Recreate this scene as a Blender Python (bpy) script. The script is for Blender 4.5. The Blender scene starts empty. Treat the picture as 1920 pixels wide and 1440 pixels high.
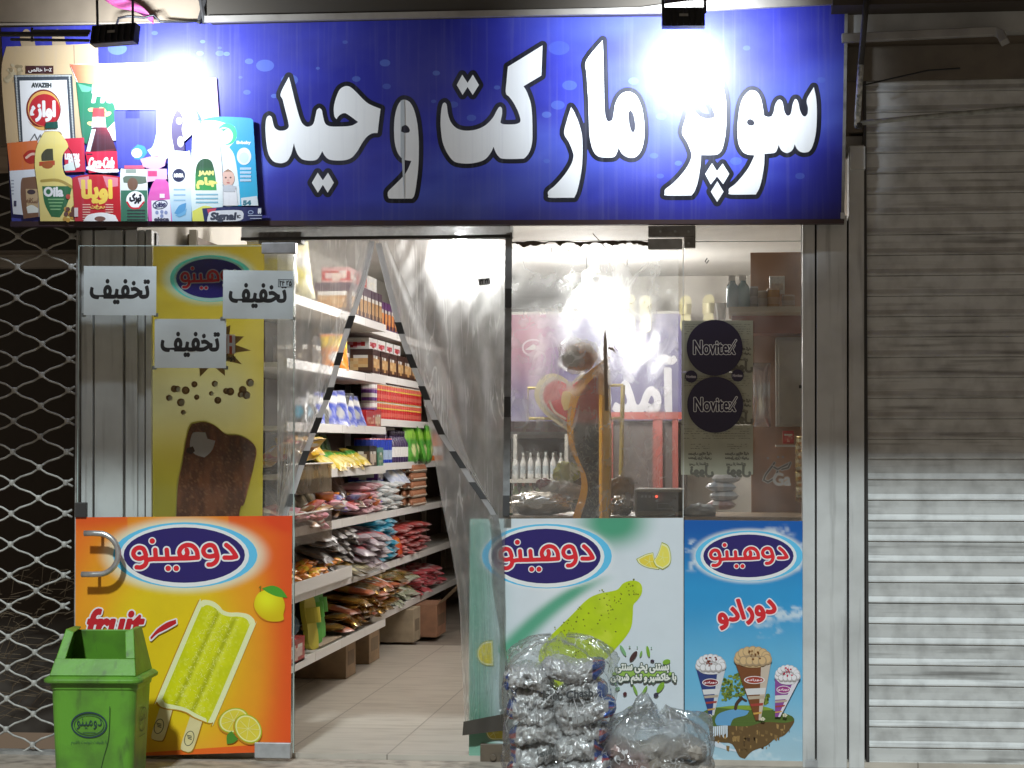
import bpy, math, random
import numpy as np
from mathutils import Vector, Matrix
from mathutils.geometry import tessellate_polygon
random.seed(7)
R = math.radians
SC = bpy.context.scene
COL = SC.collection

# ------------------------------------------------------------------ camera, world, sun, exposure
F = 3900.0                                   # focal length in photo pixels (photo is 1920 wide)
CAM = Vector((0.0, -8.9, 1.33))
PSI, TH = math.atan(430 / F), math.atan(115 / F)
FW = Vector((-math.sin(PSI) * math.cos(TH), math.cos(PSI) * math.cos(TH), math.sin(TH)))
RT = Vector((math.cos(PSI), math.sin(PSI), 0))
UP = RT.cross(FW)
cd = bpy.data.cameras.new('camera'); cd.sensor_width = 36; cd.lens = F / 1920 * 36
cd.clip_start = 0.1; cd.clip_end = 400
cam = bpy.data.objects.new('camera', cd); COL.objects.link(cam)
m = Matrix((RT, UP, -FW)).transposed().to_4x4(); m.translation = CAM
cam.matrix_world = m
SC.camera = cam

w = bpy.data.worlds.new('World'); SC.world = w; w.use_nodes = True
bg = w.node_tree.nodes['Background']
bg.inputs[0].default_value = (1.0, 0.74, 0.52, 1); bg.inputs[1].default_value = 0.145

sd = bpy.data.lights.new('street_light', 'SUN'); sd.energy = 2.55; sd.angle = R(3.2); sd.color = (0.86, 0.97, 1.0)
sun = bpy.data.objects.new('street_light', sd); COL.objects.link(sun)
SUN_EL = 43.0
sun.rotation_euler = (R(90 - SUN_EL), 0, 0); sun.location = (0, -6, 8)

SC.render.engine = 'CYCLES'
SC.view_settings.view_transform = 'Standard'; SC.view_settings.look = 'None'
SC.view_settings.exposure = 0.0; SC.view_settings.gamma = 1.0
cy = SC.cycles
cy.use_denoising = True
cy.max_bounces = 10; cy.diffuse_bounces = 4; cy.glossy_bounces = 4; cy.transmission_bounces = 6
cy.transparent_max_bounces = 24; cy.caustics_reflective = False; cy.caustics_refractive = False
cy.sample_clamp_indirect = 4.0

# ------------------------------------------------------------------ helpers
def ray(px, py):
    return FW + RT * ((px - 960) / F) + UP * ((720 - py) / F)
def P(px, py, Y=0.0):
    d = ray(px, py); t = (Y - CAM.y) / d.y
    return CAM + d * t
def X(px, Y=0.0, py=900): return P(px, py, Y).x
def Z(py, Y=0.0, px=1000): return P(px, py, Y).z

def lin(v):
    v /= 255.0
    return v / 12.92 if v <= 0.04045 else ((v + 0.055) / 1.055) ** 2.4
def c(r, g, b): return (lin(r), lin(g), lin(b))
def alb(r, g, b, k=(0.62, 0.70, 0.72)):
    return tuple(min(0.86, lin(q) / kk) for q, kk in zip((r, g, b), k))
def mix(a, b, t):
    t = min(1, max(0, t)); return tuple(p + (q - p) * t for p, q in zip(a, b))
def ss(a, b, x):
    t = min(1, max(0, (x - a) / (b - a))); return t * t * (3 - 2 * t)

_tab = [[random.random() for _ in range(64)] for _ in range(64)]
def vnoise(x, y):
    xi, yi = math.floor(x), math.floor(y); fx, fy = x - xi, y - yi
    fx = fx * fx * (3 - 2 * fx); fy = fy * fy * (3 - 2 * fy)
    g = lambda i, j: _tab[i & 63][j & 63]
    a = g(xi, yi) + (g(xi + 1, yi) - g(xi, yi)) * fx
    b = g(xi, yi + 1) + (g(xi + 1, yi + 1) - g(xi, yi + 1)) * fx
    return a + (b - a) * fy
def fbm(x, y, o=4):
    s = 0; a = 0.5
    for i in range(o):
        s += a * vnoise(x, y); x = x * 2.03 + 11.3; y = y * 2.03 + 5.7; a *= 0.5
    return s

# ------------------------------------------------------------------ materials
MATS = {}
def mat(name, col=None, rough=0.5, metal=0.0, spec=0.5, dirt=None, bump=None, streak=None, dirtcol=(0.05, 0.042, 0.034),
        emit=None, coat=0.0):
    """col None = printed / dyed colour stored on the mesh."""
    if name in MATS: return MATS[name]
    M = bpy.data.materials.new(name); M.use_nodes = True; nt = M.node_tree; N = nt.nodes; L = nt.links
    b = N['Principled BSDF']
    b.inputs['Roughness'].default_value = rough; b.inputs['Metallic'].default_value = metal
    b.inputs['Specular IOR Level'].default_value = spec; b.inputs['Coat Weight'].default_value = coat
    if col is None:
        a = N.new('ShaderNodeAttribute'); a.attribute_name = 'Col'; src = a.outputs['Color']
    else:
        a = N.new('ShaderNodeRGB'); a.outputs[0].default_value = (*col, 1); src = a.outputs[0]
    tc = N.new('ShaderNodeNewGeometry')
    def noise(scale, detail=6, vec=None):
        n = N.new('ShaderNodeTexNoise'); n.inputs['Scale'].default_value = scale; n.inputs['Detail'].default_value = detail
        L.new(vec or tc.outputs['Position'], n.inputs['Vector']); return n
    if dirt:
        n = noise(dirt[0]); rp = N.new('ShaderNodeMapRange')
        rp.inputs[1].default_value = 0.42; rp.inputs[2].default_value = 0.72; rp.inputs[4].default_value = dirt[1]
        L.new(n.outputs['Fac'], rp.inputs[0])
        mx = N.new('ShaderNodeMix'); mx.data_type = 'RGBA'; mx.inputs['B'].default_value = (*dirtcol, 1)
        L.new(rp.outputs[0], mx.inputs['Factor']); L.new(src, mx.inputs['A']); src = mx.outputs['Result']
    if streak:
        mp = N.new('ShaderNodeMapping'); mp.inputs['Scale'].default_value = streak[0]
        L.new(tc.outputs['Position'], mp.inputs['Vector'])
        n = noise(1.0, 8, mp.outputs[0]); rp = N.new('ShaderNodeMapRange')
        rp.inputs[1].default_value = streak[2] if len(streak) > 2 else 0.55; rp.inputs[2].default_value = 0.75; rp.inputs[4].default_value = streak[1]
        L.new(n.outputs['Fac'], rp.inputs[0])
        mx = N.new('ShaderNodeMix'); mx.data_type = 'RGBA'; mx.inputs['B'].default_value = (*dirtcol, 1)
        L.new(rp.outputs[0], mx.inputs['Factor']); L.new(src, mx.inputs['A']); src = mx.outputs['Result']
    L.new(src, b.inputs['Base Color'])
    if bump:
        n = noise(bump[0], 4); bp = N.new('ShaderNodeBump'); bp.inputs['Strength'].default_value = bump[1]
        bp.inputs['Distance'].default_value = bump[2] if len(bump) > 2 else 0.01
        L.new(n.outputs['Fac'], bp.inputs['Height']); L.new(bp.outputs[0], b.inputs['Normal'])
    if emit:
        b.inputs['Emission Color'].default_value = (*emit[0], 1); b.inputs['Emission Strength'].default_value = emit[1]
    MATS[name] = M; return M

def film(name, trans=0.7, haze2=0.0, haze=0.15, diff=0.05, gloss=0.06, tint=(0.9, 0.93, 0.95), rough=0.6, nscale=6.0, var=0.6, bump=None,
         grough=0.12, stretch=(1, 1, 1), crease=0.0, cmap=(9, 9, 2.2), cdiff=.2):
    """thin clear sheet: see-through + forward scatter (dust, creases) + dust + sheen."""
    M = bpy.data.materials.new(name); M.use_nodes = True; nt = M.node_tree; N = nt.nodes; L = nt.links
    N.remove(N['Principled BSDF']); out = N['Material Output']
    geo = N.new('ShaderNodeNewGeometry'); mp = N.new('ShaderNodeMapping'); mp.inputs['Scale'].default_value = stretch
    L.new(geo.outputs['Position'], mp.inputs['Vector'])
    n = N.new('ShaderNodeTexNoise'); n.inputs['Scale'].default_value = nscale; n.inputs['Detail'].default_value = 7
    L.new(mp.outputs[0], n.inputs['Vector'])
    rp = N.new('ShaderNodeMapRange'); rp.inputs[1].default_value = 0.38; rp.inputs[2].default_value = 0.66
    rp.inputs[3].default_value = 1 - var; rp.inputs[4].default_value = 1 + var
    L.new(n.outputs['Fac'], rp.inputs[0])
    tr = N.new('ShaderNodeBsdfTransparent'); tr.inputs[0].default_value = (*tint, 1)
    rf = N.new('ShaderNodeBsdfRefraction'); rf.inputs['IOR'].default_value = 1.16; rf.inputs['Roughness'].default_value = rough
    rf.inputs[0].default_value = (0.95, 0.96, 0.97, 1)
    r2 = N.new('ShaderNodeBsdfRefraction'); r2.inputs['IOR'].default_value = 1.16; r2.inputs['Roughness'].default_value = .42; r2.inputs[0].default_value = (0.95, 0.96, 0.97, 1)
    df = N.new('ShaderNodeBsdfDiffuse'); df.inputs[0].default_value = (0.6, 0.59, 0.57, 1)
    tl = N.new('ShaderNodeBsdfTranslucent'); tl.inputs[0].default_value = (0.84, 0.85, 0.86, 1)
    dd = N.new('ShaderNodeMixShader'); dd.inputs[0].default_value = 0.8; L.new(df.outputs[0], dd.inputs[1]); L.new(tl.outputs[0], dd.inputs[2])
    gl = N.new('ShaderNodeBsdfGlossy'); gl.inputs['Roughness'].default_value = grough
    def fac(base):
        mm = N.new('ShaderNodeMath'); mm.operation = 'MULTIPLY'; mm.use_clamp = True; mm.inputs[1].default_value = base
        L.new(rp.outputs[0], mm.inputs[0]); return mm.outputs[0]
    cur = tr.outputs[0]
    for sh, f in ((r2.outputs[0], haze2), (rf.outputs[0], haze), (dd.outputs[0], diff)):
        if f <= 0: continue
        mx = N.new('ShaderNodeMixShader'); L.new(fac(f), mx.inputs[0]); L.new(cur, mx.inputs[1]); L.new(sh, mx.inputs[2]); cur = mx.outputs[0]
    if crease > 0:
        m3 = N.new('ShaderNodeMapping'); m3.inputs['Scale'].default_value = cmap; L.new(geo.outputs['Position'], m3.inputs['Vector'])
        n3 = N.new('ShaderNodeTexNoise'); n3.inputs['Scale'].default_value = 1.0; n3.inputs['Detail'].default_value = 4; n3.inputs['Distortion'].default_value = .9; L.new(m3.outputs[0], n3.inputs['Vector'])
        sb = N.new('ShaderNodeMath'); sb.operation = 'SUBTRACT'; sb.inputs[1].default_value = .5; L.new(n3.outputs['Fac'], sb.inputs[0])
        ab = N.new('ShaderNodeMath'); ab.operation = 'ABSOLUTE'; L.new(sb.outputs[0], ab.inputs[0])
        r3 = N.new('ShaderNodeMapRange'); r3.interpolation_type = 'SMOOTHSTEP'; r3.inputs[1].default_value = 0; r3.inputs[2].default_value = .022; r3.inputs[3].default_value = crease; r3.inputs[4].default_value = 0
        L.new(ab.outputs[0], r3.inputs[0])
        n4 = N.new('ShaderNodeTexNoise'); n4.inputs['Scale'].default_value = 5; L.new(geo.outputs['Position'], n4.inputs['Vector'])
        r4 = N.new('ShaderNodeMapRange'); r4.inputs[1].default_value = .42; r4.inputs[2].default_value = .62; L.new(n4.outputs['Fac'], r4.inputs[0])
        m4 = N.new('ShaderNodeMath'); m4.operation = 'MULTIPLY'; L.new(r3.outputs[0], m4.inputs[0]); L.new(r4.outputs[0], m4.inputs[1])
        t1 = N.new('ShaderNodeBsdfTranslucent'); t1.inputs[0].default_value = (.9, .92, .94, 1); t0 = N.new('ShaderNodeBsdfDiffuse'); t0.inputs[0].default_value = (.86, .88, .9, 1); t2 = N.new('ShaderNodeMixShader'); t2.inputs[0].default_value = 1 - cdiff; L.new(t0.outputs[0], t2.inputs[1]); L.new(t1.outputs[0], t2.inputs[2])
        mx = N.new('ShaderNodeMixShader'); L.new(m4.outputs[0], mx.inputs[0]); L.new(cur, mx.inputs[1]); L.new(t2.outputs[0], mx.inputs[2]); cur = mx.outputs[0]
    lw = N.new('ShaderNodeLayerWeight'); pw = N.new('ShaderNodeMath'); pw.operation = 'POWER'; pw.inputs[1].default_value = 4.0
    L.new(lw.outputs['Facing'], pw.inputs[0])
    mm = N.new('ShaderNodeMath'); mm.operation = 'MULTIPLY_ADD'; mm.use_clamp = True; mm.inputs[1].default_value = .45; mm.inputs[2].default_value = .035 + gloss
    L.new(pw.outputs[0], mm.inputs[0])
    mx = N.new('ShaderNodeMixShader'); L.new(mm.outputs[0], mx.inputs[0]); L.new(cur, mx.inputs[1]); L.new(gl.outputs[0], mx.inputs[2])
    L.new(mx.outputs[0], out.inputs[0])
    if bump:
        n2 = N.new('ShaderNodeTexNoise'); n2.inputs['Scale'].default_value = bump[0]; n2.inputs['Detail'].default_value = 3
        n2.inputs['Distortion'].default_value = 1.2
        L.new(mp.outputs[0], n2.inputs['Vector'])
        bp = N.new('ShaderNodeBump'); bp.inputs['Strength'].default_value = bump[1]; bp.inputs['Distance'].default_value = 0.02
        L.new(n2.outputs['Fac'], bp.inputs['Height'])
        L.new(bp.outputs[0], gl.inputs['Normal'])
    return M

def emitter(name, col, s):
    M = bpy.data.materials.new(name); M.use_nodes = True; N = M.node_tree.nodes; N.remove(N['Principled BSDF'])
    e = N.new('ShaderNodeEmission'); e.inputs[0].default_value = (*col, 1); e.inputs[1].default_value = s
    M.node_tree.links.new(e.outputs[0], N['Material Output'].inputs[0]); return M

# ------------------------------------------------------------------ mesh building
class MB:
    def __init__(s): s.v = []; s.f = []; s.c = []
    def add(s, vs, fs, col=(0.5, 0.5, 0.5)):
        o = len(s.v); s.v += [tuple(q) for q in vs]
        for f in fs:
            s.f.append([i + o for i in f]); s.c.append(col)
        return s
    def addv(s, vs, fs, cols):
        o = len(s.v); s.v += [tuple(q) for q in vs]
        for f in fs:
            s.f.append([i + o for i in f]); s.c.append([cols[i] for i in f])
    def box(s, x0, x1, y0, y1, z0, z1, col=(0.5, 0.5, 0.5)):
        return s.add([(x0, y0, z0), (x1, y0, z0), (x1, y1, z0), (x0, y1, z0), (x0, y0, z1), (x1, y0, z1), (x1, y1, z1), (x0, y1, z1)],
              [(3, 2, 1, 0), (4, 5, 6, 7), (0, 1, 5, 4), (1, 2, 6, 5), (2, 3, 7, 6), (3, 0, 4, 7)], col)
    def tube(s, pts, r, n=8, col=(0.5, 0.5, 0.5), closed=False):
        pts = [Vector(p) for p in pts]; rr = r if isinstance(r, (list, tuple)) else [r] * len(pts)
        ring = []; up = None
        for i, p in enumerate(pts):
            a = pts[i - 1] if i or closed else p; b = pts[(i + 1) % len(pts)] if i < len(pts) - 1 or closed else p
            t = (b - a).normalized()
            if up is None: up = t.orthogonal().normalized()
            up = (up - t * up.dot(t)).normalized(); sd = t.cross(up)
            ring.append([p + (up * math.cos(2 * math.pi * k / n) + sd * math.sin(2 * math.pi * k / n)) * rr[i] for k in range(n)])
        vs = [q for g in ring for q in g]; fs = []
        m = len(ring)
        for i in range(m if closed else m - 1):
            j = (i + 1) % m
            for k in range(n): fs.append((i * n + k, i * n + (k + 1) % n, j * n + (k + 1) % n, j * n + k))
        if not closed: fs += [tuple(range(n))[::-1], tuple((m - 1) * n + k for k in range(n))]
        return s.add(vs, fs, col)
    def lathe(s, prof, cx, cy, cz, n=14, cols=None, ax='z'):
        vs = []; fs = []; cl = []
        for r, z in prof:
            for k in range(n):
                a = 2 * math.pi * k / n; u, v = r * math.cos(a), r * math.sin(a)
                vs.append((cx + u, cy + v, cz + z) if ax == 'z' else (cx + u, cy + z, cz + v))
        m = len(prof)
        for i in range(m - 1):
            for k in range(n):
                s_ = (i * n + k, i * n + (k + 1) % n, (i + 1) * n + (k + 1) % n, (i + 1) * n + k)
                fs.append(s_); cl.append(cols[i] if cols else (0.5, 0.5, 0.5))
        fs += [tuple(range(n))[::-1], tuple((m - 1) * n + k for k in range(n))]
        cl += [cols[0] if cols else (0.5,) * 3, cols[-1] if cols else (0.5,) * 3]
        o = len(s.v); s.v += vs
        for f, q in zip(fs, cl): s.f.append([i + o for i in f]); s.c.append(q)
        return s
    def surf(s, nx, ny, fn, col=(0.5, 0.5, 0.5), wrap=False):
        vs = [fn(i / nx, j / ny) for j in range(ny + 1) for i in range(nx + 1)]
        fs = [(j * (nx + 1) + i, j * (nx + 1) + i + 1, (j + 1) * (nx + 1) + i + 1, (j + 1) * (nx + 1) + i) for j in range(ny) for i in range(nx)]
        if callable(col):
            cs = [col(i / nx, j / ny) for j in range(ny + 1) for i in range(nx + 1)]
            s.addv(vs, fs, cs)
        else: s.add(vs, fs, col)
        return s
    def prism(s, poly, y0, y1, col=(0.5, 0.5, 0.5), at=None):
        """poly in (x, z) world, extruded along y"""
        n = len(poly)
        vs = [(x, y0, z) for x, z in poly] + [(x, y1, z) for x, z in poly]
        fs = [(i, (i + 1) % n, n + (i + 1) % n, n + i) for i in range(n)]
        tri = tessellate_polygon([[Vector((x, z, 0)) for x, z in poly]])
        fs += [tuple(t) for t in tri] + [tuple(n + k for k in t[::-1]) for t in tri]
        return s.add(vs, fs, col)
    def build(s, name, material, parent=None, smooth=False, bevel=0.0, recalc=True, loc=None):
        me = bpy.data.meshes.new(name)
        off = Vector(loc) if loc is not None else (parent['_o'] if parent is not None and '_o' in parent else (0, 0, 0))
        off = Vector(off)
        vs = [(x - off.x, y - off.y, z - off.z) for x, y, z in s.v]
        me.from_pydata(vs, [], s.f); me.update()
        ca = me.color_attributes.new('Col', 'FLOAT_COLOR', 'CORNER')
        buf = []
        for f, q in zip(s.f, s.c):
            if isinstance(q, list):
                for e in q: buf += [e[0], e[1], e[2], 1.0]
            else: buf += [q[0], q[1], q[2], 1.0] * len(f)
        ca.data.foreach_set('color', buf)
        for mm in (material if isinstance(material, (list, tuple)) else [material]): me.materials.append(mm)
        if smooth: me.polygons.foreach_set('use_smooth', [True] * len(me.polygons))
        o = bpy.data.objects.new(name, me); COL.objects.link(o)
        if parent is not None: o.parent = parent
        elif loc is not None: o.location = off
        if recalc and len(s.f) < 60000:
            import bmesh
            b = bmesh.new(); b.from_mesh(me); bmesh.ops.recalc_face_normals(b, faces=b.faces[:]); b.to_mesh(me); b.free()
        if bevel:
            bm = o.modifiers.new('bevel', 'BEVEL'); bm.width = bevel; bm.segments = 2; bm.limit_method = 'ANGLE'
        return o

def tag(o, label, cat, group=None, kind=None):
    if label: o['label'] = label
    if cat: o['category'] = cat
    if group: o['group'] = group
    if kind: o['kind'] = kind
    return o
def thing(name, label, cat, loc=(0, 0, 0), group=None):
    o = bpy.data.objects.new(name, None); COL.objects.link(o); o.location = loc; o['_o'] = tuple(loc)
    o.empty_display_size = 0.05
    return tag(o, label, cat, group)
def copy_thing(o, loc=None, label=None, rot=None):
    n = o.copy(); COL.objects.link(n)
    if loc is not None: n.location = loc
    if rot is not None: n.rotation_euler = rot
    if label: n['label'] = label
    for ch in [q for q in bpy.data.objects if q.parent == o]:
        k = ch.copy(); COL.objects.link(k); k.parent = n
        for g in [q for q in bpy.data.objects if q.parent == ch]:
            kk = g.copy(); COL.objects.link(kk); kk.parent = k
    return n

# ------------------------------------------------------------------ 2-D printing (flat prints built as fine coloured layers)
def smooth_poly(pts, closed=True, n=5, ang=52):
    m = len(pts); V = [Vector(p[:2]) for p in pts]; out = []
    cor = []
    for i in range(m):
        a = V[i] - V[i - 1]; b = V[(i + 1) % m] - V[i]
        cor.append(a.length < 1e-6 or b.length < 1e-6 or a.angle(b) > R(ang))
    if not closed: cor[0] = cor[-1] = True
    for i in range(m if closed else m - 1):
        p1, p2 = V[i], V[(i + 1) % m]
        p0 = V[i - 1] if not cor[i] else p1 - (p2 - p1) * 0.5
        p3 = V[(i + 2) % m] if not cor[(i + 1) % m] else p2 + (p2 - p1) * 0.5
        for k in range(n):
            t = k / n
            q = 0.5 * ((2 * p1) + (p2 - p0) * t + (2 * p0 - 5 * p1 + 4 * p2 - p3) * t * t + (3 * p1 - p0 - 3 * p2 + p3) * t ** 3)
            out.append((q.x, q.y))
    if not closed: out.append(tuple(V[-1]))
    return out

def ell(cx, cy, rx, ry, n=40, rot=0.0):
    cr, sr = math.cos(rot), math.sin(rot); o = []
    for k in range(n):
        a = 2 * math.pi * k / n; u, v = rx * math.cos(a), ry * math.sin(a)
        o.append((cx + u * cr - v * sr, cy + u * sr + v * cr))
    return o

_TX = {}
def text_geo(body, shear=0.0):
    k = (body, shear)
    if k not in _TX:
        cu = bpy.data.curves.new('t', 'FONT'); cu.body = body; cu.size = 1; cu.shear = shear; cu.resolution_u = 3
        o = bpy.data.objects.new('t', cu); COL.objects.link(o)
        me = o.evaluated_get(bpy.context.evaluated_depsgraph_get()).to_mesh()
        vs = [(v.co.x, v.co.y) for v in me.vertices]; fs = [tuple(p.vertices) for p in me.polygons]
        bpy.data.objects.remove(o); bpy.data.curves.remove(cu)
        cnt = {}
        for f in fs:
            for i in range(len(f)):
                e = tuple(sorted((f[i], f[(i + 1) % len(f)]))); cnt[e] = cnt.get(e, 0) + 1
        ed = [e for e, q in cnt.items() if q == 1]
        _TX[k] = (vs, fs, ed)
    return _TX[k]
_FORM = {'ا': (0xFE8D, 2), 'آ': (0xFE81, 2), 'ب': (0xFE8F, 4), 'پ': (0xFB56, 4), 'ت': (0xFE95, 4), 'ج': (0xFE9D, 4), 'چ': (0xFB7A, 4), 'ح': (0xFEA1, 4),
         'خ': (0xFEA5, 4), 'د': (0xFEA9, 2), 'ذ': (0xFEAB, 2), 'ر': (0xFEAD, 2), 'ز': (0xFEAF, 2), 'س': (0xFEB1, 4), 'ش': (0xFEB5, 4), 'ص': (0xFEB9, 4),
         'ط': (0xFEC1, 4), 'ع': (0xFEC9, 4), 'ف': (0xFED1, 4), 'ق': (0xFED5, 4), 'ک': (0xFB8E, 4), 'گ': (0xFB92, 4), 'ل': (0xFEDD, 4), 'م': (0xFEE1, 4),
         'ن': (0xFEE5, 4), 'و': (0xFEED, 2), 'ه': (0xFEE9, 4), 'ی': (0xFBFC, 4)}
def fa(s):
    o = []
    for i, ch in enumerate(s):
        if ch not in _FORM: o.append(ch); continue
        b, n = _FORM[ch]
        pj = i > 0 and s[i - 1] in _FORM and _FORM[s[i - 1]][1] == 4
        nj = i < len(s) - 1 and s[i + 1] in _FORM and n == 4
        o.append(chr(b + ((3 if nj else 1) if pj else (2 if nj else 0))))
    return ''.join(o[::-1])

class Canvas(MB):
    """draws in photo-pixel units on a plane; each call lies a hair in front of the one before"""
    def __init__(s, Y=0.0, step=0.00018, fn=None):
        super().__init__(); s.Y = Y; s.st = step; s.k = 0; s.fn = fn
    def to3(s, x, y):
        if s.fn: return s.fn(x, y, s.k * s.st)
        return P(x, y, s.Y - s.k * s.st)
    def quadgrid(s, tl, tr, br, bl, nx, ny, col):
        s.k += 1; vs = []; cs = []
        for j in range(ny + 1):
            for i in range(nx + 1):
                u, v = i / nx, j / ny
                x = (tl[0] * (1 - u) + tr[0] * u) * (1 - v) + (bl[0] * (1 - u) + br[0] * u) * v
                y = (tl[1] * (1 - u) + tr[1] * u) * (1 - v) + (bl[1] * (1 - u) + br[1] * u) * v
                vs.append(s.to3(x, y)); cs.append(col(x, y) if callable(col) else col)
        fs = [(j * (nx + 1) + i, (j + 1) * (nx + 1) + i, (j + 1) * (nx + 1) + i + 1, j * (nx + 1) + i + 1) for j in range(ny) for i in range(nx)]
        s.addv(vs, fs, cs)
    def poly(s, pts, col, smooth=True, holes=(), n=4):
        s.k += 1
        loops = [smooth_poly(pts, n=n) if smooth else list(pts)] + [smooth_poly(h, n=n) if smooth else list(h) for h in holes]
        tri = tessellate_polygon([[Vector((x, y, 0)) for x, y in l] for l in loops])
        flat = [p for l in loops for p in l]
        vs = [s.to3(x, y) for x, y in flat]
        if callable(col): s.addv(vs, [tuple(t) for t in tri], [col(x, y) for x, y in flat])
        else: s.add(vs, [tuple(t) for t in tri], col)
        return loops
    def rect(s, x0, y0, x1, y1, col): s.poly([(x0, y0), (x1, y0), (x1, y1), (x0, y1)], col, smooth=False)
    def ellipse(s, cx, cy, rx, ry, col, rot=0.0, n=36): s.poly(ell(cx, cy, rx, ry, n, rot), col, smooth=False)
    def many(s, polys, col):
        """several small separate shapes in one layer (col may be a list)"""
        s.k += 1
        for i, pl in enumerate(polys):
            q = col[i] if isinstance(col, list) else col
            vs = [s.to3(x, y) for x, y in pl]; s.add(vs, [tuple(range(len(pl)))], q)
    def strokes(s, segs, r, col, cell=None):
        s.k += 1
        A = np.array([[a[0], a[1], b[0], b[1]] for a, b in segs], float)
        cell = cell or max(0.35, r / 2.6)
        x0, y0 = min(A[:, 0].min(), A[:, 2].min()) - r - 2 * cell, min(A[:, 1].min(), A[:, 3].min()) - r - 2 * cell
        x1, y1 = max(A[:, 0].max(), A[:, 2].max()) + r + 2 * cell, max(A[:, 1].max(), A[:, 3].max()) + r + 2 * cell
        nx, ny = int((x1 - x0) / cell) + 2, int((y1 - y0) / cell) + 2
        D = np.full((ny, nx), 1e9)
        for ax, ay, bx, by in A:
            i0 = max(0, int((min(ax, bx) - r - x0) / cell) - 1); i1 = min(nx, int((max(ax, bx) + r - x0) / cell) + 3)
            j0 = max(0, int((min(ay, by) - r - y0) / cell) - 1); j1 = min(ny, int((max(ay, by) + r - y0) / cell) + 3)
            gx, gy = np.meshgrid(x0 + np.arange(i0, i1) * cell, y0 + np.arange(j0, j1) * cell)
            dx, dy = bx - ax, by - ay; l2 = dx * dx + dy * dy + 1e-12
            t = np.clip(((gx - ax) * dx + (gy - ay) * dy) / l2, 0, 1)
            d = np.hypot(gx - ax - t * dx, gy - ay - t * dy)
            D[j0:j1, i0:i1] = np.minimum(D[j0:j1, i0:i1], d)
        s.field(r - D, x0, y0, cell, col)
    def field(s, G, x0, y0, cell, col):
        G = np.clip(G, -10, 10); I = G > 0
        n4 = I[:-1, :-1].astype(int) + I[1:, :-1] + I[:-1, 1:] + I[1:, 1:]
        vs = []; fs = []
        for j in range(n4.shape[0]):
            row = n4[j]; i = 0; nz = np.nonzero(row)[0]
            if len(nz) == 0: continue
            i = nz[0]; e = nz[-1] + 1
            while i < e:
                if row[i] == 4:
                    k = i
                    while k < e and row[k] == 4: k += 1
                    o = len(vs)
                    vs += [(i, j), (i, j + 1), (k, j + 1), (k, j)]; fs.append((o, o + 1, o + 2, o + 3)); i = k
                elif row[i]:
                    cs = [(i, j), (i, j + 1), (i + 1, j + 1), (i + 1, j)]; g = [G[b, a] for a, b in cs]; pl = []
                    for q in range(4):
                        a, b = cs[q], cs[(q + 1) % 4]; ga, gb = g[q], g[(q + 1) % 4]
                        if ga > 0: pl.append(a)
                        if (ga > 0) != (gb > 0):
                            t = ga / (ga - gb); pl.append((a[0] + (b[0] - a[0]) * t, a[1] + (b[1] - a[1]) * t))
                    if len(pl) > 2:
                        o = len(vs); vs += pl; fs.append(tuple(range(o, o + len(pl))))
                    i += 1
                else: i += 1
        s.add([s.to3(x0 + a * cell, y0 + b * cell) for a, b in vs], fs, col)
    def line(s, pts, r, col, smooth=True, cell=None):
        q = smooth_poly(pts, closed=False) if smooth and len(pts) > 2 else pts
        s.strokes(list(zip(q[:-1], q[1:])), r, col, cell)
    def text(s, body, x0, y0, x1, y1, col, bold=0.0, outline=0.0, ocol=(0, 0, 0), shear=0.0, rot=0.0, mirror=False, keep=False):
        vs, fs, ed = text_geo(body, shear)
        if not vs: return
        xs = [v[0] for v in vs]; ys = [v[1] for v in vs]; a, b, d, e = min(xs), max(xs), min(ys), max(ys)
        sx, sy = (x1 - x0) / (b - a), (y1 - y0) / (e - d)
        cx, cyy = (x0 + x1) / 2, (y0 + y1) / 2; cr, sr = math.cos(rot), math.sin(rot)
        def tr(v):
            u = (v[0] - (a + b) / 2) * sx * (-1 if mirror else 1); q = -(v[1] - (d + e) / 2) * sy
            return (cx + u * cr - q * sr, cyy + u * sr + q * cr)
        T = [tr(v) for v in vs]; segs = [(T[p], T[q]) for p, q in ed]
        if outline: s.strokes(segs, outline, ocol)
        if bold: s.strokes(segs, bold, col)
        s.k += 1; s.add([s.to3(*t) for t in T], fs, col)
    def squiggles(s, x0, y0, x1, y1, rows, col, r=0.6, gap=0.25):
        pl = []
        for i in range(rows):
            y = y0 + (y1 - y0) * (i + 0.5) / rows; x = x0
            while x < x1:
                l = random.uniform(1.5, 6)
                if random.random() > gap: pl.append([(x, y - r), (min(x1, x + l), y - r * random.uniform(.5, 1.2)), (min(x1, x + l), y + r), (x, y + r)])
                x += l + 1.2
        s.many(pl, col)

# ================================================================== SETTING
M_paint = mat('white_paint', (0.62, 0.63, 0.62), rough=0.42, dirt=(5.0, 0.25), streak=((22, 22, 1.6), 0.45, 0.56))
M_wallin = mat('inside_plaster', (0.56, 0.53, 0.48), rough=0.7, dirt=(2.5, 0.18))
M_conc = mat('old_plaster', (0.30, 0.26, 0.22), rough=0.85, dirt=(3.0, 0.4), bump=(30, 0.3))
M_darkmetal = mat('dark_metal', (0.035, 0.033, 0.032), rough=0.5, dirt=(20, 0.3))
M_black = mat('black_plastic', (0.012, 0.012, 0.013), rough=0.4)
M_grey = mat('grey_aluminium', (0.46, 0.47, 0.48), rough=0.38, metal=0.25, dirt=(14, 0.4))
M_dusty = mat('dusty_grey', (0.30, 0.29, 0.275), rough=0.6, dirt=(18, 0.6))
M_print = mat('print', None, rough=0.42, dirt=(7, 0.05))
M_printm = mat('print_matt', None, rough=0.6, dirt=(9, 0.08))
M_goods = mat('goods', None, rough=0.32)
M_goodsm = mat('goods_matt', None, rough=0.6)
M_foil = mat('foil_goods', None, rough=0.22, metal=0.75)

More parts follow.
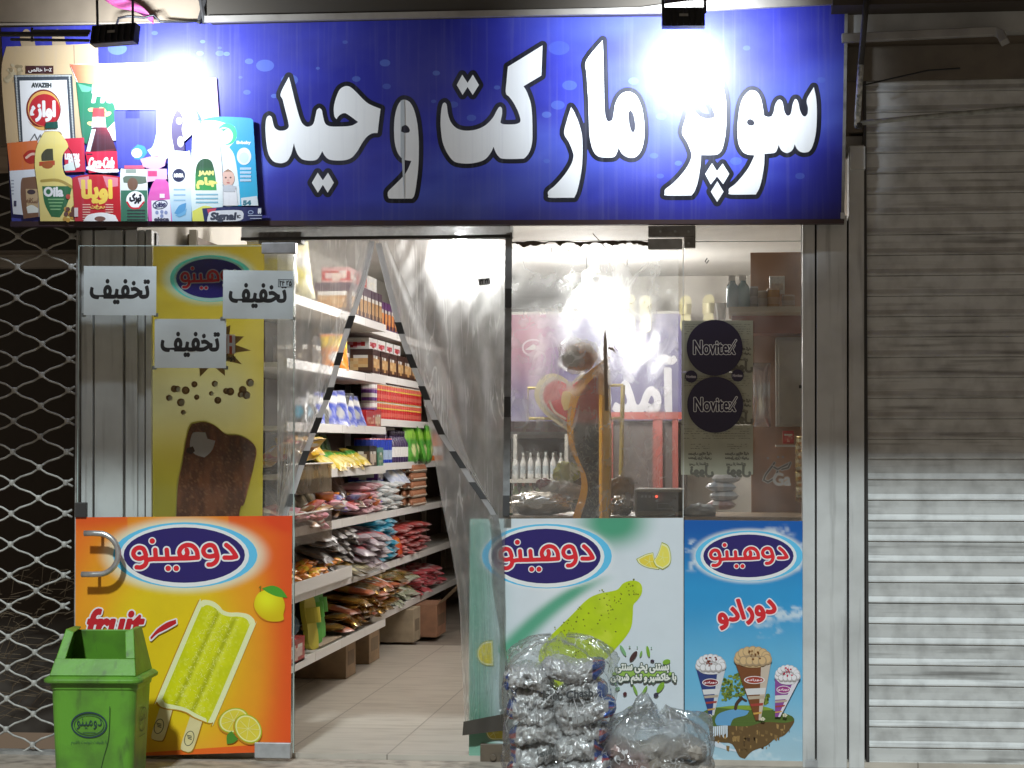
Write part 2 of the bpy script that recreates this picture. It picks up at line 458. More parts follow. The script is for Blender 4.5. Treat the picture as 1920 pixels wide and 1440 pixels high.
# ground
mb = MB(); mb.surf(1, 1, lambda u, v: (-60 + 120 * u, -60 + 59.92 * v, -0.045))
M_pave = mat('pavement_stone', (0.34, 0.29, 0.245), rough=0.75, dirt=(9, 0.45), bump=(60, 0.25))
tag(mb.build('pavement', M_pave), 'beige stone pavement in front of the shop', 'pavement', kind='structure')
# threshold step and tiled floor
def tile_material():
    M = bpy.data.materials.new('floor_tiles'); M.use_nodes = True; nt = M.node_tree; N = nt.nodes; L = nt.links
    b = N['Principled BSDF']; b.inputs['Roughness'].default_value = 0.32
    g = N.new('ShaderNodeNewGeometry'); br = N.new('ShaderNodeTexBrick'); mp = N.new('ShaderNodeMapping')
    mp.inputs['Location'].default_value = (0.17, 0.1, 0)
    L.new(g.outputs['Position'], mp.inputs['Vector']); L.new(mp.outputs[0], br.inputs['Vector'])
    br.offset = 0.0; br.inputs['Scale'].default_value = 1.0; br.inputs['Brick Width'].default_value = 0.45; br.inputs['Row Height'].default_value = 0.9
    br.inputs['Mortar Size'].default_value = 0.0035
    br.inputs['Color1'].default_value = (0.56, 0.51, 0.44, 1); br.inputs['Color2'].default_value = (0.51, 0.46, 0.40, 1); br.inputs['Mortar'].default_value = (0.25, 0.22, 0.185, 1)
    n = N.new('ShaderNodeTexNoise'); n.inputs['Scale'].default_value = 4; n.inputs['Detail'].default_value = 8
    m2 = N.new('ShaderNodeMapping'); m2.inputs['Scale'].default_value = (1, 4, 1); L.new(g.outputs['Position'], m2.inputs[0]); L.new(m2.outputs[0], n.inputs['Vector'])
    mx = N.new('ShaderNodeMix'); mx.data_type = 'RGBA'; mx.inputs['B'].default_value = (0.26, 0.22, 0.18, 1)
    rp = N.new('ShaderNodeMapRange'); rp.inputs[1].default_value = 0.45; rp.inputs[2].default_value = 0.8; rp.inputs[4].default_value = 0.6
    L.new(n.outputs['Fac'], rp.inputs[0]); L.new(rp.outputs[0], mx.inputs['Factor']); L.new(br.outputs['Color'], mx.inputs['A'])
    L.new(mx.outputs['Result'], b.inputs['Base Color']); return M
mb = MB(); mb.box(-2.75, 1.6, -0.02, 4.85, -0.06, 0.0)
tag(mb.build('tiled_floor', tile_material()), 'pale tiled shop floor behind the threshold', 'floor', kind='structure')
mb = MB(); mb.box(-2.75, 1.6, 4.851, 10.0, -0.2, -0.03)
tag(mb.build('rear_floor', mat('rear_floor', (0.30, 0.26, 0.22), rough=0.45, dirt=(5, 0.4))), 'duller floor beyond the tiled aisle', 'floor', kind='structure')
mb = MB(); mb.box(-4.5, 4.0, -0.62, -0.0205, -0.09, -0.022)
tag(mb.build('threshold', mat('threshold_stone', (0.42, 0.36, 0.30), rough=0.7, dirt=(14, 0.6), bump=(80, 0.3))), 'worn stone strip along the shop front', 'threshold', kind='structure')

# building shell
bld = thing('shop_building', 'plastered shop building with a dark canopy and a lit room behind glass', 'building', (0, 4, 0))
mb = MB(); mb.box(-2.80, -2.66, 0.06, 9.6, -0.04, 2.55); mb.build('side_wall', M_wallin, bld)
mb = MB(); mb.box(1.6, 1.75, 0.06, 9.6, -0.04, 2.55); mb.build('side_wall', M_wallin, bld)
mb = MB(); mb.box(-2.66, -1.0, 9.45, 9.6, -0.2, 2.55); mb.build('back_wall', M_wallin, bld)
mb = MB(); mb.box(-1.02, 1.6, 6.1, 6.22, -0.2, 2.55); mb.build('partition_wall', M_wallin, bld)
mb = MB(); mb.box(-2.80, 1.75, 0.06, 9.6, 2.552, 2.65); mb.build('ceiling', mat('ceiling', (0.74, 0.72, 0.68), rough=0.8, dirt=(2, 0.15)), bld)
mb = MB(); mb.box(-6, 6, -2.52, 10, 3.55, 3.8); mb.build('canopy', M_conc, bld)
mb = MB(); mb.box(-6, 6, 0.01, 0.055, 2.66, 3.549); mb.build('upper_wall', mat('upper_wall', (0.26, 0.215, 0.17), rough=0.85, dirt=(3, 0.4)), bld)
# neighbour recess behind the grille and behind the shutter
xl = X(150); xr = X(1624)
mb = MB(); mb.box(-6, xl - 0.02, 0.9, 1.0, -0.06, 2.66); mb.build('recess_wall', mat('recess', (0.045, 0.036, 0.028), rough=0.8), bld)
mb = MB(); mb.box(-6, xl + 0.01, 0.28, 0.36, Z(502, 0.3, 60), Z(470, 0.3, 60)); mb.build('window_rail', mat('rail_paint', (0.34, 0.30, 0.26), rough=0.6, dirt=(9, .3)), bld)
mb = MB(); mb.box(-6, xl + 0.01, 0.24, 0.279, Z(482, 0.26, 60), Z(478, 0.26, 60)); mb.build('window_rail', M_conc, bld)
mb = MB(); mb.box(xr - 0.05, 6, 0.12, 0.3, -0.06, 3.0); mb.build('shutter_backing', M_conc, bld)

# ---- beam and trim over the sign
mb = MB()
mb.prism([(X(388, -.22, 10), Z(38, -.22, 388)), (X(388, -.22, 10), 3.5), (X(1245, -.22, 0), 3.5), (X(1245, -.22, 0), Z(22, -.22, 1245)), (X(960, -.22, 10), Z(24, -.22, 960)), (X(700, -.22), Z(30, -.22, 700))], -0.22, -0.1)
bm_ = thing('timber_beam', 'dark brown beam running above the middle of the blue sign', 'beam', (-.6, -.16, 3.2))
mb.build('board', mat('beam', (0.05, 0.04, 0.027), rough=0.7, dirt=(6, .4)), bm_)
mb = MB()
mb.prism([(X(384, -.24, 10), Z(42, -.24, 388)), (X(384, -.24, 10), Z(30, -.24, 388)), (X(1200, -.24, 0), Z(14, -.24, 1200)), (X(1290, -.24, 0), Z(2, -.24, 1290)), (X(1640, -.24, 0), Z(-6, -.24, 1640)), (X(1640, -.24, 0), Z(4, -.24, 1640)), (X(1245, -.24, 0), Z(24, -.24, 1245))], -0.245, -0.221)
mb.build('edge_strip', mat('strip', (0.34, 0.31, 0.27), rough=0.6, dirt=(9, .3)), bm_)
mb = MB(); mb.prism([(X(380, -.1, 10), Z(46, -.1, 380)), (X(380, -.1, 10), 3.5), (X(-60, -.1, 0), 3.5), (X(-60, -.1, 0), Z(40, -.1, -60))], -0.1, -0.06)
lp = thing('plaster_panel', 'tan plaster panel above the left end of the blue sign', 'panel', (-2.8, -.08, 3.2))
mb.build('sheet', mat('tan_panel', (0.30, 0.235, 0.165), rough=0.8, dirt=(5, .35)), lp)
mb = MB(); mb.tube([P(-60, 46, -.105), P(390, 42, -.105)], .006); mb.build('bead', mat('bead', (.4, .34, .27), rough=.6), lp)
mb = MB(); mb.tube([P(372, -30, -.14), P(385, 44, -.14)], .012); mb.tube([P(385, 0, -.14), P(372, 44, -.14)], .01); mb.build('rod', M_darkmetal, lp)
# pink cloth tied above the sign
mb = MB()
mb.surf(14, 5, lambda u, v: P(196 + 92 * u, -14 + 50 * u + (v - .5) * (26 - 14 * u) + 5 * math.sin(7 * u), -.16 - .02 * math.sin(9 * u + 4 * v)))
o = mb.build('cloth_scrap', mat('pink_cloth', (0.42, 0.08, 0.22), rough=.6), smooth=True, loc=P(240, 10, -.16))
o.modifiers.new('thick', 'SOLIDIFY').thickness = .003
tag(o, 'pink cloth scrap tangled with a cable above the left of the sign', 'cloth')
mb = MB(); mb.tube([P(218, 48, -.2), P(222, 34, -.22), P(240, 30, -.22), P(270, 33, -.2), P(288, 28, -.19), P(300, 40, -.18), P(345, 41, -.15), P(400, 38, -.14)], .0055, 6)
tag(mb.build('power_cable', M_black, smooth=True, loc=P(260, 30, -.2)), 'black cable looped above the left floodlight', 'cable')

# ------------------------------------------------------------------ left trellis grille
gr = thing('trellis_gate', 'diamond lattice folding steel gate across the dark window on the left', 'gate', (X(60), -.02, -.02))
mb = MB()
dx, dy = 50.4, 28.9
def gnode(ci, k):                      # k counts half steps
    y = 385 + k * dy; return (34 + ci * dx - 0.024 * (y - 440), y)
GY = -0.03
for ci in range(-3, 2):
    for k in range(-2, 40):
        if (k + ci) % 2: continue
        x, y = gnode(ci, k)
        for dk in (-1, 1):
            x2, y2 = gnode(ci + 1, k + dk)
            if ci + 1 > 2: continue
            a, b = P(x, y, GY), P(x2, y2, GY)
            pts = []
            for t in (0, .12, .3, .5, .7, .88, 1):
                q = a.lerp(b, t)
                e = (t - .5); q.z += 0.006 * (-dk) * (math.sin(math.pi * 2 * t)) ; q.y -= .006 * dk; pts.append(q)
            mb.tube(pts, .0049, 6)
        # tie collar
        q = P(x, y, GY); mb.lathe([(.011, -.013), (.0135, -.008), (.0135, .008), (.011, .013)], q.x, q.y, q.z, 8)
for k in range(-2, 40):                # half links to the right jamb
    if (k + 2) % 2: continue
    x, y = gnode(2, k)
    for dk in (-1, 1):
        a, b = P(x, y, GY), P(x + 13, y + dk * 7, GY); mb.tube([a, b], .0058, 6)
    q = P(x, y, GY); mb.lathe([(.011, -.013), (.0135, -.008), (.0135, .008), (.011, .013)], q.x, q.y, q.z, 8)
mb.build('lattice', mat('gate_paint', (0.44, 0.43, 0.40), rough=.45, dirt=(25, .5)), gr, smooth=True)
mb = MB(); mb.box(X(146) , X(149), -.04, .02, -.02, Z(424)); mb.build('end_bar', M_dusty, gr)
mb = MB(); mb.box(X(-150), X(149), -.05, .03, -.03, -.008); mb.build('floor_rail', M_dusty, gr)
# dry straw behind the gate at lower left
mb = MB()
for i in range(130):
    x = X(random.uniform(-40, 135), .5); z = random.uniform(0.05, .72); l = random.uniform(.08, .25); a = random.gauss(.6, .5)
    y = random.uniform(.35, .7)
    mb.tube([(x, y, z), (x + l * math.cos(a) * .5, y - .02, z + l * .3 * math.sin(a) + .02), (x + l * math.cos(a), y, z + l * math.sin(a) * .45)], .0018, 4)
tag(mb.build('straw_heap', mat('straw', (0.12, .085, .05), rough=.7), loc=(X(50, .5), .5, 0)), 'dry straw piled behind the lattice gate', 'straw', kind='stuff')

# ------------------------------------------------------------------ steel pillars
def pillar(name, label, bands, y0, zt, base):
    t = thing(name, label, 'pillar', (X(base), y0, -.03))
    for (a, b, d, zt2) in bands:
        mb = MB()
        xa, xb, xa2, xb2 = X(a, y0 + d, 430), X(b, y0 + d, 430), X(a, y0 + d, 1430), X(b, y0 + d, 1430)
        # slightly leaning sheet-metal profile
        v = [(xa2, y0 + d, -.03), (xb2, y0 + d, -.03), (xb2, y0 + .11, -.03), (xa2, y0 + .11, -.03)]
        zz = zt2 or zt
        v += [(xa, y0 + d, zz), (xb, y0 + d, zz), (xb, y0 + .11, zz), (xa, y0 + .11, zz)]
        mb.add(v, [(3, 2, 1, 0), (4, 5, 6, 7), (0, 1, 5, 4), (1, 2, 6, 5), (2, 3, 7, 6), (3, 0, 4, 7)])
        mb.build('panel', M_paint, t, bevel=.003)
    mb = MB(); mb.box(X(bands[0][0]), X(bands[-1][1]), y0 + .06, y0 + .1, -.02, zt - .01); mb.build('core', M_darkmetal, t)
    return t
pillar('steel_pillar', 'grey white steel pillar with rusty seams behind the open glass door', [(152, 173, 0, 0), (177, 230, .004, 0), (235, 257, .002, 0), (259, 271, .022, 0), (273, 284, .008, 0)], .0, 2.28, 215)
rp_ = pillar('steel_pillar', 'grey white steel pillar between the shop glass and the roller shutter', [(1505, 1528, -.03, 0), (1531.5, 1588, -.036, 0), (1592, 1621, -.03, Z(272, -.03, 1600))], .0, 2.30, 1565)
# rail end under the awning arm
mb = MB(); mb.box(X(1594, -.04, 300), X(1622, -.04, 300), -.05, .0, Z(318, -.04, 1600), Z(275, -.04, 1600)); mb.build('bracket', M_paint, rp_)
mb = MB(); mb.box(X(1508), X(1530), -.06, -.037, -.02, .01); mb.build('bolt_plate', M_grey, rp_)

# ------------------------------------------------------------------ roller shutter
rs = thing('roller_shutter', 'closed roller shutter of pale horizontal steel slats on the right', 'shutter', (X(1780), 0, -.03))
mb = MB(); SH = 37.9 * 8.9 / F; zt = Z(150, .05, 1700)
prof = [(0.0, .012), (0.012, -.002), (0.06, -.0065), (0.13, -.0055), (0.26, .001), (0.34, .0045), (0.40, .0035), (0.70, .002), (0.965, -.0015), (1.0, .002)]   # (fraction from slat bottom, y)
x0, x1 = X(1626, .03), X(1626, .03) + 1.9
z = -0.03; i = 0
zs = []
while z < zt:
    for f, y in prof: zs.append((z + f * SH, .0 + y))
    z += SH
n = 24; vs = []; fs = []
for k in range(n + 1):
    x = x0 + (x1 - x0) * k / n
    for zz, y in zs: vs.append((x, y + .006 * fbm(x * 1.7 + 3, zz * 2.2) + .002 * fbm(x * 6, zz * 14), zz + .004 * fbm(x * .9, math.floor((zz + .03) / SH) * 3.7)))
m_ = len(zs)
for k in range(n):
    for q in range(m_ - 1): fs.append((k * m_ + q, (k + 1) * m_ + q, (k + 1) * m_ + q + 1, k * m_ + q + 1))
mb.add(vs, fs); 
M_shut = mat('shutter_paint', (0.60, 0.61, 0.60), rough=.5, streak=((1.6, 8, 34), .7, 0.56), dirt=(11, .38))
mb.build('slat_curtain', M_shut, rs)
mb = MB(); mb.box(X(1622, -.01), X(1627.5, -.01), -.012, .06, -.03, zt + .1); mb.build('guide_channel', M_darkmetal, rs)
mb = MB(); mb.box(X(1590, 0), X(1590) + 2.2, -.02, .1, Z(150, -.02, 1700), Z(86, -.02, 1700)); mb.build('shutter_box', mat('box_dark', (.16, .135, .105), rough=.6, dirt=(8, .4)), rs)
mb = MB(); mb.box(X(1590, 0), X(1590) + 2.2, -.10, .0, Z(62, -.1, 1700), Z(22, -.1, 1700)); mb.build('fascia', mat('fascia', (.50, .50, .48), rough=.6, dirt=(6, .3)), rs)
mb = MB(); mb.box(X(1560, 0), X(1590) + 2.2, -.3, .0, Z(21, -.15, 1700), Z(21, -.15, 1700) + .3); mb.build('lintel', mat('lintel', (.05, .038, .026), rough=.8), rs)
# gutter pipe
gp = thing('gutter_pipe', 'grey square pipe with a bent end above the roller shutter', 'pipe', tuple(P(1730, 75, -.16)))
mb = MB(); a, b, d = P(1578, 72, -.16), P(1866, 59, -.16), P(1884, 80, -.2)
mb.tube([a, a.lerp(b, .5), b, b.lerp(d, .45) + Vector((.008, 0, .006)), d], .026, 4)
mb.build('tube', mat('pipe', (.36, .35, .335), rough=.6, dirt=(9, .35)), gp, bevel=.004)
# awning arms
aw = thing('awning_arm', 'chipped white steel awning arm folded beside the sign in front of the shutter', 'awning arm', tuple(P(1612, 235, -.3)))
mb = MB(); mb.tube([P(1607, 236, -.3), P(1614, 122, -.3)], .013, 10)
M_arm = mat('arm_paint', (.72, .74, .72), rough=.5, dirt=(45, .9), dirtcol=(.03, .06, .055)); mb.build('upright_tube', M_arm, aw, smooth=True)
mb = MB(); mb.tube([P(1614, 121, -.3), P(1628, -40, -.33)], .0125, 8); mb.build('upper_tube', M_darkmetal, aw, smooth=True)
mb = MB(); mb.tube([P(1612, 231, -.3), P(1700, 222, -.27), P(1990, 196, -.12)], .0105, 10)
mb.build('cross_tube', mat('arm_grey', (.40, .42, .40), rough=.5, dirt=(30, .5)), aw, smooth=True)
mb = MB(); mb.lathe([(.012, -.012), (.016, -.008), (.016, .008), (.012, .012)], *P(1610, 236, -.3), 10); mb.build('joint', M_darkmetal, aw)
mb = MB(); mb.tube([P(1610, 162, -.12), P(1660, 150, -.1), P(1740, 132, -.06), P(1800, 128, -.03)], .0035, 5); mb.build('wire', M_black, aw)

# ================================================================== SIGN BANNER
SY = -0.12
sign = thing('shop_sign', 'long blue supermarket banner sign with big white Persian lettering and a printed heap of groceries', 'sign', tuple(P(800, 412, SY)))
KS = (0.9, 0.9, 0.9)
def B(r, g, b): return alb(r, g, b, KS)
cv = Canvas(SY, .00012)
TL, TR, BR, BL = (2, 52), (1587, 9), (1579, 412), (22, 417)
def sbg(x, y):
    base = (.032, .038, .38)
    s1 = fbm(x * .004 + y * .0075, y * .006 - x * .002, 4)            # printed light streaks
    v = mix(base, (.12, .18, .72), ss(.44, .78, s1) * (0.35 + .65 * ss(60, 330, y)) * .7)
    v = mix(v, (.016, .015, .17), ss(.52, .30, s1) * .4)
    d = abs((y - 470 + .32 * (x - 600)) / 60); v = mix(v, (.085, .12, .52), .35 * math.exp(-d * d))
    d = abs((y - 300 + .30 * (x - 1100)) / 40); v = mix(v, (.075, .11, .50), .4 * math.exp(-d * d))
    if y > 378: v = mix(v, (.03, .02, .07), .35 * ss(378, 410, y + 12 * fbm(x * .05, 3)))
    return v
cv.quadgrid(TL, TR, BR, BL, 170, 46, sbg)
dots = []; dc = []
for (x, y, r) in [(497, 123, 17), (467, 115, 8), (412, 100, 8), (425, 101, 6), (375, 100, 7), (463, 173, 7), (451, 145, 4), (412, 90, 4), (543, 150, 16), (514, 180, 6), (1048, 90, 20), (1068, 160, 14), (1046, 197, 13),
                  (1188, 152, 10), (1258, 157, 15), (1025, 215, 9), (1240, 218, 10), (1380, 302, 11), (818, 137, 7), (868, 148, 8), (932, 164, 6), (850, 196, 9), (884, 221, 9), (668, 148, 8), (722, 118, 10), (725, 162, 8),
                  (813, 190, 5), (833, 268, 9), (1025, 302, 6), (1272, 306, 7), (1226, 292, 8), (1238, 330, 7), (647, 79, 5), (596, 128, 4), (290, 62, 6), (380, 78, 5), (1400, 90, 7), (1500, 330, 9), (1540, 150, 8), (220, 91, 18)]:
    e = ell(x, y, r, r * .66, 18); dots.append(e); q = sbg(x, y); dc.append(mix(q, (.10, .18, .55), .25 + .4 * random.random()))
cv.many(dots, dc)
# main lettering, traced: outlines in zoomed pixels
def zp(pts, ox, oy, s): return [(ox + x / s, oy + y / s) for x, y in pts]
A1 = [(185,432),(200,490),(222,580),(245,660),(262,695),(285,712),(310,708),(325,690),(335,650),(342,620),(356,607),(370,620),(378,660),(390,695),(415,710),(470,712),(530,708),(560,696),(574,686),(545,664),(515,643),(495,636),(470,648),(452,670),(440,650),(438,600),(450,550),(470,505),(495,487),(520,485),(545,500),(580,535),(615,570),(650,592),(701,612),(692,680),(684,748),(655,750),(625,768),(600,800),(570,850),(540,885),(505,900),(460,903),(415,898),(390,880),(372,850),(360,875),(345,895),(325,903),(290,903),(255,893),(230,860),(213,806),(200,860),(180,900),(155,916),(125,917),(95,905),(70,865),(58,800),(54,740),(55,690),(62,660),(74,650),(86,657),(93,680),(103,715),(125,733),(150,735),(172,728),(184,712),(180,680),(165,620),(150,560),(139,525)]
A2 = [(347,971),(376,1014),(405,971),(438,1028),(403,1084),(376,1040),(348,1084),(314,1028)]
A3 = [(838,561),(865,575),(888,615),(905,680),(914,760),(916,850),(912,950),(900,1050),(890,1100),(878,1117),(760,1117),(745,1110),(741,1095),(745,1075),(775,1045),(820,1000),(850,960),(874,905),(840,900),(815,885),(795,855),(782,810),(777,760),(777,700),(782,650),(795,600),(815,568)]
A3h = [(838,703),(855,712),(865,732),(860,745),(840,748),(820,745),(813,728),(820,710)]
A4 = [(1612,255),(1605,425),(1505,485),(1525,520),(1545,580),(1553,650),(1555,740),(1553,800),(1540,850),(1515,885),(1490,893),(1390,893),(1365,880),(1350,860),(1336,826),(1320,860),(1290,895),(1250,912),(1200,920),(1150,918),(1110,905),(1075,860),(1050,800),(1040,730),(1038,680),(1042,620),(1050,585),(1062,576),(1073,590),(1080,640),(1095,685),(1120,715),(1150,730),(1190,735),(1240,728),(1290,705),(1330,665),(1350,630),(1365,605),(1375,600),(1383,610),(1384,640),(1378,672),(1375,690),(1390,698),(1430,700),(1465,697),(1485,688),(1487,670),(1475,630),(1450,580),(1425,545),(1405,522),(1410,450),(1417,375)]
A5 = [(1160,420),(1190,466),(1220,420),(1254,478),(1219,534),(1190,490),(1162,534),(1129,478)]
C1 = [(332,602),(350,630),(375,690),(393,760),(397,850),(393,940),(380,1020),(365,1080),(350,1112),(215,1112),(204,1100),(205,1075),(240,1045),(290,990),(330,930),(345,885),(342,855),(320,800),(293,752),(305,690)]
C2 = [(510,226),(513,300),(516,450),(520,600),(525,650),(535,678),(550,683),(565,672),(572,640),(580,590),(600,545),(630,520),(665,517),(700,540),(725,590),(740,660),(745,740),(740,800),(725,850),(700,880),(670,888),(640,880),(615,860),(600,828),(590,860),(575,882),(545,886),(500,884),(470,868),(450,830),(437,770),(433,700),(428,550),(420,420),(418,340)]
C2h = [(665,617),(682,640),(693,690),(692,730),(683,745),(670,735),(658,690),(654,640)]
C3 = [(1155,417),(1175,460),(1195,520),(1205,590),(1205,680),(1200,760),(1185,830),(1165,862),(1135,872),(1063,872),(1060,930),(1048,1010),(1030,1070),(1010,1100),(870,1100),(858,1088),(862,1065),(900,1035),(950,985),(990,930),(1010,880),(1005,850),(985,800),(957,745),(975,670),(1000,583),(1020,610),(1045,645),(1075,663),(1110,667),(1135,662),(1140,645),(1125,605),(1097,552),(1120,500)]
C4 = [(1125,918),(1153,962),(1185,920),(1222,978),(1188,1036),(1153,992),(1118,1038),(1086,978)]
C5 = [(1155,1020),(1190,1078),(1154,1136),(1118,1078)]
C6 = [(1698,490),(1712,560),(1715,650),(1710,740),(1695,810),(1675,848),(1650,858),(1625,855),(1605,840),(1590,812),(1580,840),(1560,857),(1540,860),(1515,845),(1500,815),(1490,845),(1475,860),(1420,865),(1418,930),(1405,1010),(1390,1060),(1372,1094),(1232,1094),(1220,1080),(1222,1060),(1255,1035),(1300,985),(1335,935),(1364,874),(1320,868),(1295,850),(1275,810),(1268,750),(1270,690),(1280,610),(1300,550),(1330,515),(1355,508),(1380,520),(1400,555),(1412,610),(1418,650),(1440,658),(1460,655),(1472,630),(1480,590),(1495,565),(1508,560),(1522,575),(1532,625),(1545,650),(1558,650),(1570,635),(1578,590),(1590,560),(1600,557),(1610,575),(1620,620),(1635,650),(1650,655),(1662,640),(1665,610),(1659,558)]
C6h = [(1340,668),(1358,678),(1365,695),(1355,706),(1335,706),(1320,692),(1325,675)]
GL = [(zp(a, 480, 0, 3), [zp(h, 480, 0, 3)] if h else []) for a, h in ((A1, None), (A2, None), (A3, A3h), (A4, None), (A5, None))] + \
     [(zp(a, 960, 0, 3), [zp(h, 960, 0, 3)] if h else []) for a, h in ((C1, None), (C2, C2h), (C3, None), (C4, None), (C5, None), (C6, C6h))]
segs = []
for a, hs in GL:
    for l in [a] + hs:
        q = smooth_poly(l, n=3); segs += list(zip(q, q[1:] + q[:1]))
cv.strokes(segs, 8.5, (.008, .009, .016), cell=1.6)
for a, hs in GL:
    cv.poly(a, (.90, .91, .90), holes=hs, n=5)
    for h in hs: cv.poly(h, (.012, .012, .02))
# darker print seam through the letter waw
cv.poly(zp([(813, 566), (835, 561), (838, 703), (820, 712), (816, 740), (836, 748), (836, 1117), (833, 1117), (820, 890), (813, 880)], 480, 0, 3), (.55, .60, .62), smooth=False)
# ---- printed grocery heap at the left end of the banner (flat print)
def q(pts): return [(x / 3.84, 60 + y / 3.84) for x, y in pts]
def qp(pts, col, sm=True): cv.poly(q(pts), col, smooth=sm)
def qe(x, y, rx, ry, col, rot=0): cv.ellipse(x / 3.84, 60 + y / 3.84, rx / 3.84, ry / 3.84, col, rot)
def qr(x0, y0, x1, y1, col): cv.rect(x0 / 3.84, 60 + y0 / 3.84, x1 / 3.84, 60 + y1 / 3.84, col)
def qt(body, x0, y0, x1, y1, col, **k):
    for e in ('bold', 'outline'):
        if e in k: k[e] /= 3.84
    cv.text(body, x0 / 3.84, 60 + y0 / 3.84, x1 / 3.84, 60 + y1 / 3.84, col, **k)
def ql(pts, r, col): cv.line(q(pts), r / 3.84, col)
WHT = (.84, .84, .84); DK = (.02, .02, .03); RED = (.62, .02, .03)
tan = (.52, .37, .20)
# paper carrier bag with handles
ql([(185, 120), (170, 40), (190, 5), (215, 40), (232, 110)], 26, (.44, .33, .2)); ql([(410, 140), (400, 50), (415, 5), (440, 50), (455, 130)], 26, (.44, .33, .2))
qp([(45, 105), (530, 90), (705, 80), (708, 225), (530, 240), (610, 770), (48, 800), (10, 300)], lambda x, y: mix(tan, (.60, .46, .28), fbm(x * .05, y * .02)))
qp([(528, 95), (535, 95), (540, 230), (532, 230)], (.35, .24, .12), False)
# seed head at the bag edge
for i in range(26):
    a = random.uniform(0, 6.28); rr = random.uniform(0, 62)
    qe(95 + rr * math.cos(a), 300 + rr * 1.5 * math.sin(a), random.uniform(14, 26), random.uniform(8, 14), mix((.30, .23, .13), (.62, .52, .34), random.random()), random.uniform(0, 3))
# white oil tin with patterned border
qp([(100, 310), (520, 305), (545, 785), (140, 800)], (.055, .065, .08), False)
pl = []; 
for i in range(40):
    t = i / 39
    for (ax, ay, bx, by) in ((112, 318, 510, 314), (116, 330, 145, 780), (500, 325, 530, 770)):
        x, y = ax + (bx - ax) * t, ay + (by - ay) * t; pl.append(q([(x - 7, y), (x, y - 7), (x + 7, y), (x, y + 7)]))
cv.many(pl, (.5, .52, .5))
qp([(140, 350), (480, 345), (508, 790), (165, 800)], WHT, False)
qr(185, 243, 385, 300, (.055, .02, .02)); qt(fa('خالص') + ' ۱۰۰٪', 205, 258, 370, 292, (.8, .75, .7), bold=1)
qt('AVAZEH', 228, 368, 368, 398, (.05, .06, .06), bold=3)
qe(313, 555, 125, 142, (.20, .02, .02)); qe(316, 552, 116, 128, (.75, .42, .12)); qe(320, 562, 112, 116, (.50, .03, .04))
qp([(200, 640), (260, 680), (340, 680), (410, 640), (350, 700), (270, 700)], (.75, .42, .12))
qt(fa('اوازه'), 222, 500, 395, 640, WHT, bold=7)
ql([(220, 780), (250, 735), (270, 780), (290, 740), (300, 780)], 4, (.15, .15, .15))
# snack bag, half white with glare printed pale
qp([(503, 232), (1140, 218), (1130, 560), (830, 560), (850, 780), (625, 780), (560, 400)], WHT)
qp([(503, 232), (830, 240), (780, 300), (680, 380), (560, 360)], lambda x, y: mix((.72, .12, .06), (.82, .62, .30), ss(130, 215, x)))
qp([(548, 360), (665, 372), (660, 440), (800, 500), (830, 560), (830, 640), (640, 800), (595, 760)], (.02, .18, .09))
qp([(560, 370), (665, 400), (640, 430), (590, 430)], (.12, .40, .25))
qt('Ho', 665, 395, 830, 505, WHT, bold=8, shear=.25)
for x, y, a in ((660, 560, 0), (740, 560, .5), (775, 590, -.4), (655, 660, .2)): qe(x, y, 28, 15, (.80, .68, .25), a)
# pale pack with lilac edges and a dark little figure
qp([(1130, 308), (1555, 330), (1580, 640), (1430, 700), (1210, 900), (1190, 960), (1130, 860)], lambda x, y: mix(WHT, (.55, .36, .60), .8 * ss(390, 412, x) + .5 * ss(305, 297, x)))
qp([(1500, 330), (1520, 430), (1545, 520), (1560, 620), (1578, 620), (1558, 335)], (.50, .30, .56))
qp([(1270, 560), (1300, 580), (1320, 640), (1310, 700), (1325, 780), (1330, 850), (1255, 855), (1235, 740), (1240, 640)], (.08, .06, .14))
qe(1290, 640, 22, 26, (.55, .5, .6)); qe(1300, 790, 24, 40, (.5, .5, .56)); qp([(1390, 520), (1440, 600), (1455, 640), (1420, 640), (1425, 610)], (.06, .12, .2))
# blue sign showing between packs
cv.poly(q([(820, 566), (905, 566), (905, 622), (1005, 622), (1005, 566), (1126, 566), (1128, 720), (1060, 960), (850, 985), (840, 860)]), lambda x, y: mix((.045, .05, .33), (.09, .10, .46), fbm(x * .4, y * .03)), smooth=False)
qp([(945, 850), (990, 810), (1040, 825), (1060, 870), (1020, 915), (970, 915)], (.05, .25, .62)); qe(985, 872, 38, 34, (.78, .80, .80)); qp([(1060, 850), (1100, 820), (1130, 710), (1145, 890), (1090, 895)], (.45, .62, .70))
# orange carton and the white one under it
qp([(50, 800), (270, 780), (280, 1000), (70, 1000)], (.66, .17, .05), False); qp([(165, 890), (200, 855), (250, 850), (275, 870), (275, 935), (220, 950), (180, 930)], (.40, .03, .02)); ql([(190, 905), (225, 880), (265, 880)], 9, (.75, .5, .4))
qp([(68, 1000), (280, 985), (285, 1330), (95, 1310)], (.74, .78, .84), False)
qp([(160, 1050), (255, 1040), (270, 1100), (280, 1330), (170, 1345), (150, 1200), (150, 1090)], (.20, .10, .05)); qp([(185, 1130), (275, 1130), (275, 1300), (195, 1300)], (.50, .36, .20)); qe(225, 1152, 30, 18, (.05, .03, .03)); qt(fa('نسکافه'), 190, 1195, 272, 1232, (.2, .1, .05), bold=1.5); qp([(190, 1260), (230, 1245), (275, 1270), (275, 1300), (200, 1305)], (.75, .78, .72))
for i in range(5): qr(80, 1065 + i * 24, 100, 1073 + i * 24, (.35, .4, .5))
qr(100, 1215, 118, 1255, (.05, .05, .1))
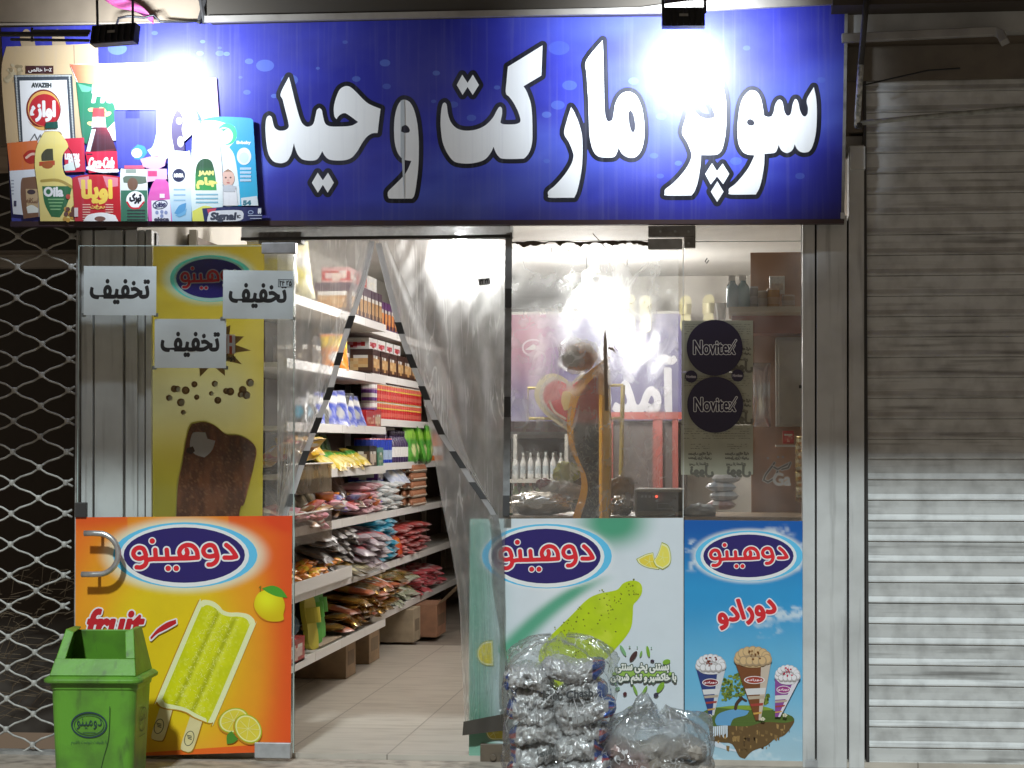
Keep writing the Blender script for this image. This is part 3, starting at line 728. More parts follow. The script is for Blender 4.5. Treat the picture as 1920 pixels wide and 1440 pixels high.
# lemon carton
qp([(455, 768), (605, 760), (615, 1005), (470, 1010)], (.60, .03, .06), False); qt('LEMON', 470, 878, 566, 915, WHT, bold=4); qt('DS', 500, 918, 570, 970, WHT, bold=7); qp([(460, 960), (520, 935), (560, 965), (540, 995), (465, 1000)], (.7, .8, .75))
ql([(490, 830), (520, 880), (545, 990)], 3, (.15, .02, .02))
# cola bottle
qr(668, 548, 754, 612, (.60, .05, .05)); qp([(665, 612), (757, 612), (765, 690), (660, 690)], WHT)
qp([(672, 685), (765, 685), (805, 760), (842, 860), (618, 860), (630, 790)], lambda x, y: mix((.05, .008, .012), (.34, .03, .05), math.exp(-((x - 196) / 11) ** 2)))
qp([(660, 700), (690, 700), (650, 860), (620, 860)], (.70, .72, .76))
qp([(614, 862), (842, 858), (850, 1000), (640, 1015)], (.60, .02, .06), False); qt('Coca-Cola', 640, 905, 820, 978, WHT, bold=4.5, shear=.35)
ql([(632, 980), (720, 1000), (845, 998)], 12, WHT); qr(625, 876, 665, 884, DK)
# yellow oil bottle
qp([(330, 650), (415, 645), (418, 692), (325, 695)], (.02, .09, .07), False); qp([(322, 715), (420, 715), (450, 740), (300, 745)], (.30, .15, .03))
qp([(318, 722), (370, 715), (425, 722), (480, 790), (492, 830), (455, 880), (450, 960), (470, 1030), (520, 1060), (540, 1200), (540, 1362), (290, 1362), (280, 1200), (262, 1060), (250, 950), (258, 850), (285, 780)], lambda x, y: mix((.76, .60, .12), (.82, .72, .32), fbm(x * .1, y * .02)))
qp([(298, 885), (330, 845), (380, 840), (385, 925), (300, 930)], (.06, .06, .03)); qp([(282, 935), (395, 925), (395, 958), (282, 965)], (.46, .07, .02)); qe(342, 960, 40, 24, (.36, .10, .02))
qp([(300, 1075), (400, 1065), (520, 1110), (535, 1150), (520, 1110), (500, 1190), (470, 1270), (430, 1335), (370, 1330), (320, 1230)], (.02, .15, .04)); ql([(300, 1072), (420, 1068), (525, 1120)], 10, (.42, .30, .06))
qt('Oila', 318, 1118, 452, 1182, WHT, bold=4.5)
for i in range(4): qr(345 + 6 * i, 1200 + 24 * i, 460 - 8 * i, 1209 + 24 * i, (.25, .50, .22))
for i in range(16): qe(515 + random.uniform(-55, 30), 1330 + random.uniform(-70, 30), 16, 16, (.13, .045, .025) if i > 5 else (.55, .30, .03))
qe(490, 1185, 16, 18, (.5, .06, .03))
# red vegetable-fat tin
qp([(520, 1050), (600, 1030), (760, 1028), (868, 1045), (876, 1362), (540, 1362)], lambda x, y: mix((.66, .03, .04), (.44, .02, .03), abs(x - 182) / 60))
qp([(560, 1050), (640, 1038), (640, 1130), (580, 1130)], (.70, .28, .34)); qp([(740, 1036), (850, 1050), (850, 1110), (770, 1120)], (.66, .22, .28))
qt(fa('اویلا'), 592, 1070, 802, 1232, (.80, .58, .10), bold=9)
for i in range(7): qr(595, 1240 + i * 18, 650, 1246 + i * 18, (.8, .55, .45)); qr(760, 1240 + i * 18, 815, 1246 + i * 18, (.8, .55, .45))
qt(fa('روغن'), 650, 1245, 755, 1275, (.78, .5, .12), bold=2); qp([(600, 1362), (640, 1315), (740, 1300), (830, 1320), (850, 1362)], WHT); qe(720, 1345, 40, 18, (.2, .1, .08)); qr(535, 1265, 562, 1330, (.7, .6, .6))
# white and green tin with round brand seal
qp([(865, 1020), (900, 985), (1040, 985), (1062, 1030), (1062, 1362), (872, 1362)], (.66, .70, .68)); qp([(885, 1050), (920, 1035), (1050, 1040), (1056, 1085), (1000, 1095), (890, 1085)], (.12, .16, .12)); qe(955, 1095, 38, 46, (.16, .09, .06)); qr(905, 990, 980, 1015, (.25, .3, .26))
qp([(870, 1140), (1060, 1140), (1060, 1362), (870, 1362)], (.05, .17, .11), False); qe(975, 1208, 66, 62, WHT); ql([(915, 1225), (945, 1265), (1000, 1268), (1035, 1225)], 6, (.6, .03, .05)); qt(fa('تبرک'), 935, 1165, 1015, 1235, DK, bold=5)
for i in range(4): qr(915, 1280 + 22 * i, 1045, 1290 + 22 * i, (.04, .05, .05))
qr(895, 960, 1040, 985, (.55, .10, .18))
# pink bowl and pink bottle
qp([(1010, 915), (1100, 895), (1200, 905), (1185, 965), (1120, 990), (1030, 970)], (.72, .38, .62)); qp([(1050, 985), (1200, 985), (1205, 1060), (1060, 1080)], (.72, .42, .60)); qr(1065, 1000, 1130, 1040, (.6, .06, .18))
qp([(1090, 1110), (1120, 1060), (1190, 1060), (1225, 1110), (1240, 1220), (1245, 1362), (1070, 1362), (1062, 1220)], lambda x, y: mix((.60, .06, .36), (.72, .20, .50), fbm(x * .2, y * .1)))
qp([(1090, 1215), (1225, 1205), (1232, 1362), (1095, 1362)], (.74, .74, .80), False); qe(1153, 1243, 55, 34, (.02, .03, .09), -.2); qe(1153, 1243, 47, 27, (.7, .72, .78), -.2); qt('Softlen', 1115, 1224, 1192, 1262, (.03, .03, .1), bold=2, rot=-.15)
for x, y in ((1130, 1300), (1165, 1295), (1195, 1300), (1165, 1325)): qe(x, y, 12, 14, (.25, .3, .5))
qt('eleca', 1112, 1335, 1215, 1360, (.06, .06, .1), bold=3); qr(1150, 1165, 1185, 1195, (.8, .7, .8))
# white lotion bottle
qp([(1210, 880), (1250, 855), (1350, 860), (1372, 900), (1380, 1362), (1240, 1362), (1215, 1100)], lambda x, y: mix((.80, .82, .84), (.35, .58, .74), ss(330, 410, y)))
qe(1287, 1032, 46, 48, (.015, .02, .06)); qt('NIVEA', 1254, 1020, 1320, 1045, WHT, bold=2.4)
for i in range(3): qr(1250, 1130 + i * 38, 1335, 1140 + i * 38, (.3, .5, .66))
qp([(1255, 1305), (1290, 1250), (1340, 1230), (1330, 1290), (1290, 1320)], (.10, .32, .58)); qp([(1262, 1320), (1310, 1300), (1345, 1270), (1335, 1315), (1290, 1335)], (.16, .42, .66))
# nappy pack
qp([(1440, 635), (1560, 610), (1780, 618), (1822, 635), (1832, 800), (1860, 1245), (1560, 1245), (1430, 1100)], lambda x, y: mix((.05, .30, .60), (.03, .42, .64), ss(225, 380, y)))
qp([(1450, 640), (1560, 640), (1690, 680), (1705, 760), (1650, 830), (1690, 900), (1720, 1100), (1730, 1245), (1590, 1245), (1400, 1100)], (.72, .80, .80))
qe(1635, 735, 72, 78, (.06, .52, .24)); qe(1615, 748, 62, 62, (.62, .80, .70)); qp([(1575, 690), (1600, 700), (1640, 690), (1610, 715)], (.03, .25, .14))
qt('Evbaby', 1705, 785, 1805, 812, (.75, .8, .82), bold=2); qe(1757, 895, 52, 62, (.70, .78, .82)); qe(1757, 905, 34, 38, (.55, .68, .76))
for i in range(4): qr(1728, 975 + i * 28, 1808, 992 + i * 28, (.45, .62, .76))
qp([(1600, 1120), (1700, 1110), (1712, 1250), (1600, 1250)], (.78, .78, .78))
qe(1642, 1052, 46, 62, (.72, .46, .36)); qe(1625, 1048, 7, 6, (.08, .04, .03)); qe(1660, 1048, 7, 6, (.08, .04, .03)); qe(1643, 1085, 12, 5, (.5, .14, .12)); qe(1642, 1066, 6, 7, (.62, .36, .28)); qp([(1605, 1010), (1642, 985), (1682, 1015), (1660, 1005), (1625, 1005)], (.34, .2, .12))
qp([(1598, 1115), (1642, 1100), (1700, 1110), (1690, 1150), (1610, 1150)], (.52, .54, .56)); qt('54', 1752, 1215, 1805, 1245, (.05, .15, .2), bold=4); qp([(1735, 1195), (1850, 1180), (1860, 1250), (1740, 1250)], (.7, .78, .8)); qt('54', 1752, 1215, 1805, 1245, (.05, .2, .25), bold=4)
# shampoo bottle with green label
qp([(1390, 700), (1430, 660), (1550, 660), (1575, 760), (1600, 1000), (1605, 1250), (1590, 1362), (1385, 1362), (1375, 1100)], lambda x, y: mix((.80, .84, .80), (.62, .78, .80), ss(350, 400, y)))
qp([(1405, 1140), (1410, 985), (1440, 925), (1485, 912), (1525, 935), (1548, 1020), (1560, 1140)], lambda x, y: mix((.015, .07, .02), (.04, .36, .07), ss(308, 355, y)))
qt('JAAM', 1432, 1002, 1535, 1036, (.78, .75, .22), bold=4); qt(fa('جام'), 1418, 1050, 1560, 1125, (.80, .74, .20), bold=6)
for i in range(3): qr(1410, 1165 + i * 28, 1570, 1176 + i * 28, (.22, .46, .56))
qp([(1385, 1290), (1480, 1250), (1590, 1290), (1590, 1362), (1385, 1362)], (.72, .72, .12))
# toothpaste carton
qp([(1455, 1270), (1640, 1258), (1885, 1262), (1890, 1345), (1750, 1362), (1470, 1362)], (.012, .02, .10), False); qp([(1490, 1275), (1560, 1268), (1540, 1305), (1500, 1310)], (.6, .06, .10))
qp([(1500, 1320), (1530, 1290), (1720, 1283), (1755, 1310), (1750, 1345), (1700, 1362), (1490, 1362)], (.72, .74, .76)); qt('Signal', 1518, 1302, 1700, 1366, (.04, .05, .07), bold=5, shear=.12)
qt('IC', 1708, 1318, 1730, 1340, DK, bold=2); qe(1805, 1298, 20, 14, (.4, .5, .7)); qe(1805, 1298, 15, 9, (.012, .02, .1)); qp([(1858, 1270), (1880, 1270), (1880, 1300), (1872, 1312), (1868, 1298), (1862, 1312), (1856, 1300)], (.75, .78, .8)); qr(1785, 1318, 1885, 1324, (.5, .55, .7)); qr(1800, 1340, 1885, 1345, (.5, .55, .7))
M_sign = mat('banner_vinyl', None, rough=0.38, spec=0.35, dirt=(3, .10), streak=((60, 1, 1.4), .10, .52), dirtcol=(.30, .30, .42), bump=(220, .05))
cv.build('printed_vinyl', M_sign, sign, recalc=False)
# backing and border frame
mb = MB()
def qd(px, py, Y): p = P(px, py, Y); return (p.x, p.z)
mb.prism([qd(2, 52, SY + .012), qd(1587, 9, SY + .012), qd(1579, 412, SY + .012), qd(22, 417, SY + .012)], SY + .003, SY + .05)
mb.build('backing_board', M_darkmetal, sign)
mb = MB(); mb.prism([qd(20, 415, SY), qd(1583, 411, SY), qd(1583, 419, SY), qd(20, 425, SY)], SY - .004, SY + .05); mb.build('bottom_rail', mat('rail_dark', (.045, .022, .022), rough=.5, dirt=(9, .5), dirtcol=(.02, .015, .05)), sign)
mb = MB(); mb.prism([qd(1584, 8, SY), qd(1590, 8, SY), qd(1583, 412, SY), qd(1577, 412, SY)], SY - .004, SY + .05); mb.build('side_rail', M_dusty, sign)
mb = MB(); mb.prism([qd(1576, 399, SY), qd(1584, 399, SY), qd(1584, 410, SY), qd(1576, 410, SY)], SY - .012, SY - .0045); mb.build('corner_clip', M_paint, sign)

# ------------------------------------------------------------------ floodlights over the sign
def flood(name, label, px, py, wpx, hpx, Yc, armp, yaw, tilt, power, spread):
    p = P(px, py, Yc); sc = 8.9 / F * (Yc + 8.9) / 8.9
    t = thing(name, label, 'floodlight', tuple(p))
    w_, h_ = wpx * sc, hpx * sc; d_ = .045
    Rm = Matrix.Rotation(yaw, 3, 'Z') @ Matrix.Rotation(tilt, 3, 'X')
    def T(v): return p + Rm @ Vector(v)
    mb = MB()
    prof = [(-.5, -.5), (.5, -.5), (.5, .5), (-.5, .5)]
    b = [T((a * w_, -d_ / 2, e * h_)) for a, e in prof] + [T((a * w_, d_ / 2, e * h_)) for a, e in prof]
    mb.add(b, [(0, 1, 2, 3), (7, 6, 5, 4), (0, 4, 5, 1), (1, 5, 6, 2), (2, 6, 7, 3), (3, 7, 4, 0)])
    for k in range(7):                      # cooling fins on the back
        a = (k - 3) / 7 * w_
        b = [T((a - .002, -d_ / 2 - .012, -.42 * h_)), T((a + .002, -d_ / 2 - .012, -.42 * h_)), T((a + .002, -d_ / 2 - .012, .42 * h_)), T((a - .002, -d_ / 2 - .012, .42 * h_)),
             T((a - .002, -d_ / 2, -.45 * h_)), T((a + .002, -d_ / 2, -.45 * h_)), T((a + .002, -d_ / 2, .45 * h_)), T((a - .002, -d_ / 2, .45 * h_))]
        mb.add(b, [(0, 1, 2, 3), (0, 4, 5, 1), (1, 5, 6, 2), (2, 6, 7, 3), (3, 7, 4, 0)])
    mb.build('housing', M_black, t, bevel=.003)
    mb = MB(); b = [T((a * w_ * .86, d_ / 2 + .002, e * h_ * .8)) for a, e in prof]; mb.add(b, [(3, 2, 1, 0)])
    mb.build('lens', emitter('flood_lens', (.80, .90, 1.0), 14), t)
    mb = MB(); b = [T((a * .035, -d_ / 2 - .0135, e * .011 + .002)) for a, e in prof]; mb.add(b, [(0, 1, 2, 3)]); mb.build('rating_plate', M_dusty, t)
    mb = MB()
    for pts in armp: mb.tube([P(*q_) for q_ in pts], .006, 6)
    mb.build('bracket', M_darkmetal, t)
    ld = bpy.data.lights.new('flood_beam', 'AREA'); ld.shape = 'RECTANGLE'; ld.size = w_ * .8; ld.size_y = h_ * .7; ld.energy = power; ld.color = (.80, .89, 1.0); ld.spread = R(spread)
    lo = bpy.data.objects.new('flood_beam', ld); COL.objects.link(lo); lo.parent = t
    lo.matrix_local = (Rm @ Matrix.Rotation(R(90), 3, 'X')).to_4x4(); lo.location = Rm @ Vector((0, d_ / 2 + .006, 0))
    return t
flood('floodlight', 'black floodlight box with rating plate hanging over the right half of the sign', 1281, 34, 80, 36, -.74,
      [[(1243, 24, -.74), (1243, -40, -.66)], [(1322, 24, -.74), (1322, -40, -.66)], [(1243, -10, -.70), (1322, -10, -.70)]], R(5), R(-6), 18, 114)
flood('floodlight', 'black floodlight on hanging rods over the left printed groceries', 216, 66, 96, 38, -.62,
      [[(183, 50, -.62), (181, -40, -.54)], [(249, 54, -.62), (249, -40, -.54)], [(-60, 66, -.61), (165, 66, -.62)], [(60, 58, -.61), (170, 58, -.61)], [(-60, 62, -.60), (168, 62, -.61)], [(20, 74, -.60), (168, 76, -.61)], [(60, 52, -.60), (60, 78, -.60)]], R(-13), R(-12), 16, 160)

# ================================================================== DOORS AND GLASS
M_glass = film('door_glass', trans=1, haze=0.0, diff=0.03, gloss=0.01, tint=(.965, .985, .98), nscale=3.5, var=.8, grough=.03)
M_glass_r = film('dusty_glass', trans=1, haze=0.05, diff=0.10, gloss=0.015, tint=(.95, .96, .95), rough=.9, nscale=3.0, var=.8, grough=.05)
def pane(name, x0, y0, x1, y1, Y, th, material, parent):
    """glass sheet between two pixel corners on plane Y"""
    mb = MB(); a, b, c_, d = P(x0, y1, Y), P(x1, y1, Y), P(x1, y0, Y), P(x0, y0, Y)
    mb.add([a, b, c_, d], [(0, 1, 2, 3)])
    return mb.build(name, material, parent, recalc=False)
M_edge = mat('glass_edge', (.45, .55, .52), rough=.2)

YL = -0.115
ld_ = thing('glass_door', 'frameless glass door swung fully open on the left with three paper notices', 'door', tuple(P(550, 1415, YL)))
pane('glass_pane', 148, 461, 551, 1412, YL, .01, M_glass, ld_)
mb = MB(); mb.tube([P(148, 461, YL), P(551, 461, YL)], .0022, 4); mb.tube([P(551, 461, YL), P(550, 1412, YL)], .0022, 4); mb.tube([P(148, 461, YL), P(143, 1412, YL)], .0022, 4)
mb.build('glass_edge', M_edge, ld_)
mb = MB(); a = P(492, 476, YL); b = P(556, 455, YL); mb.box(a.x, b.x, YL - .018, YL + .018, a.z, b.z); mb.build('hinge_clamp', M_grey, ld_, bevel=.003)
mb = MB(); a = P(479, 1420, YL); b = P(546, 1392, YL); mb.box(a.x, b.x, YL - .02, YL + .018, a.z, b.z); mb.build('hinge_clamp', M_grey, ld_, bevel=.003)
mb = MB(); a = P(479, 455, YL); b = P(560, 432, YL); mb.box(a.x, b.x, -.06, .03, a.z, b.z); mb.build('hinge_bracket', M_dusty, ld_, bevel=.003)
mb = MB(); a = P(142, 970, YL); b = P(163, 942, YL); mb.box(a.x, b.x, YL - .014, YL + .014, a.z, b.z); mb.build('lock_clamp', M_darkmetal, ld_, bevel=.003)
# D-shaped handle
M_chrome = mat('brushed_steel', (.62, .62, .62), rough=.3, metal=.7, dirt=(30, .3))
hy = YL - .085
mb = MB(); pts = [P(160, 1001, hy)] + [P(180 + 37 * math.sin(t), 1039.5 - 39 * math.cos(t), hy) for t in [math.pi * k / 12 for k in range(1, 12)]] + [P(152, 1077, hy)]
pts = [P(158, 1000, hy), P(178, 1000, hy)] + [P(184 + 38 * math.sin(t), 1038.5 - 38.5 * math.cos(t), hy) for t in [math.pi * k / 14 for k in range(1, 14)]] + [P(176, 1077, hy), P(153, 1077, hy)]
mb.tube(pts, .0125, 12); h_ = mb.build('pull_handle', M_chrome, ld_, smooth=True)
for (x, y) in ((182, 1001), (176, 1077)):
    mb = MB(); a = P(x, y, hy); mb.tube([a, (a.x, YL, a.z)], .007, 8)
    o = mb.build('standoff', M_chrome, None, smooth=True); o.parent = h_
    o.location = -Vector(ld_['_o'])
# ---- logo shared by the adverts
def logo(cv, cx, cy, rx, ry, A, glow=True, crescent=1):
    S = lambda pts: [(cx + (x - 995) / 328 * rx, cy + (y - 290) / 150 * ry) for x, y in pts]
    k = rx / 328
    cv.ellipse(cx + 5 * k, cy, rx * 1.19, ry * 1.18, A(90, 185, 225)); cv.ellipse(cx + 1 * k, cy + 1, rx * 1.065, ry * 1.13, A(215, 235, 250)); cv.ellipse(cx, cy, rx, ry, A(38, 28, 98))
    L = [[(1222,236),(1248,258),(1268,285),(1275,299),(1250,304),(1213,304)],
         [(1168,272),(1155,244),(1132,236),(1108,246),(1098,268),(1108,290),(1132,298),(1160,292),(1170,280),(1174,300),(1166,325),(1146,340),(1126,342)],
         [(1068,304),(1062,268),(1040,242),(1008,236),(980,250),(968,276),(980,300),(1000,300),(1012,280),(1008,262)],
         [(1068,304),(1010,308),(950,309),(880,311),(820,312),(790,318)],[(900,262),(905,310)],[(838,262),(842,312)],
         [(788,290),(775,258),(750,250),(728,262),(720,284),(732,304),(756,310),(784,302),(792,318),(784,342),(762,356),(738,356)]]
    segs = []
    for l in L:
        q_ = smooth_poly(S(l), closed=False, n=4, ang=80); segs += list(zip(q_[:-1], q_[1:]))
    ds = S([(822, 214), (908, 362), (952, 362)])
    dsg = [(d, (d[0] + .01, d[1])) for d in ds]
    cv.strokes(segs + dsg, 21 * k, A(235, 225, 240), cell=.45)
    cv.strokes(segs, 12.5 * k, A(205, 35, 45), cell=.35); cv.strokes(dsg, 15 * k, A(205, 35, 45), cell=.35)

def glowmix(col, x, y, cx, cy, rx, ry, gc, w_=.28):
    d = math.hypot((x - cx) / rx, (y - cy) / ry)
    return mix(col, gc, ss(1.19 + w_, 1.14, d) * .85)
# ---- orange fruit-bar advert on the open door
KL = (.80, .86, .86)
A = lambda r, g, b: alb(r, g, b, KL)
ad = thing('advert_panel', 'orange and yellow lemon ice lolly advert covering the bottom of the open door', 'advert', tuple(P(345, 1418, YL - .004)))
cv = Canvas(YL - .004, .00015)
def obg(x, y):
    d = math.hypot((x - 318) / 235, (y - 1225) / 330)
    v = mix(A(212, 190, 20), A(220, 150, 28), ss(.35, .72, d)); v = mix(v, A(216, 112, 30), ss(.70, 1.0, d))
    v = mix(v, A(208, 66, 24), ss(.25, 1.0, (x - 440) / 110) * .8 + ss(1010, 970, y) * (.7 if x < 240 or x > 430 else .1))
    v = mix(v, A(205, 178, 10), .5 * math.exp(-(((x - 240) / 70) ** 2 + ((y - 1380) / 60) ** 2)))
    v = mix(v, A(224, 165, 60), .35 * ss(1340, 1420, y) * ss(420, 330, abs(x - 330) + 300))
    v = glowmix(v, x, y, 346, 1041, 114, 52, A(245, 245, 200), .30)
    n_ = fbm(x * .08, y * .08); return mix(v, A(150, 90, 20), .06 * n_)
cv.quadgrid((142, 970), (548, 967), (545, 1392), (140, 1421), 90, 96, obg)
cv.poly([(140, 1420), (545, 1392), (545, 1409), (140, 1421)], obg, smooth=False)
o_ = lambda pts: [(x / 2.88, 940 + y / 2.88) for x, y in pts]
logo(cv, 995 / 2.88, 940 + 290 / 2.88, 328 / 2.88, 150 / 2.88, A)
# lolly sticks
for st, oc in (([(868,1100),(935,1110),(888,1272),(862,1292),(832,1288),(818,1260)], (858, 1215)), ([(1030,1150),(1096,1175),(1046,1330),(1015,1355),(985,1345),(978,1316)], (1022, 1280))):
    cv.poly(o_([(x + 4, y + 6) for x, y in st]), A(150, 110, 15)); cv.poly(o_(st), lambda x, y: mix(A(218, 212, 165), A(190, 180, 120), fbm(x * .5, y * .1)))
    e = ell(oc[0] / 2.88, 940 + oc[1] / 2.88, 8.4, 14, 22, .28); cv.strokes(list(zip(e, e[1:] + e[:1])), .7, A(70, 75, 60), cell=.4)
    for j in range(3): cv.line([(oc[0] / 2.88 - 4 + j, 937 + oc[1] / 2.88 + j * 3 - 3), (oc[0] / 2.88 + 4, 936 + oc[1] / 2.88 + j * 3)], .8, A(70, 75, 60), cell=.4)
body = [(1085,540),(1105,532),(1150,540),(1185,565),(1205,588),(1240,600),(1290,600),(1340,610),(1370,635),(1378,660),(1370,690),(1165,1175),(1150,1192),(1125,1195),(1050,1165),(1010,1140),(960,1125),(900,1118),(865,1105),(848,1080),(850,1060),(1060,570)]
cv.poly(o_([(x - 8, y + 5) for x, y in body]), A(175, 130, 20)); cv.poly(o_(body), A(214, 226, 170))
def pop(x, y):
    a = (x - 386) * .91 + (y - 1240) * .415; n_ = fbm(x * .22, y * .22); n2 = fbm(x * .05, y * .05)
    v = mix(A(200, 208, 14), A(186, 196, 10), n2 * 2 - .5)
    for g in (-17, 16): v = mix(v, A(150, 158, 4), .85 * math.exp(-((a - g) / 5.0) ** 2)); v = mix(v, A(222, 228, 60), .5 * math.exp(-((a - g - 8) / 4.0) ** 2))
    v = mix(v, A(176, 186, 6), .4 * ss(30, 50, abs(a))); return mix(v, A(222, 226, 90), .45 * ss(.5, .75, n_))
inner = [(1095,572),(1120,560),(1160,575),(1195,608),(1240,622),(1290,622),(1330,635),(1345,665),(1335,700),(1140,1160),(1110,1170),(1050,1142),(1000,1115),(940,1100),(895,1090),(878,1068),(885,1045),(1070,610)]
from mathutils import geometry as _g
ip = smooth_poly(o_(inner), n=4)
# fill the lolly body on a fine grid clipped to its outline so its grooves can be printed
def gridfill(cv, loop, fn, step=3.0):
    poly = [Vector((x, y)) for x, y in loop]; xs = [p.x for p in poly]; ys = [p.y for p in poly]
    cv.poly(loop, fn, smooth=False); cv.k += 1
    vs = []; fs = []; cs = []
    y = min(ys)
    def ins(x, y):
        r = False; j = len(poly) - 1
        for i in range(len(poly)):
            if (poly[i].y > y) != (poly[j].y > y) and x < (poly[j].x - poly[i].x) * (y - poly[i].y) / (poly[j].y - poly[i].y) + poly[i].x: r = not r
            j = i
        return r
    while y < max(ys):
        x = min(xs)
        while x < max(xs):
            if ins(x, y) and ins(x + step, y) and ins(x, y + step) and ins(x + step, y + step):
                o = len(vs)
                for (a, b) in ((x, y), (x, y + step), (x + step, y + step), (x + step, y)): vs.append(cv.to3(a, b)); cs.append(fn(a, b))
                fs.append((o, o + 1, o + 2, o + 3))
            x += step
        y += step
    cv.addv(vs, fs, cs)
gridfill(cv, ip, pop, 2.6)
fl = []
for i in range(300):
    t = random.random(); u = random.uniform(-.44, .44); x = 1110 - 1.0 * (t * 210) + 170 * u * 1.15 + 105; y = 600 + t * 520 + 95 * u
    a = random.uniform(0, 6.28); l = random.uniform(4, 12); w_ = 1.7; dx_, dy_ = math.cos(a), math.sin(a)
    fl.append(o_([(x - dx_ * l - dy_ * w_, y - dy_ * l + dx_ * w_), (x + dx_ * l, y + dy_ * l), (x - dx_ * l + dy_ * w_, y - dy_ * l - dx_ * w_)]))
cv.many(fl, A(226, 230, 120))
# lemon with leaf
cv.poly(o_([(1380,520),(1420,480),(1480,480),(1530,525),(1540,575),(1530,610),(1535,640),(1510,650),(1440,648),(1395,620),(1368,570)]), A(190, 120, 20))
lem = smooth_poly(o_([(1385,510),(1420,482),(1475,478),(1520,510),(1537,560),(1530,610),(1533,636),(1505,648),(1450,645),(1400,615),(1372,565)]), n=4)
gridfill(cv, lem, lambda x, y: mix(A(238, 222, 30), A(196, 176, 8), ss(0, 42, math.hypot(x - 500, y - 1122))), 3)
cv.poly(o_([(1415,470),(1470,455),(1520,475),(1553,520),(1500,515),(1450,495)]), A(70, 150, 40)); cv.line(o_([(1400, 465), (1408, 458), (1405, 488)]), .8, A(120, 110, 30))
# lime halves
for cx_, cyy, rx, ry, rt in ((1262, 1183, 84, 66, -.35), (1340, 1228, 84, 68, .9)):
    cv.ellipse(cx_ / 2.88 - 1, 942 + cyy / 2.88, rx / 2.88 + 1, ry / 2.88 + 1, A(178, 125, 25), rt); cv.ellipse(cx_ / 2.88, 940 + cyy / 2.88, rx / 2.88, ry / 2.88, A(160, 175, 30), rt); cv.ellipse(cx_ / 2.88, 940 + cyy / 2.88, rx / 2.88 * .92, ry / 2.88 * .92, A(225, 220, 150), rt); cv.ellipse(cx_ / 2.88, 940 + cyy / 2.88, rx / 2.88 * .82, ry / 2.88 * .82, A(206, 196, 60), rt)
    for k in range(8):
        a = k * math.pi / 4 + rt; cv.strokes([((cx_ + 6 * math.cos(a)) / 2.88, 940 + (cyy + 6 * math.sin(a)) / 2.88), ] and [(((cx_) / 2.88, 940 + cyy / 2.88), ((cx_ + rx * .8 * math.cos(a)) / 2.88, 940 + (cyy + ry * .8 * math.sin(a)) / 2.88))], .45, A(224, 218, 140), cell=.4)
cv.poly(o_([(1225,1265),(1250,1240),(1285,1285),(1260,1305),(1225,1310)]), A(70, 130, 40))
cv.text('fruit', 466 / 2.88, 940 + 585 / 2.88, 775 / 2.88, 940 + 745 / 2.88, A(178, 30, 40), bold=2.6, outline=5.2, ocol=A(225, 220, 225), shear=.32)
sw = o_([(812,735),(850,690),(900,655),(950,638),(952,660),(900,690),(850,715),(815,748)])
cv.strokes(list(zip(sw, sw[1:] + sw[:1])), 2.6, A(225, 220, 225)); cv.poly(sw, A(178, 28, 38))
cv.build('print', M_print, ad, recalc=False)
mb = MB(); mb.prism([qd(142, 970, YL), qd(548, 967, YL), qd(545, 1409, YL), qd(140, 1421, YL)], YL - .0035, YL - .0008); mb.build('backing_sheet', M_paint, ad)

# ---- paper notices
def notice(px0, py0, px1, py1, Y, label, rot=0.0, extra=None):
    t = thing('paper_notice', label, 'notice', tuple(P((px0 + px1) / 2, py1, Y)), 'discount notices taped to the glass')
    cxp, cyp = (px0 + px1) / 2, (py0 + py1) / 2
    def fn(x, y, d):
        dx_, dy_ = x - cxp, y - cyp; x2 = cxp + dx_ * math.cos(rot) - dy_ * math.sin(rot); y2 = cyp + dx_ * math.sin(rot) + dy_ * math.cos(rot)
        u, v = (x - px0) / (px1 - px0), (y - py0) / (py1 - py0)
        curl = .006 * (u - .5) ** 2 * 4 * v + .003 * math.sin(5 * u + 3 * v)
        return P(x2, y2, Y - .002 - curl - d)
    cv = Canvas(Y, .0002, fn)
    W_ = A(205, 222, 224)
    cv.quadgrid((px0, py0), (px1, py0), (px1, py1), (px0, py1), 14, 8, W_); w_, h_ = px1 - px0, py1 - py0
    K_ = (.02, .02, .022)
    cv.text(fa('تخفیف'), px0 + .095 * w_, py0 + .28 * h_, px0 + .90 * w_, py0 + .76 * h_, K_, bold=1.7)
    if extra: extra(cv)
    cv.build('sheet', M_printm, t, recalc=False)
    for (a, b) in ((px0, py1), (px1, py1)):
        mb = MB(); mb.surf(1, 1, lambda u, v: P(a - 5 + 9 * u, b - 4 + 7 * v, Y - .0005)); mb.build('tape', mat('tape', (.20, .22, .22), rough=.3), t, recalc=False)
def pricetag(cv):
    cv.rect(521, 523, 548, 538, A(60, 70, 72)); cv.rect(522.2, 524.2, 546.8, 536.8, A(190, 208, 210)); cv.text('۲۴ ۲۵', 524, 525.5, 546, 535.5, (.02, .02, .02), bold=.6)
YN = YL - .004
notice(157, 499, 293, 591, YN, 'white discount notice at the far left, over the grey steel pillar', R(.3))
notice(418, 507, 550, 598, YN, 'white discount notice with a small price tag, over the blue oval logo', R(.6), pricetag)
notice(290, 598, 424, 690, YN, 'lowest white discount notice, in front of the yellow poster', R(0.2))

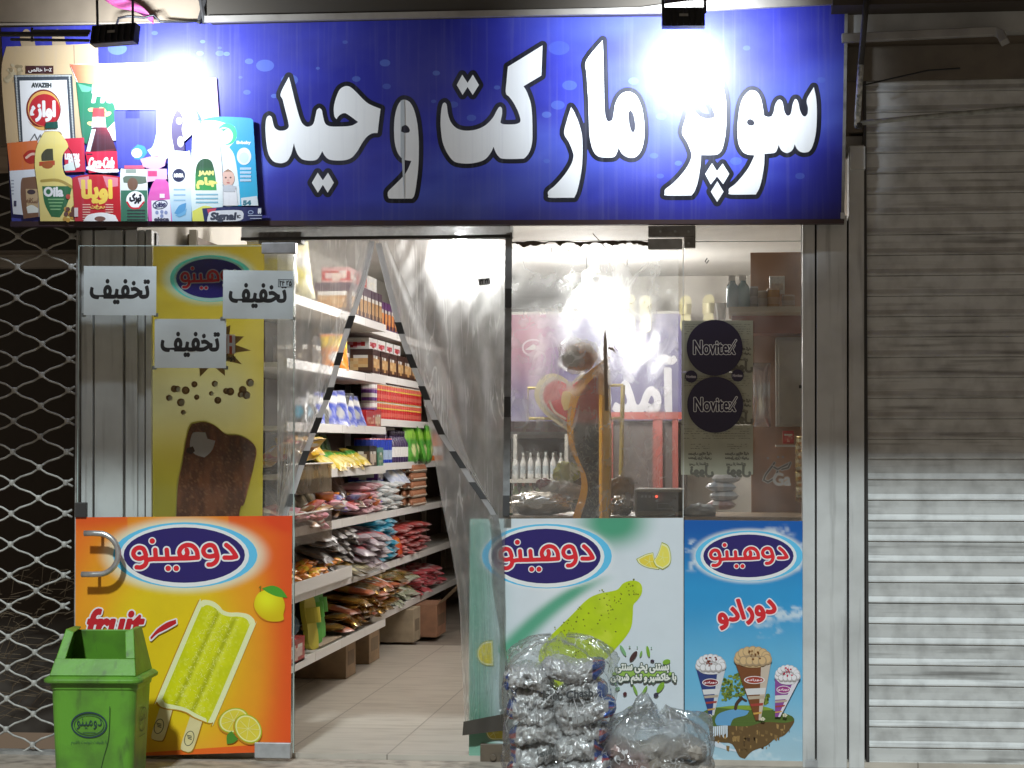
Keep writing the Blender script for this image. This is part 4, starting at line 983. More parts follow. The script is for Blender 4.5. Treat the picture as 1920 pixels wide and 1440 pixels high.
# ---- tall yellow ice-cream poster behind the open door
def backlit(name):
    M = bpy.data.materials.new(name); M.use_nodes = True; nt = M.node_tree; N = nt.nodes; L = nt.links
    a = N.new('ShaderNodeAttribute'); a.attribute_name = 'Col'; t_ = N.new('ShaderNodeBsdfTranslucent'); mx = N.new('ShaderNodeMixShader'); mx.inputs[0].default_value = .6
    b = N['Principled BSDF']; b.inputs['Roughness'].default_value = .4
    L.new(a.outputs[0], b.inputs['Base Color']); L.new(a.outputs[0], t_.inputs[0]); L.new(b.outputs[0], mx.inputs[1]); L.new(t_.outputs[0], mx.inputs[2]); L.new(mx.outputs[0], N['Material Output'].inputs[0]); return M
M_backlit = backlit('backlit_print')
KY = (.80, .78, .72)
A = lambda r, g, b: alb(r, g, b, KY)
YP = .03
yp = thing('poster', 'tall yellow chocolate ice cream poster behind the open glass door', 'poster', tuple(P(390, 1420, YP)))
cv = Canvas(YP, .0002)
def ybg(x, y):
    v = mix(A(158, 140, 40), A(166, 150, 44), ss(470, 600, y)); pale = math.exp(-((y - 745) / 85) ** 2) * ss(500, 380, abs(x - 380) + 300)
    v = mix(v, A(168, 166, 122), .9 * pale); v = mix(v, A(140, 132, 34), ss(800, 960, y)); v = mix(v, A(176, 160, 40), .5 * ss(430, 490, x) * ss(560, 700, y))
    return glowmix(v, x, y, 394, 522, 66, 37, A(150, 170, 150), .3)
cv.quadgrid((287, 461), (496, 458), (492, 1000), (284, 1000), 40, 70, ybg)
cv.quadgrid((284, 1000), (492, 1000), (492, 1415), (284, 1415), 4, 8, ybg)
y_ = lambda pts: [(x / 2.571, 420 + y / 2.571) for x, y in pts]
A2_ = lambda r, g, b: alb(r * .9, g * .9, b * .9, (.40, .39, .36))
logo(cv, 395, 522, 65, 37, A2_)
star = []
for k in range(22):
    a = 2 * math.pi * k / 22 + .1; r_ = (1.0 if k % 2 == 0 else .58) * random.uniform(.85, 1.1); star.append((395 + 78 * r_ * math.cos(a), 652 + 52 * r_ * math.sin(a)))
cv.poly(star, A(96, 72, 36), smooth=False)
cv.rect(423, 627, 441, 664, A(190, 180, 170)); cv.rect(425, 629, 439, 664, A(165, 60, 40)); cv.text('H', 427, 630, 438, 662, A(190, 185, 180), bold=1); cv.text(fa('بلوط'), 424, 664, 441, 678, A(50, 35, 28), bold=.8)
for x, y, r in [(840,795,16),(815,838,14),(855,795,14),(895,802,18),(937,773,14),(1035,770,14),(948,835,12),(1018,817,10),(872,860,18),(883,908,11),(1050,850,16),(1090,805,14),(1110,808,18),(1170,800,18),(1160,822,14),(1188,825,18),(1205,765,18)]:
    px_, py_ = x / 2.571, 420 + y / 2.571; cv.ellipse(px_, py_, r / 2.4, r / 2.4, A(88, 62, 28)); cv.ellipse(px_ + 1, py_ - 1.2, r / 5, r / 4.6, A(124, 92, 46))
    if random.random() < .45: cv.ellipse(px_ + 2, py_ + 1, r / 3.6, r / 3.2, A(176, 168, 132))
bar = smooth_poly(y_([(925,965),(985,955),(1040,975),(1090,1015),(1150,1020),(1205,1045),(1235,1085),(1228,1150),(1180,1340),(1150,1480),(1150,2500),(840,2500),(850,1400),(880,1150),(905,1010)]), n=4)
def chip(x, y):
    n_ = fbm(x * .35, y * .35); n2 = fbm(x * .09 + 7, y * .03); v = mix(A(104, 56, 28), A(142, 82, 44), ss(.35, .7, n2)); return mix(v, A(176, 122, 76), .6 * ss(.56, .72, n_))
cv.poly([(x - 2, y - 3) for x, y in bar], A(150, 140, 60), smooth=False); gridfill(cv, bar, chip, 3.0)
cv.poly(y_([(925,1015),(945,1003),(990,1005),(1000,1035),(1038,1045),(1025,1085),(1005,1110),(985,1125),(940,1110),(915,1075)]), A(226, 232, 205)); cv.poly(y_([(900,1080),(930,1072),(940,1095),(920,1110),(898,1100)]), A(70, 40, 20))
cv.build('print', M_backlit, yp, recalc=False)

# ---- right door, fixed panes, transom
rd = thing('glass_door', 'closed glass door leaf behind the green and white lolly advert', 'door', tuple(P(1281, 1440, .0)))
pane('glass_pane', 884, 458, 1280, 1450, .0, .01, M_glass, rd)
mb = MB(); mb.tube([P(1281, 456, 0), P(1281, 1450, 0)], .0022, 4); mb.tube([P(950, 456, 0), P(1281, 454, 0)], .002, 4); mb.build('glass_edge', mat('pale_edge', (.72, .74, .72), rough=.3), rd)
mb = MB(); mb.tube([P(885, 520, .0), P(885, 1450, 0)], .0014, 4); mb.build('glass_edge', mat('dark_edge', (.10, .11, .11), rough=.3), rd)
a, b = P(1215, 468, 0), P(1279, 448, 0); mb = MB(); mb.box(a.x, b.x, -.018, .018, a.z, b.z); mb.build('hinge_clamp', M_grey, rd, bevel=.003)
a, b = P(1216, 445, 0), P(1304, 424, 0); mb = MB(); mb.box(a.x, b.x, -.03, .02, a.z, b.z)
a2, b2 = P(1283, 465, 0), P(1304, 424, 0); mb.box(a2.x, b2.x, -.0295, .0195, a2.z, a.z - .0005); br_ = mb.build('hinge_bracket', M_dusty, rd, bevel=.002)
for x, y in ((1238, 434), (1266, 434), (1291, 434), (1291, 456)):
    mb = MB(); p = P(x, y, -.031); mb.lathe([(.0055, -.002), (.0055, .001)], p.x, p.y, p.z, 10, ax='y'); o = mb.build('screw', M_grey, None); o.parent = br_; o.location = -Vector(rd['_o'])
a, b = P(902, 1446, 0), P(957, 1394, 0); mb = MB(); mb.box(a.x, b.x, -.03, .02, a.z, b.z); mb.lathe([(.014, -.012), (.014, .0)], P(925, 1425, -.03).x, -.03, P(925, 1420, -.03).z, 12, ax='y'); mb.build('lock_box', mat('brown_metal', (.13, .10, .07), rough=.5, dirt=(20, .5)), rd, bevel=.002)
fp = thing('window_pane', 'fixed dusty glass pane right of the door above the blue cone advert', 'window', tuple(P(1390, 1440, .0)))
pane('glass_pane', 1284, 452, 1507, 1455, .0, .01, M_glass_r, fp)
mb = MB(); mb.tube([P(1283, 453, 0), P(1507, 452, 0)], .002, 4); mb.build('glass_edge', M_edge, fp)
tp = thing('window_pane', 'narrow fanlight strip of glass between the sign and the door tops', 'window', tuple(P(1200, 452, .0)))
pane('glass_pane', 957, 412, 1507, 451, .002, .01, M_glass_r, tp)
mb = MB(); mb.tube([P(957, 452, 0), P(1215, 451, 0)], .0016, 4); mb.build('glass_edge', M_edge, tp)
sp_ = thing('window_pane', 'fixed side pane behind the open door between yellow poster and curtain', 'window', tuple(P(520, 1400, .04)))
pane('glass_pane', 497, 430, 552, 1415, .04, .01, M_glass_r, sp_)
mb = MB(); mb.tube([P(553, 430, .04), P(551, 1415, .04)], .003, 4); mb.build('glass_edge', M_edge, sp_)
# header bar
hb = thing('header_bar', 'dusty grey header rail over the doorway that carries the plastic curtain', 'rail', tuple(P(750, 440, -.04)))
mb = MB(); a, b = P(453, 456, -.05), P(958, 428, -.05); mb.box(a.x, b.x, -.06, .05, P(700, 447, -.05).z, P(700, 423, -.05).z); mb.build('profile', film('header_plastic', haze=.08, diff=.62, gloss=.04, tint=(.5, .52, .54), nscale=8, var=.4, bump=(14, .5)), hb, bevel=.004)
mb = MB(); mb.box(a.x, b.x, -.066, -.0605, P(700, 449, -.05).z, P(700, 443, -.05).z); mb.build('track', M_darkmetal, hb)

# ---- green and white lolly advert
A = lambda r, g, b: alb(r, g, b, KL)
YA = -.006
ad = thing('advert_panel', 'white and green lolly advert covering the bottom of the closed door', 'advert', tuple(P(1080, 1440, YA)))
cv = Canvas(YA, .00015)
g_ = lambda pts: [(860 + x / 2.8235, 940 + y / 2.8235) for x, y in pts]
def gbg(px, py):
    x, y = (px - 860) * 2.8235, (py - 940) * 2.8235
    G, Wt = A(72, 150, 118), A(198, 212, 218); v = Wt
    v = mix(v, A(226, 236, 240), .5 * math.exp(-((x - 620) / 200) ** 2 - ((y - 500) / 160) ** 2))
    m1 = ss(1, .25, math.hypot((x - 820) / 260, (y - 110) / 190)); v = mix(v, G, m1 * ss(500, 660, x + .4 * y) * ss(-60, 60, 760 - .9 * (y - 100) - abs(x - 820)))
    m2 = ss(330, 60, x) * (.55 + .45 * fbm(x * .006, y * .004)); v = mix(v, G, m2)
    xs_ = 830 - 600 * ss(380, 840, y)                           # diagonal swoosh
    yc = 400 + 440 * (1 - ((x - 215) / 640)) ** 1.7 if 215 < x < 855 else 1e9
    d = y - yc; wd = 20 + .16 * max(0, 855 - x)
    if x < 860: v = mix(v, A(84, 158, 128), ss(-wd, -wd * .2, d) * ss(wd * 1.2, wd * .1, d) * ss(860, 600, x))
    v = mix(v, A(80, 140, 112), .8 * ss(220, 120, x) * ss(900, 1200, y)); v = mix(v, A(150, 190, 178), .35 * ss(1180, 1400, y))
    return glowmix(v, x, y, 470, 290, 282, 145, A(226, 236, 240), .12)
cv.quadgrid((881, 973), (1281, 971), (1282, 1448), (879, 1438), 100, 116, gbg)
logo(cv, 860 + 463 / 2.8235, 940 + 290 / 2.8235, 289 / 2.8235, 145 / 2.8235, A)
gl_ = smooth_poly(g_([(445,760),(600,600),(680,520),(740,490),(800,478),(842,466),(870,435),(910,420),(950,425),(970,450),(968,490),(945,525),(925,550),(922,600),(915,660),(890,710),(840,770),(770,845),(700,900),(600,980),(500,960),(420,860)]), n=4)
gridfill(cv, gl_, lambda x, y: mix(mix(A(178, 205, 20), A(160, 186, 30), fbm(x * .05, y * .05)), A(200, 215, 70), .5 * ss(.5, .7, fbm(x * .03 + 9, y * .03))), 3)
sd_ = []; sc_ = []
for i in range(95):
    t = random.random(); a_, b_ = 480 + 470 * t, 840 - 400 * t; off = random.uniform(-1, 1) * (120 if t < .75 else 45)
    x, y = a_ + off * .62, b_ + off * .75
    if 470 < x < 965: sd_.append(ell(860 + x / 2.8235, 940 + y / 2.8235, random.uniform(.9, 2.2), random.uniform(.8, 1.9), 8, random.uniform(0, 3))); sc_.append(mix(A(88, 96, 24), A(140, 150, 20), random.random()))
cv.many(sd_, sc_)
for pts, c1 in (([(940,305),(990,280),(1030,270),(1040,310),(1065,345),(1060,362),(1000,352),(955,330)], A(214, 200, 70)), ([(1075,215),(1110,235),(1125,290),(1118,335),(1080,362),(1045,345),(1030,318),(1055,275)], A(222, 212, 90)), ([(180,735),(130,745),(98,790),(105,840),(140,868),(185,872)], A(205, 195, 40)), ([(140, 1200), (160, 1195), (250, 1195), (240, 1262), (175, 1262), (150, 1240)], A(190, 180, 60)), ([(228, 960), (262, 930), (262, 1000), (238, 990)], A(205, 195, 40))):
    cv.poly(g_(pts), A(150, 160, 60)); cx_ = sum(p[0] for p in pts) / len(pts); cy_ = sum(p[1] for p in pts) / len(pts)
    cv.poly(g_([(cx_ + (x - cx_) * .93, cy_ + (y - cy_) * .93) for x, y in pts]), A(232, 228, 170)); cv.poly(g_([(cx_ + (x - cx_) * .80, cy_ + (y - cy_) * .80) for x, y in pts]), c1)
    for k in range(5):
        a_ = k * 1.2; cv.strokes([(g_([(cx_, cy_)])[0], g_([(cx_ + 28 * math.cos(a_), cy_ + 28 * math.sin(a_))])[0])], .4, A(236, 230, 150), cell=.4)
# splash of drops round the two-line caption
drops = [(870,790,14,34,.5,(120,170,120)),(925,820,20,34,-.6,(70,45,45)),(1003,795,14,32,.2,(120,165,50)),(965,808,10,18,-.3,(120,165,90)),(1025,845,18,8,0,(60,50,60)),(1100,850,34,14,.3,(120,165,50)),(880,1020,16,12,-.5,(80,40,45)),(935,1000,12,30,.4,(120,165,70)),(985,1000,12,28,-.5,(120,165,70)),(1068,985,22,34,-.6,(120,165,50)),(1045,1025,22,12,.4,(60,55,70)),(840,992,22,10,.3,(110,160,110)),(832,965,10,8,0,(110,160,110)),(905,770,8,6,0,(140,170,150)),(945,772,5,5,0,(110,150,130)),(1020,775,5,5,0,(110,150,130)),(1030,965,5,5,0,(110,150,130)),(860,955,5,5,0,(110,150,130))]
for x, y, a_, b_, r_, q_ in drops: cv.ellipse(860 + x / 2.8235, 940 + y / 2.8235, max(1.2, a_ * .62 / 2.8235), max(1.2, b_ * .95 / 2.8235), A(*q_), -r_, 18)
cv.ellipse(860 + 975 / 2.8235, 940 + 912 / 2.8235, 58, 7, A(140, 180, 80))
for tx, bx in ((fa('بستنی یخی سنتی'), (832, 858, 1112, 908)), (fa('با خاکشیر و تخم شربتی'), (806, 912, 1150, 966))):
    (x0_, y0_), (x1_, y1_) = g_([(bx[0], bx[1]), (bx[2], bx[3])])
    cv.text(tx, x0_, y0_, x1_, y1_, A(225, 232, 215), bold=.9, outline=2.6, ocol=A(70, 88, 74))
cv.build('print', M_print, ad, recalc=False)
mb = MB(); mb.prism([qd(881, 973, YA), qd(1281, 971, YA), qd(1282, 1448, YA), qd(879, 1438, YA)], YA + .0008, -.001); mb.build('backing_sheet', M_paint, ad)

# ---- blue cone advert
ad = thing('advert_panel', 'sky blue advert with three ice cream cones on a floating island', 'advert', tuple(P(1400, 1440, YA)))
cv = Canvas(YA, .00015)
b_ = lambda pts: [(1280 + x / 3.13, 980 + y / 3.13) for x, y in pts]
def bbg(px, py):
    x, y = (px - 1280) * 3.13, (py - 980) * 3.13
    v = mix(A(8, 84, 160), A(42, 142, 196), ss(0, 420, y)); v = mix(v, A(98, 172, 206), ss(420, 900, y)); v = mix(v, A(150, 186, 200), ss(900, 1400, y))
    n_ = fbm(x * .018, y * .03); cl = A(206, 220, 232)
    v = mix(v, cl, .85 * ss(.45, .7, n_) * (ss(110, 60, abs(y - 190)) * ss(150, 60, min(abs(x - 20), abs(x - 725))) + ss(60, 10, abs(y - 60)) * ss(120, 40, abs(x - 560)) * .8))
    v = mix(v, cl, .75 * ss(.44, .66, n_) * ss(70, 15, abs(y - 560 + .05 * x)) * ss(330, 120, abs(x - 600)))
    v = mix(v, cl, .55 * ss(.48, .7, n_) * ss(60, 10, abs(y - 630)) * ss(260, 80, abs(x - 420)))
    v = mix(v, cl, .5 * ss(.5, .7, n_) * ss(100, 10, abs(y - 1330)))
    return glowmix(v, x, y, 390, 195, 265, 127, A(210, 232, 240), .16)
cv.quadgrid((1283, 975), (1510, 977), (1515, 1456), (1284, 1450), 84, 150, bbg)
logo(cv, 1280 + 386 / 3.13, 980 + 195 / 3.13, 265 / 3.13, 126 / 3.13, A)
cv.text(fa('دورادو'), 1346, 1122, 1454, 1170, A(196, 36, 44), bold=2.2, outline=4.6, ocol=A(232, 215, 220), rot=-.20, shear=-.1)
# floating island
cv.poly(b_([(150,1240),(220,1290),(300,1330),(420,1320),(330,1345),(230,1325),(170,1300)]), A(190, 205, 215))
cv.poly(b_([(92,1140),(150,1190),(160,1280),(230,1290),(290,1300),(330,1370),(365,1385),(410,1340),(490,1310),(540,1270),(600,1245),(650,1180),(655,1150),(500,1120),(300,1110)]), A(92, 72, 40))
rk = []; rc = []
for i in range(60):
    x = random.uniform(170, 630); y = random.uniform(1170, 1330)
    if y < 1390 - abs(x - 370) * .55: w2 = random.uniform(6, 22); h2 = random.uniform(10, 40); rk.append(b_([(x, y), (x + w2, y + random.uniform(-6, 6)), (x + w2 * .8, y + h2), (x + 2, y + h2 * .8)])); rc.append(mix(A(60, 44, 24), A(158, 130, 78), random.random()))
cv.many(rk, rc)
cv.many([b_([(x, 1185), (x + 9, 1185), (x + 8, 1185 + random.uniform(50, 85)), (x + 1, 1185 + random.uniform(50, 85))]) for x in range(178, 258, 11)], A(196, 214, 228))
cv.poly(b_([(92,1135),(120,1110),(190,1085),(330,1080),(450,1090),(560,1108),(640,1135),(655,1160),(600,1175),(480,1170),(380,1195),(250,1190),(180,1195),(130,1170)]), lambda x, y: mix(A(86, 112, 44), A(60, 80, 34), fbm(x * .2, y * .3)))
cv.poly(b_([(190,1085),(330,1072),(470,1078),(540,1098),(450,1102),(330,1095)]), A(120, 150, 50)); cv.poly(b_([(215,1120),(300,1095),(390,1105),(370,1130),(300,1150),(280,1190),(200,1190),(190,1160)]), A(92, 150, 190))
cv.line(b_([(310, 1092), (318, 1060), (345, 1030), (330, 1005)]), 3, A(64, 46, 30)); cv.line(b_([(345, 1030), (372, 1045)]), 2, A(64, 46, 30)); cv.line(b_([(440, 1040), (470, 1062), (490, 1050)]), 2, A(64, 46, 30))
lf = []; lc_ = []
for i in range(110):
    a_ = random.gauss(0, 1); x = 305 + 55 * random.uniform(-1.3, 1.3); y = 960 + 48 * random.uniform(-1.4, 1.3) - .3 * (x - 305)
    if i > 85: x = random.uniform(430, 505); y = random.uniform(1010, 1065)
    lf.append(ell(*b_([(x, y)])[0], random.uniform(2, 4.5), random.uniform(1.5, 3.5), 8)); lc_.append(mix(A(70, 98, 30), A(130, 150, 60), random.random()))
cv.many(lf, lc_)
def cone(top, tip, w0, cream, sauce, c1, c2, lab):
    (tx, ty), (bx, by) = top, tip
    cv.poly(b_([(tx - w0, ty + 20), (tx + w0, ty + 20), (bx + 16, by), (bx - 14, by)]), c1, smooth=False)
    cv.poly(b_([(tx + w0 * .45, ty + 40), (tx + w0, ty + 20), (bx + 16, by), (bx + 4, by)]), c2, smooth=False)
    H = by - ty
    for f, hh, cc in ((.50, .10, A(200, 205, 205)), (.62, .05, A(170, 160, 140)), (.74, .04, A(150, 60, 50)), (.88, .03, A(190, 150, 70))):
        wv = w0 * (1 - f) + 14 * f; mx_ = tx + (bx - tx) * f; wv2 = w0 * (1 - f - hh) + 14 * (f + hh); mx2 = tx + (bx - tx) * (f + hh)
        cv.poly(b_([(mx_ - wv, ty + H * f), (mx_ + wv, ty + H * f - 6), (mx2 + wv2, ty + H * (f + hh) - 6), (mx2 - wv2, ty + H * (f + hh))]), cc, smooth=False)
    f = .36; mx_ = tx + (bx - tx) * f; cx_, cyy = b_([(mx_ - 2, ty + H * f)])[0]; cv.ellipse(cx_, cyy, w0 * .56 / 3.13, 23 / 3.13, A(220, 215, 215)); cv.ellipse(cx_, cyy, w0 * .50 / 3.13, 19 / 3.13, lab); cv.text(fa('دورادو'), cx_ - 8 * w0 / 60, cyy - 2.4, cx_ + 8 * w0 / 60, cyy + 2.4, A(220, 200, 205), bold=.4)
    cv.poly(b_([(tx - w0 * .95, ty - 10), (tx - w0 * 1.0, ty + 22), (tx - w0 * .5, ty + 55), (tx + w0 * .4, ty + 58), (tx + w0 * 1.0, ty + 25), (tx + w0 * .98, ty - 10)]), mix(cream, (.2, .15, .1), .12))
    for k in range(9):
        a_ = math.pi * (1.0 + k / 8.0); x = tx + w0 * .78 * math.cos(a_ ); y = ty + 12 + 48 * math.sin(a_) ; r_ = w0 * .26
        cx_, cyy = b_([(x, y)])[0]; cv.ellipse(cx_, cyy, r_ / 3.13, r_ * 1.1 / 3.13, mix(cream, (.2, .15, .12), .5)); cv.ellipse(cx_ - .6, cyy - .8, r_ * .78 / 3.13, r_ * .85 / 3.13, cream)
    for k in range(4):
        x = tx + w0 * (-.5 + .34 * k); cx_, cyy = b_([(x, ty + 22)])[0]; cv.ellipse(cx_, cyy, w0 * .24 / 3.13, w0 * .28 / 3.13, mix(cream, (.2, .15, .12), .55)); cv.ellipse(cx_ - .4, cyy - .8, w0 * .18 / 3.13, w0 * .20 / 3.13, cream)
    sp = []
    for k in range(14): x = tx + random.uniform(-.4, .4) * w0; y = ty + random.uniform(-42, 14); sp.append(ell(*b_([(x, y)])[0], random.uniform(1, 2.6), random.uniform(1, 2.2), 7))
    cv.many(sp, sauce)
cone((165, 830), (168, 1130), 88, A(214, 218, 220), A(120, 50, 30), A(40, 56, 112), A(188, 196, 200), A(120, 30, 40))
cone((412, 790), (442, 1160), 108, A(196, 170, 124), A(112, 74, 34), A(110, 66, 34), A(186, 176, 160), A(150, 60, 44))
cone((616, 890), (556, 1140), 74, A(220, 220, 224), A(196, 50, 80), A(128, 70, 140), A(206, 206, 214), A(140, 50, 120))
for x, y in ((160, 1135), (470, 1152), (600, 1130)):
    cv.many([ell(*b_([(x + 8 * math.cos(k * 1.2), y + 7 * math.sin(k * 1.2))])[0], 2.2, 1.6, 7) for k in range(5)], A(205, 205, 180))
cv.build('print', M_print, ad, recalc=False)
mb = MB(); mb.prism([qd(1283, 975, YA), qd(1510, 977, YA), qd(1515, 1456, YA), qd(1284, 1450, YA)], YA + .0008, -.001); mb.build('backing_sheet', M_paint, ad)

# ---- stickers and taped sheets on the fixed pane
KS2 = (.27, .26, .24)
A = lambda r, g, b: alb(r, g, b, KS2)
YS = .008                                                     # sheets are stuck behind the glass
def sheet(x0, y0, x1, y1, label, seed, big):
    random.seed(seed); t = thing('taped_sheet', label, 'paper', tuple(P((x0 + x1) / 2, y1, YS)), 'printed sheets taped inside the pane')
    cv = Canvas(YS, .00015); G = A(118, 116, 100)
    cv.quadgrid((x0, y0), (x1, y0), (x1, y1), (x0, y1), 6, 6, lambda x, y: mix(G, A(104, 102, 88), fbm(x * .05, y * .05)))
    I = A(66, 64, 56)
    cv.squiggles(x0 + 5, y0 + 5, x1 - 5, y0 + 27, 5, I, .5, .3)
    for xa, xb in (big or []):
        cv.squiggles(xa + 4, y0 + 34, xb - 4, y0 + 46, 3, I, .5, .3)
        cv.text(fa('مصرف روزانه گیاه'), xa, y0 + 50, xb, y0 + 57, I, bold=.5, mirror=True); cv.text(fa('محصول ویژه طبیعی'), xa, y0 + 58, xb, y0 + 65, I, bold=.4, mirror=True); cv.text(fa('پس از اصلاح'), xa + 2, y0 + 70, xb - 6, y0 + 77, I, bold=.4, mirror=True)
        cv.text(fa('نوول'), xa + 4, y0 + 76, xb + 3, y0 + 97, I, bold=1.4, mirror=True)
    cv.build('sheet', M_printm, t, recalc=False); return t
sheet(1278, 601, 1412, 697, 'uppermost greenish grey text sheet behind the upper round sticker', 3, [(1366, 1408)])
sheet(1278, 698, 1411, 796, 'middle greenish grey text sheet behind the lower round sticker', 4, [(1366, 1408)])
sheet(1277, 797, 1412, 890, 'lowest greenish grey text sheet, below the lower round sticker', 5, [(1291, 1334), (1360, 1404)])
random.seed(11)
def sticker(cx, cy, r, label, big):
    t = thing('round_sticker', label, 'sticker', tuple(P(cx, cy, -.004)), 'round dark stickers on the pane')
    cv = Canvas(-.003, .00015); N_ = (.030, .022, .055)
    cv.ellipse(cx, cy, r, r, N_, n=56)
    W2 = A(150, 140, 150)
    if big:
        cv.text('Novitex', cx - 39, cy - 13, cx + 38, cy + 12, N_, outline=1.9, ocol=W2, bold=.7); cv.line([(cx + 27, cy + 7), (cx + 40, cy - 14)], 2.4, W2); cv.line([(cx + 27, cy + 7), (cx + 40, cy - 14)], 1.0, N_)
    else: cv.text('Novitex', cx - 9, cy - 2.6, cx + 9, cy + 2.6, A(105, 100, 100), bold=.3)
    cv.build('disc', M_print, t, recalc=False)
sticker(1340, 652, 52.5, 'large round navy sticker at the top of the taped sheets', True)
sticker(1341, 759, 52.5, 'large round navy sticker touching the underside of the upper one', True)
sticker(1296, 706, 11.5, 'tiny round dark sticker on the left, between the large ones', False)
sticker(1383, 704, 11.5, 'tiny round dark sticker on the right, between the large ones', False)
# worn lettering on the glass at lower right
t = thing('window_decal', 'pale worn Persian and Latin window lettering right of the taped sheets', 'decal', tuple(P(1450, 930, -.003)))
cv = Canvas(-.003, .0002); W2 = (.30, .27, .24); D2 = (.10, .08, .06)
for l in ([(1482, 868), (1470, 874), (1458, 880), (1448, 874), (1452, 868)], [(1482, 868), (1478, 877), (1466, 880)], [(1448, 874), (1436, 890), (1432, 900), (1440, 904), (1452, 896), (1458, 884)]): cv.line(l, 3.0, W2); cv.line(l, 1.4, D2)
cv.many([ell(1440, 859, 2.6, 2.6, 10), ell(1459, 857, 2.6, 2.6, 10), ell(1468, 857, 2.6, 2.6, 10)], W2)
cv.text('Ga', 1450, 887, 1482, 910, W2, bold=1.2)
cv.build('lettering', M_printm, t, recalc=False)

# ================================================================== INTERIOR: SHELVES, GOODS, LAMPS
random.seed(21)
M_shelf = mat('shelf_steel', (.66, .63, .58), rough=.4, dirt=(8, .25)); M_back = mat('shelf_back', (.10, .062, .036), rough=.65, dirt=(5, .4)); M_lip = mat('price_rail', (.80, .78, .76), rough=.35)
def shelving(label, x0, x1, y0, y1, levels, lips, nseg):
    t = thing('shelving_unit', label, 'shelves', ((x0 + x1) / 2, (y0 + y1) / 2, 0))
    mb = MB(); mb.box(x0 - .012, x0, y0, y1, 0.02, 2.34); mb.build('back_panel', M_back, t)
    k = max(2, int((y1 - y0) / .95) + 1)
    for i in range(k):
        y = y0 + (y1 - y0) * i / (k - 1); mb = MB(); mb.box(x0, x0 + .035, y - .015, y + .015, .0, 2.36); mb.build('upright', M_shelf, t)
    for z, xo in zip(levels, lips):
        xe = x1 + xo; mb = MB(); mb.box(x0 + .002, xe - .0105, y0, y1, z - .03, z - .008); s_ = mb.build('shelf', M_shelf, t)
        n_ = nseg; L = (y1 - y0) / n_
        for i in range(n_):
            mb = MB(); mb.box(xe - .010, xe, y0 + L * i + .004, y0 + L * (i + 1) - .004, z - .033, z + .012)
            o = mb.build('price_rail', M_lip, None); o.parent = s_; o.location = -Vector(t['_o'])
    return t
LN = [.27, .60, .92, 1.195, 1.43, 1.734, 2.05]; LF = [.27, .575, .90, 1.206, 1.485, 1.76, 2.05]
XN, XF, XB = -2.147, -2.24, -2.62
shelving('nearer shelving unit with deep white shelves, left of the aisle', XB, XN, .80, 3.58, LN, [0] * 7, 4)
shelving('farther shelving unit set back along the left wall beyond the nearer one', XB, XF, 3.62, 9.2, LF, [0] * 7, 6)

def carton_mesh(name, w_, d, h, base, band, pic, pic2=None, loose=False):
    """w_ along y, d along x, h up; origin at base centre"""
    mb = MB(); N_ = 8; pic2 = pic2 or mix(pic, (.8, .7, .5), .4)
    def colr(u, v):
        q_ = base
        if v > .80 or v < .10: q_ = band
        elif (u - .5) ** 2 / .14 + (v - .42) ** 2 / .07 < 1: q_ = pic if random.random() < .6 else pic2
        elif .66 < v < .78 and .15 < u < .85: q_ = (.75, .72, .68) if random.random() < .6 else base
        return mix(q_, (.02, .02, .02), .15 * random.random())
    F_ = [((-d/2, -w_/2, 0), (d, 0, 0), (0, 0, h)), ((d/2, -w_/2, 0), (0, w_, 0), (0, 0, h)), ((d/2, w_/2, 0), (-d, 0, 0), (0, 0, h)), ((-d/2, w_/2, 0), (0, -w_, 0), (0, 0, h)), ((-d/2, -w_/2, h), (d, 0, 0), (0, w_, 0)), ((-d/2, w_/2, 0), (d, 0, 0), (0, -w_, 0))]
    for o, a, b in F_:
        o, a, b = Vector(o), Vector(a), Vector(b)
        for i in range(N_):
            for j in range(N_):
                mb.add([o + a * (i / N_) + b * (j / N_), o + a * ((i + 1) / N_) + b * (j / N_), o + a * ((i + 1) / N_) + b * ((j + 1) / N_), o + a * (i / N_) + b * ((j + 1) / N_)], [(0, 1, 2, 3)], colr((i + .5) / N_, (j + .5) / N_))
    return mb
def pouch_mesh(l, w_, t, base, c2, c3, seed, crimp=True):
    """flat-lying pillow pack: l along x, w_ along y"""
    rs_ = random.Random(seed); mb = MB(); ph = [rs_.uniform(0, 6) for _ in range(6)]
    def top(sg):
        def f(u, v):
            a, b = u * 2 - 1, v * 2 - 1
            bul = (max(0, 1 - abs(a) ** 3.2) ** .6) * (max(0, 1 - b * b) ** .5)
            wr = .10 * math.sin(7 * a + ph[0] + 3 * b) + .10 * math.sin(11 * b + ph[1] + 5 * a) + .12 * abs(math.sin(5 * a + 4 * b + ph[2]))
            return (a * l / 2, b * w_ / 2 * (1 - .05 * (1 - a * a)), t / 2 + sg * t / 2 * bul * (1 - wr * (1 if sg > 0 else .3)))
        return f
    bl = rs_.uniform(.25, .5)
    def colr(u, v):
        if u < .06 or u > .94: return mix(base, (.7, .7, .7), .5)
        if abs(u - bl) < .12: return c2
        if (u - .68) ** 2 / .02 + (v - .5) ** 2 / .09 < 1: return c3
        return mix(base, c2, .3 * rs_.random())
    mb.surf(14, 10, top(1), colr); mb.surf(14, 10, top(-1), colr)
    return mb
def can_mesh(r, h, cap, body, band, n=14):
    mb = MB(); mb.lathe([(r * .92, 0), (r, .005), (r, h * .18), (r, h * .55), (r, h * .8), (r, h - .008), (r * .93, h), (r * .9, h - .004)], 0, 0, 0, n, [cap, body, band, body, body, cap, cap]); return mb
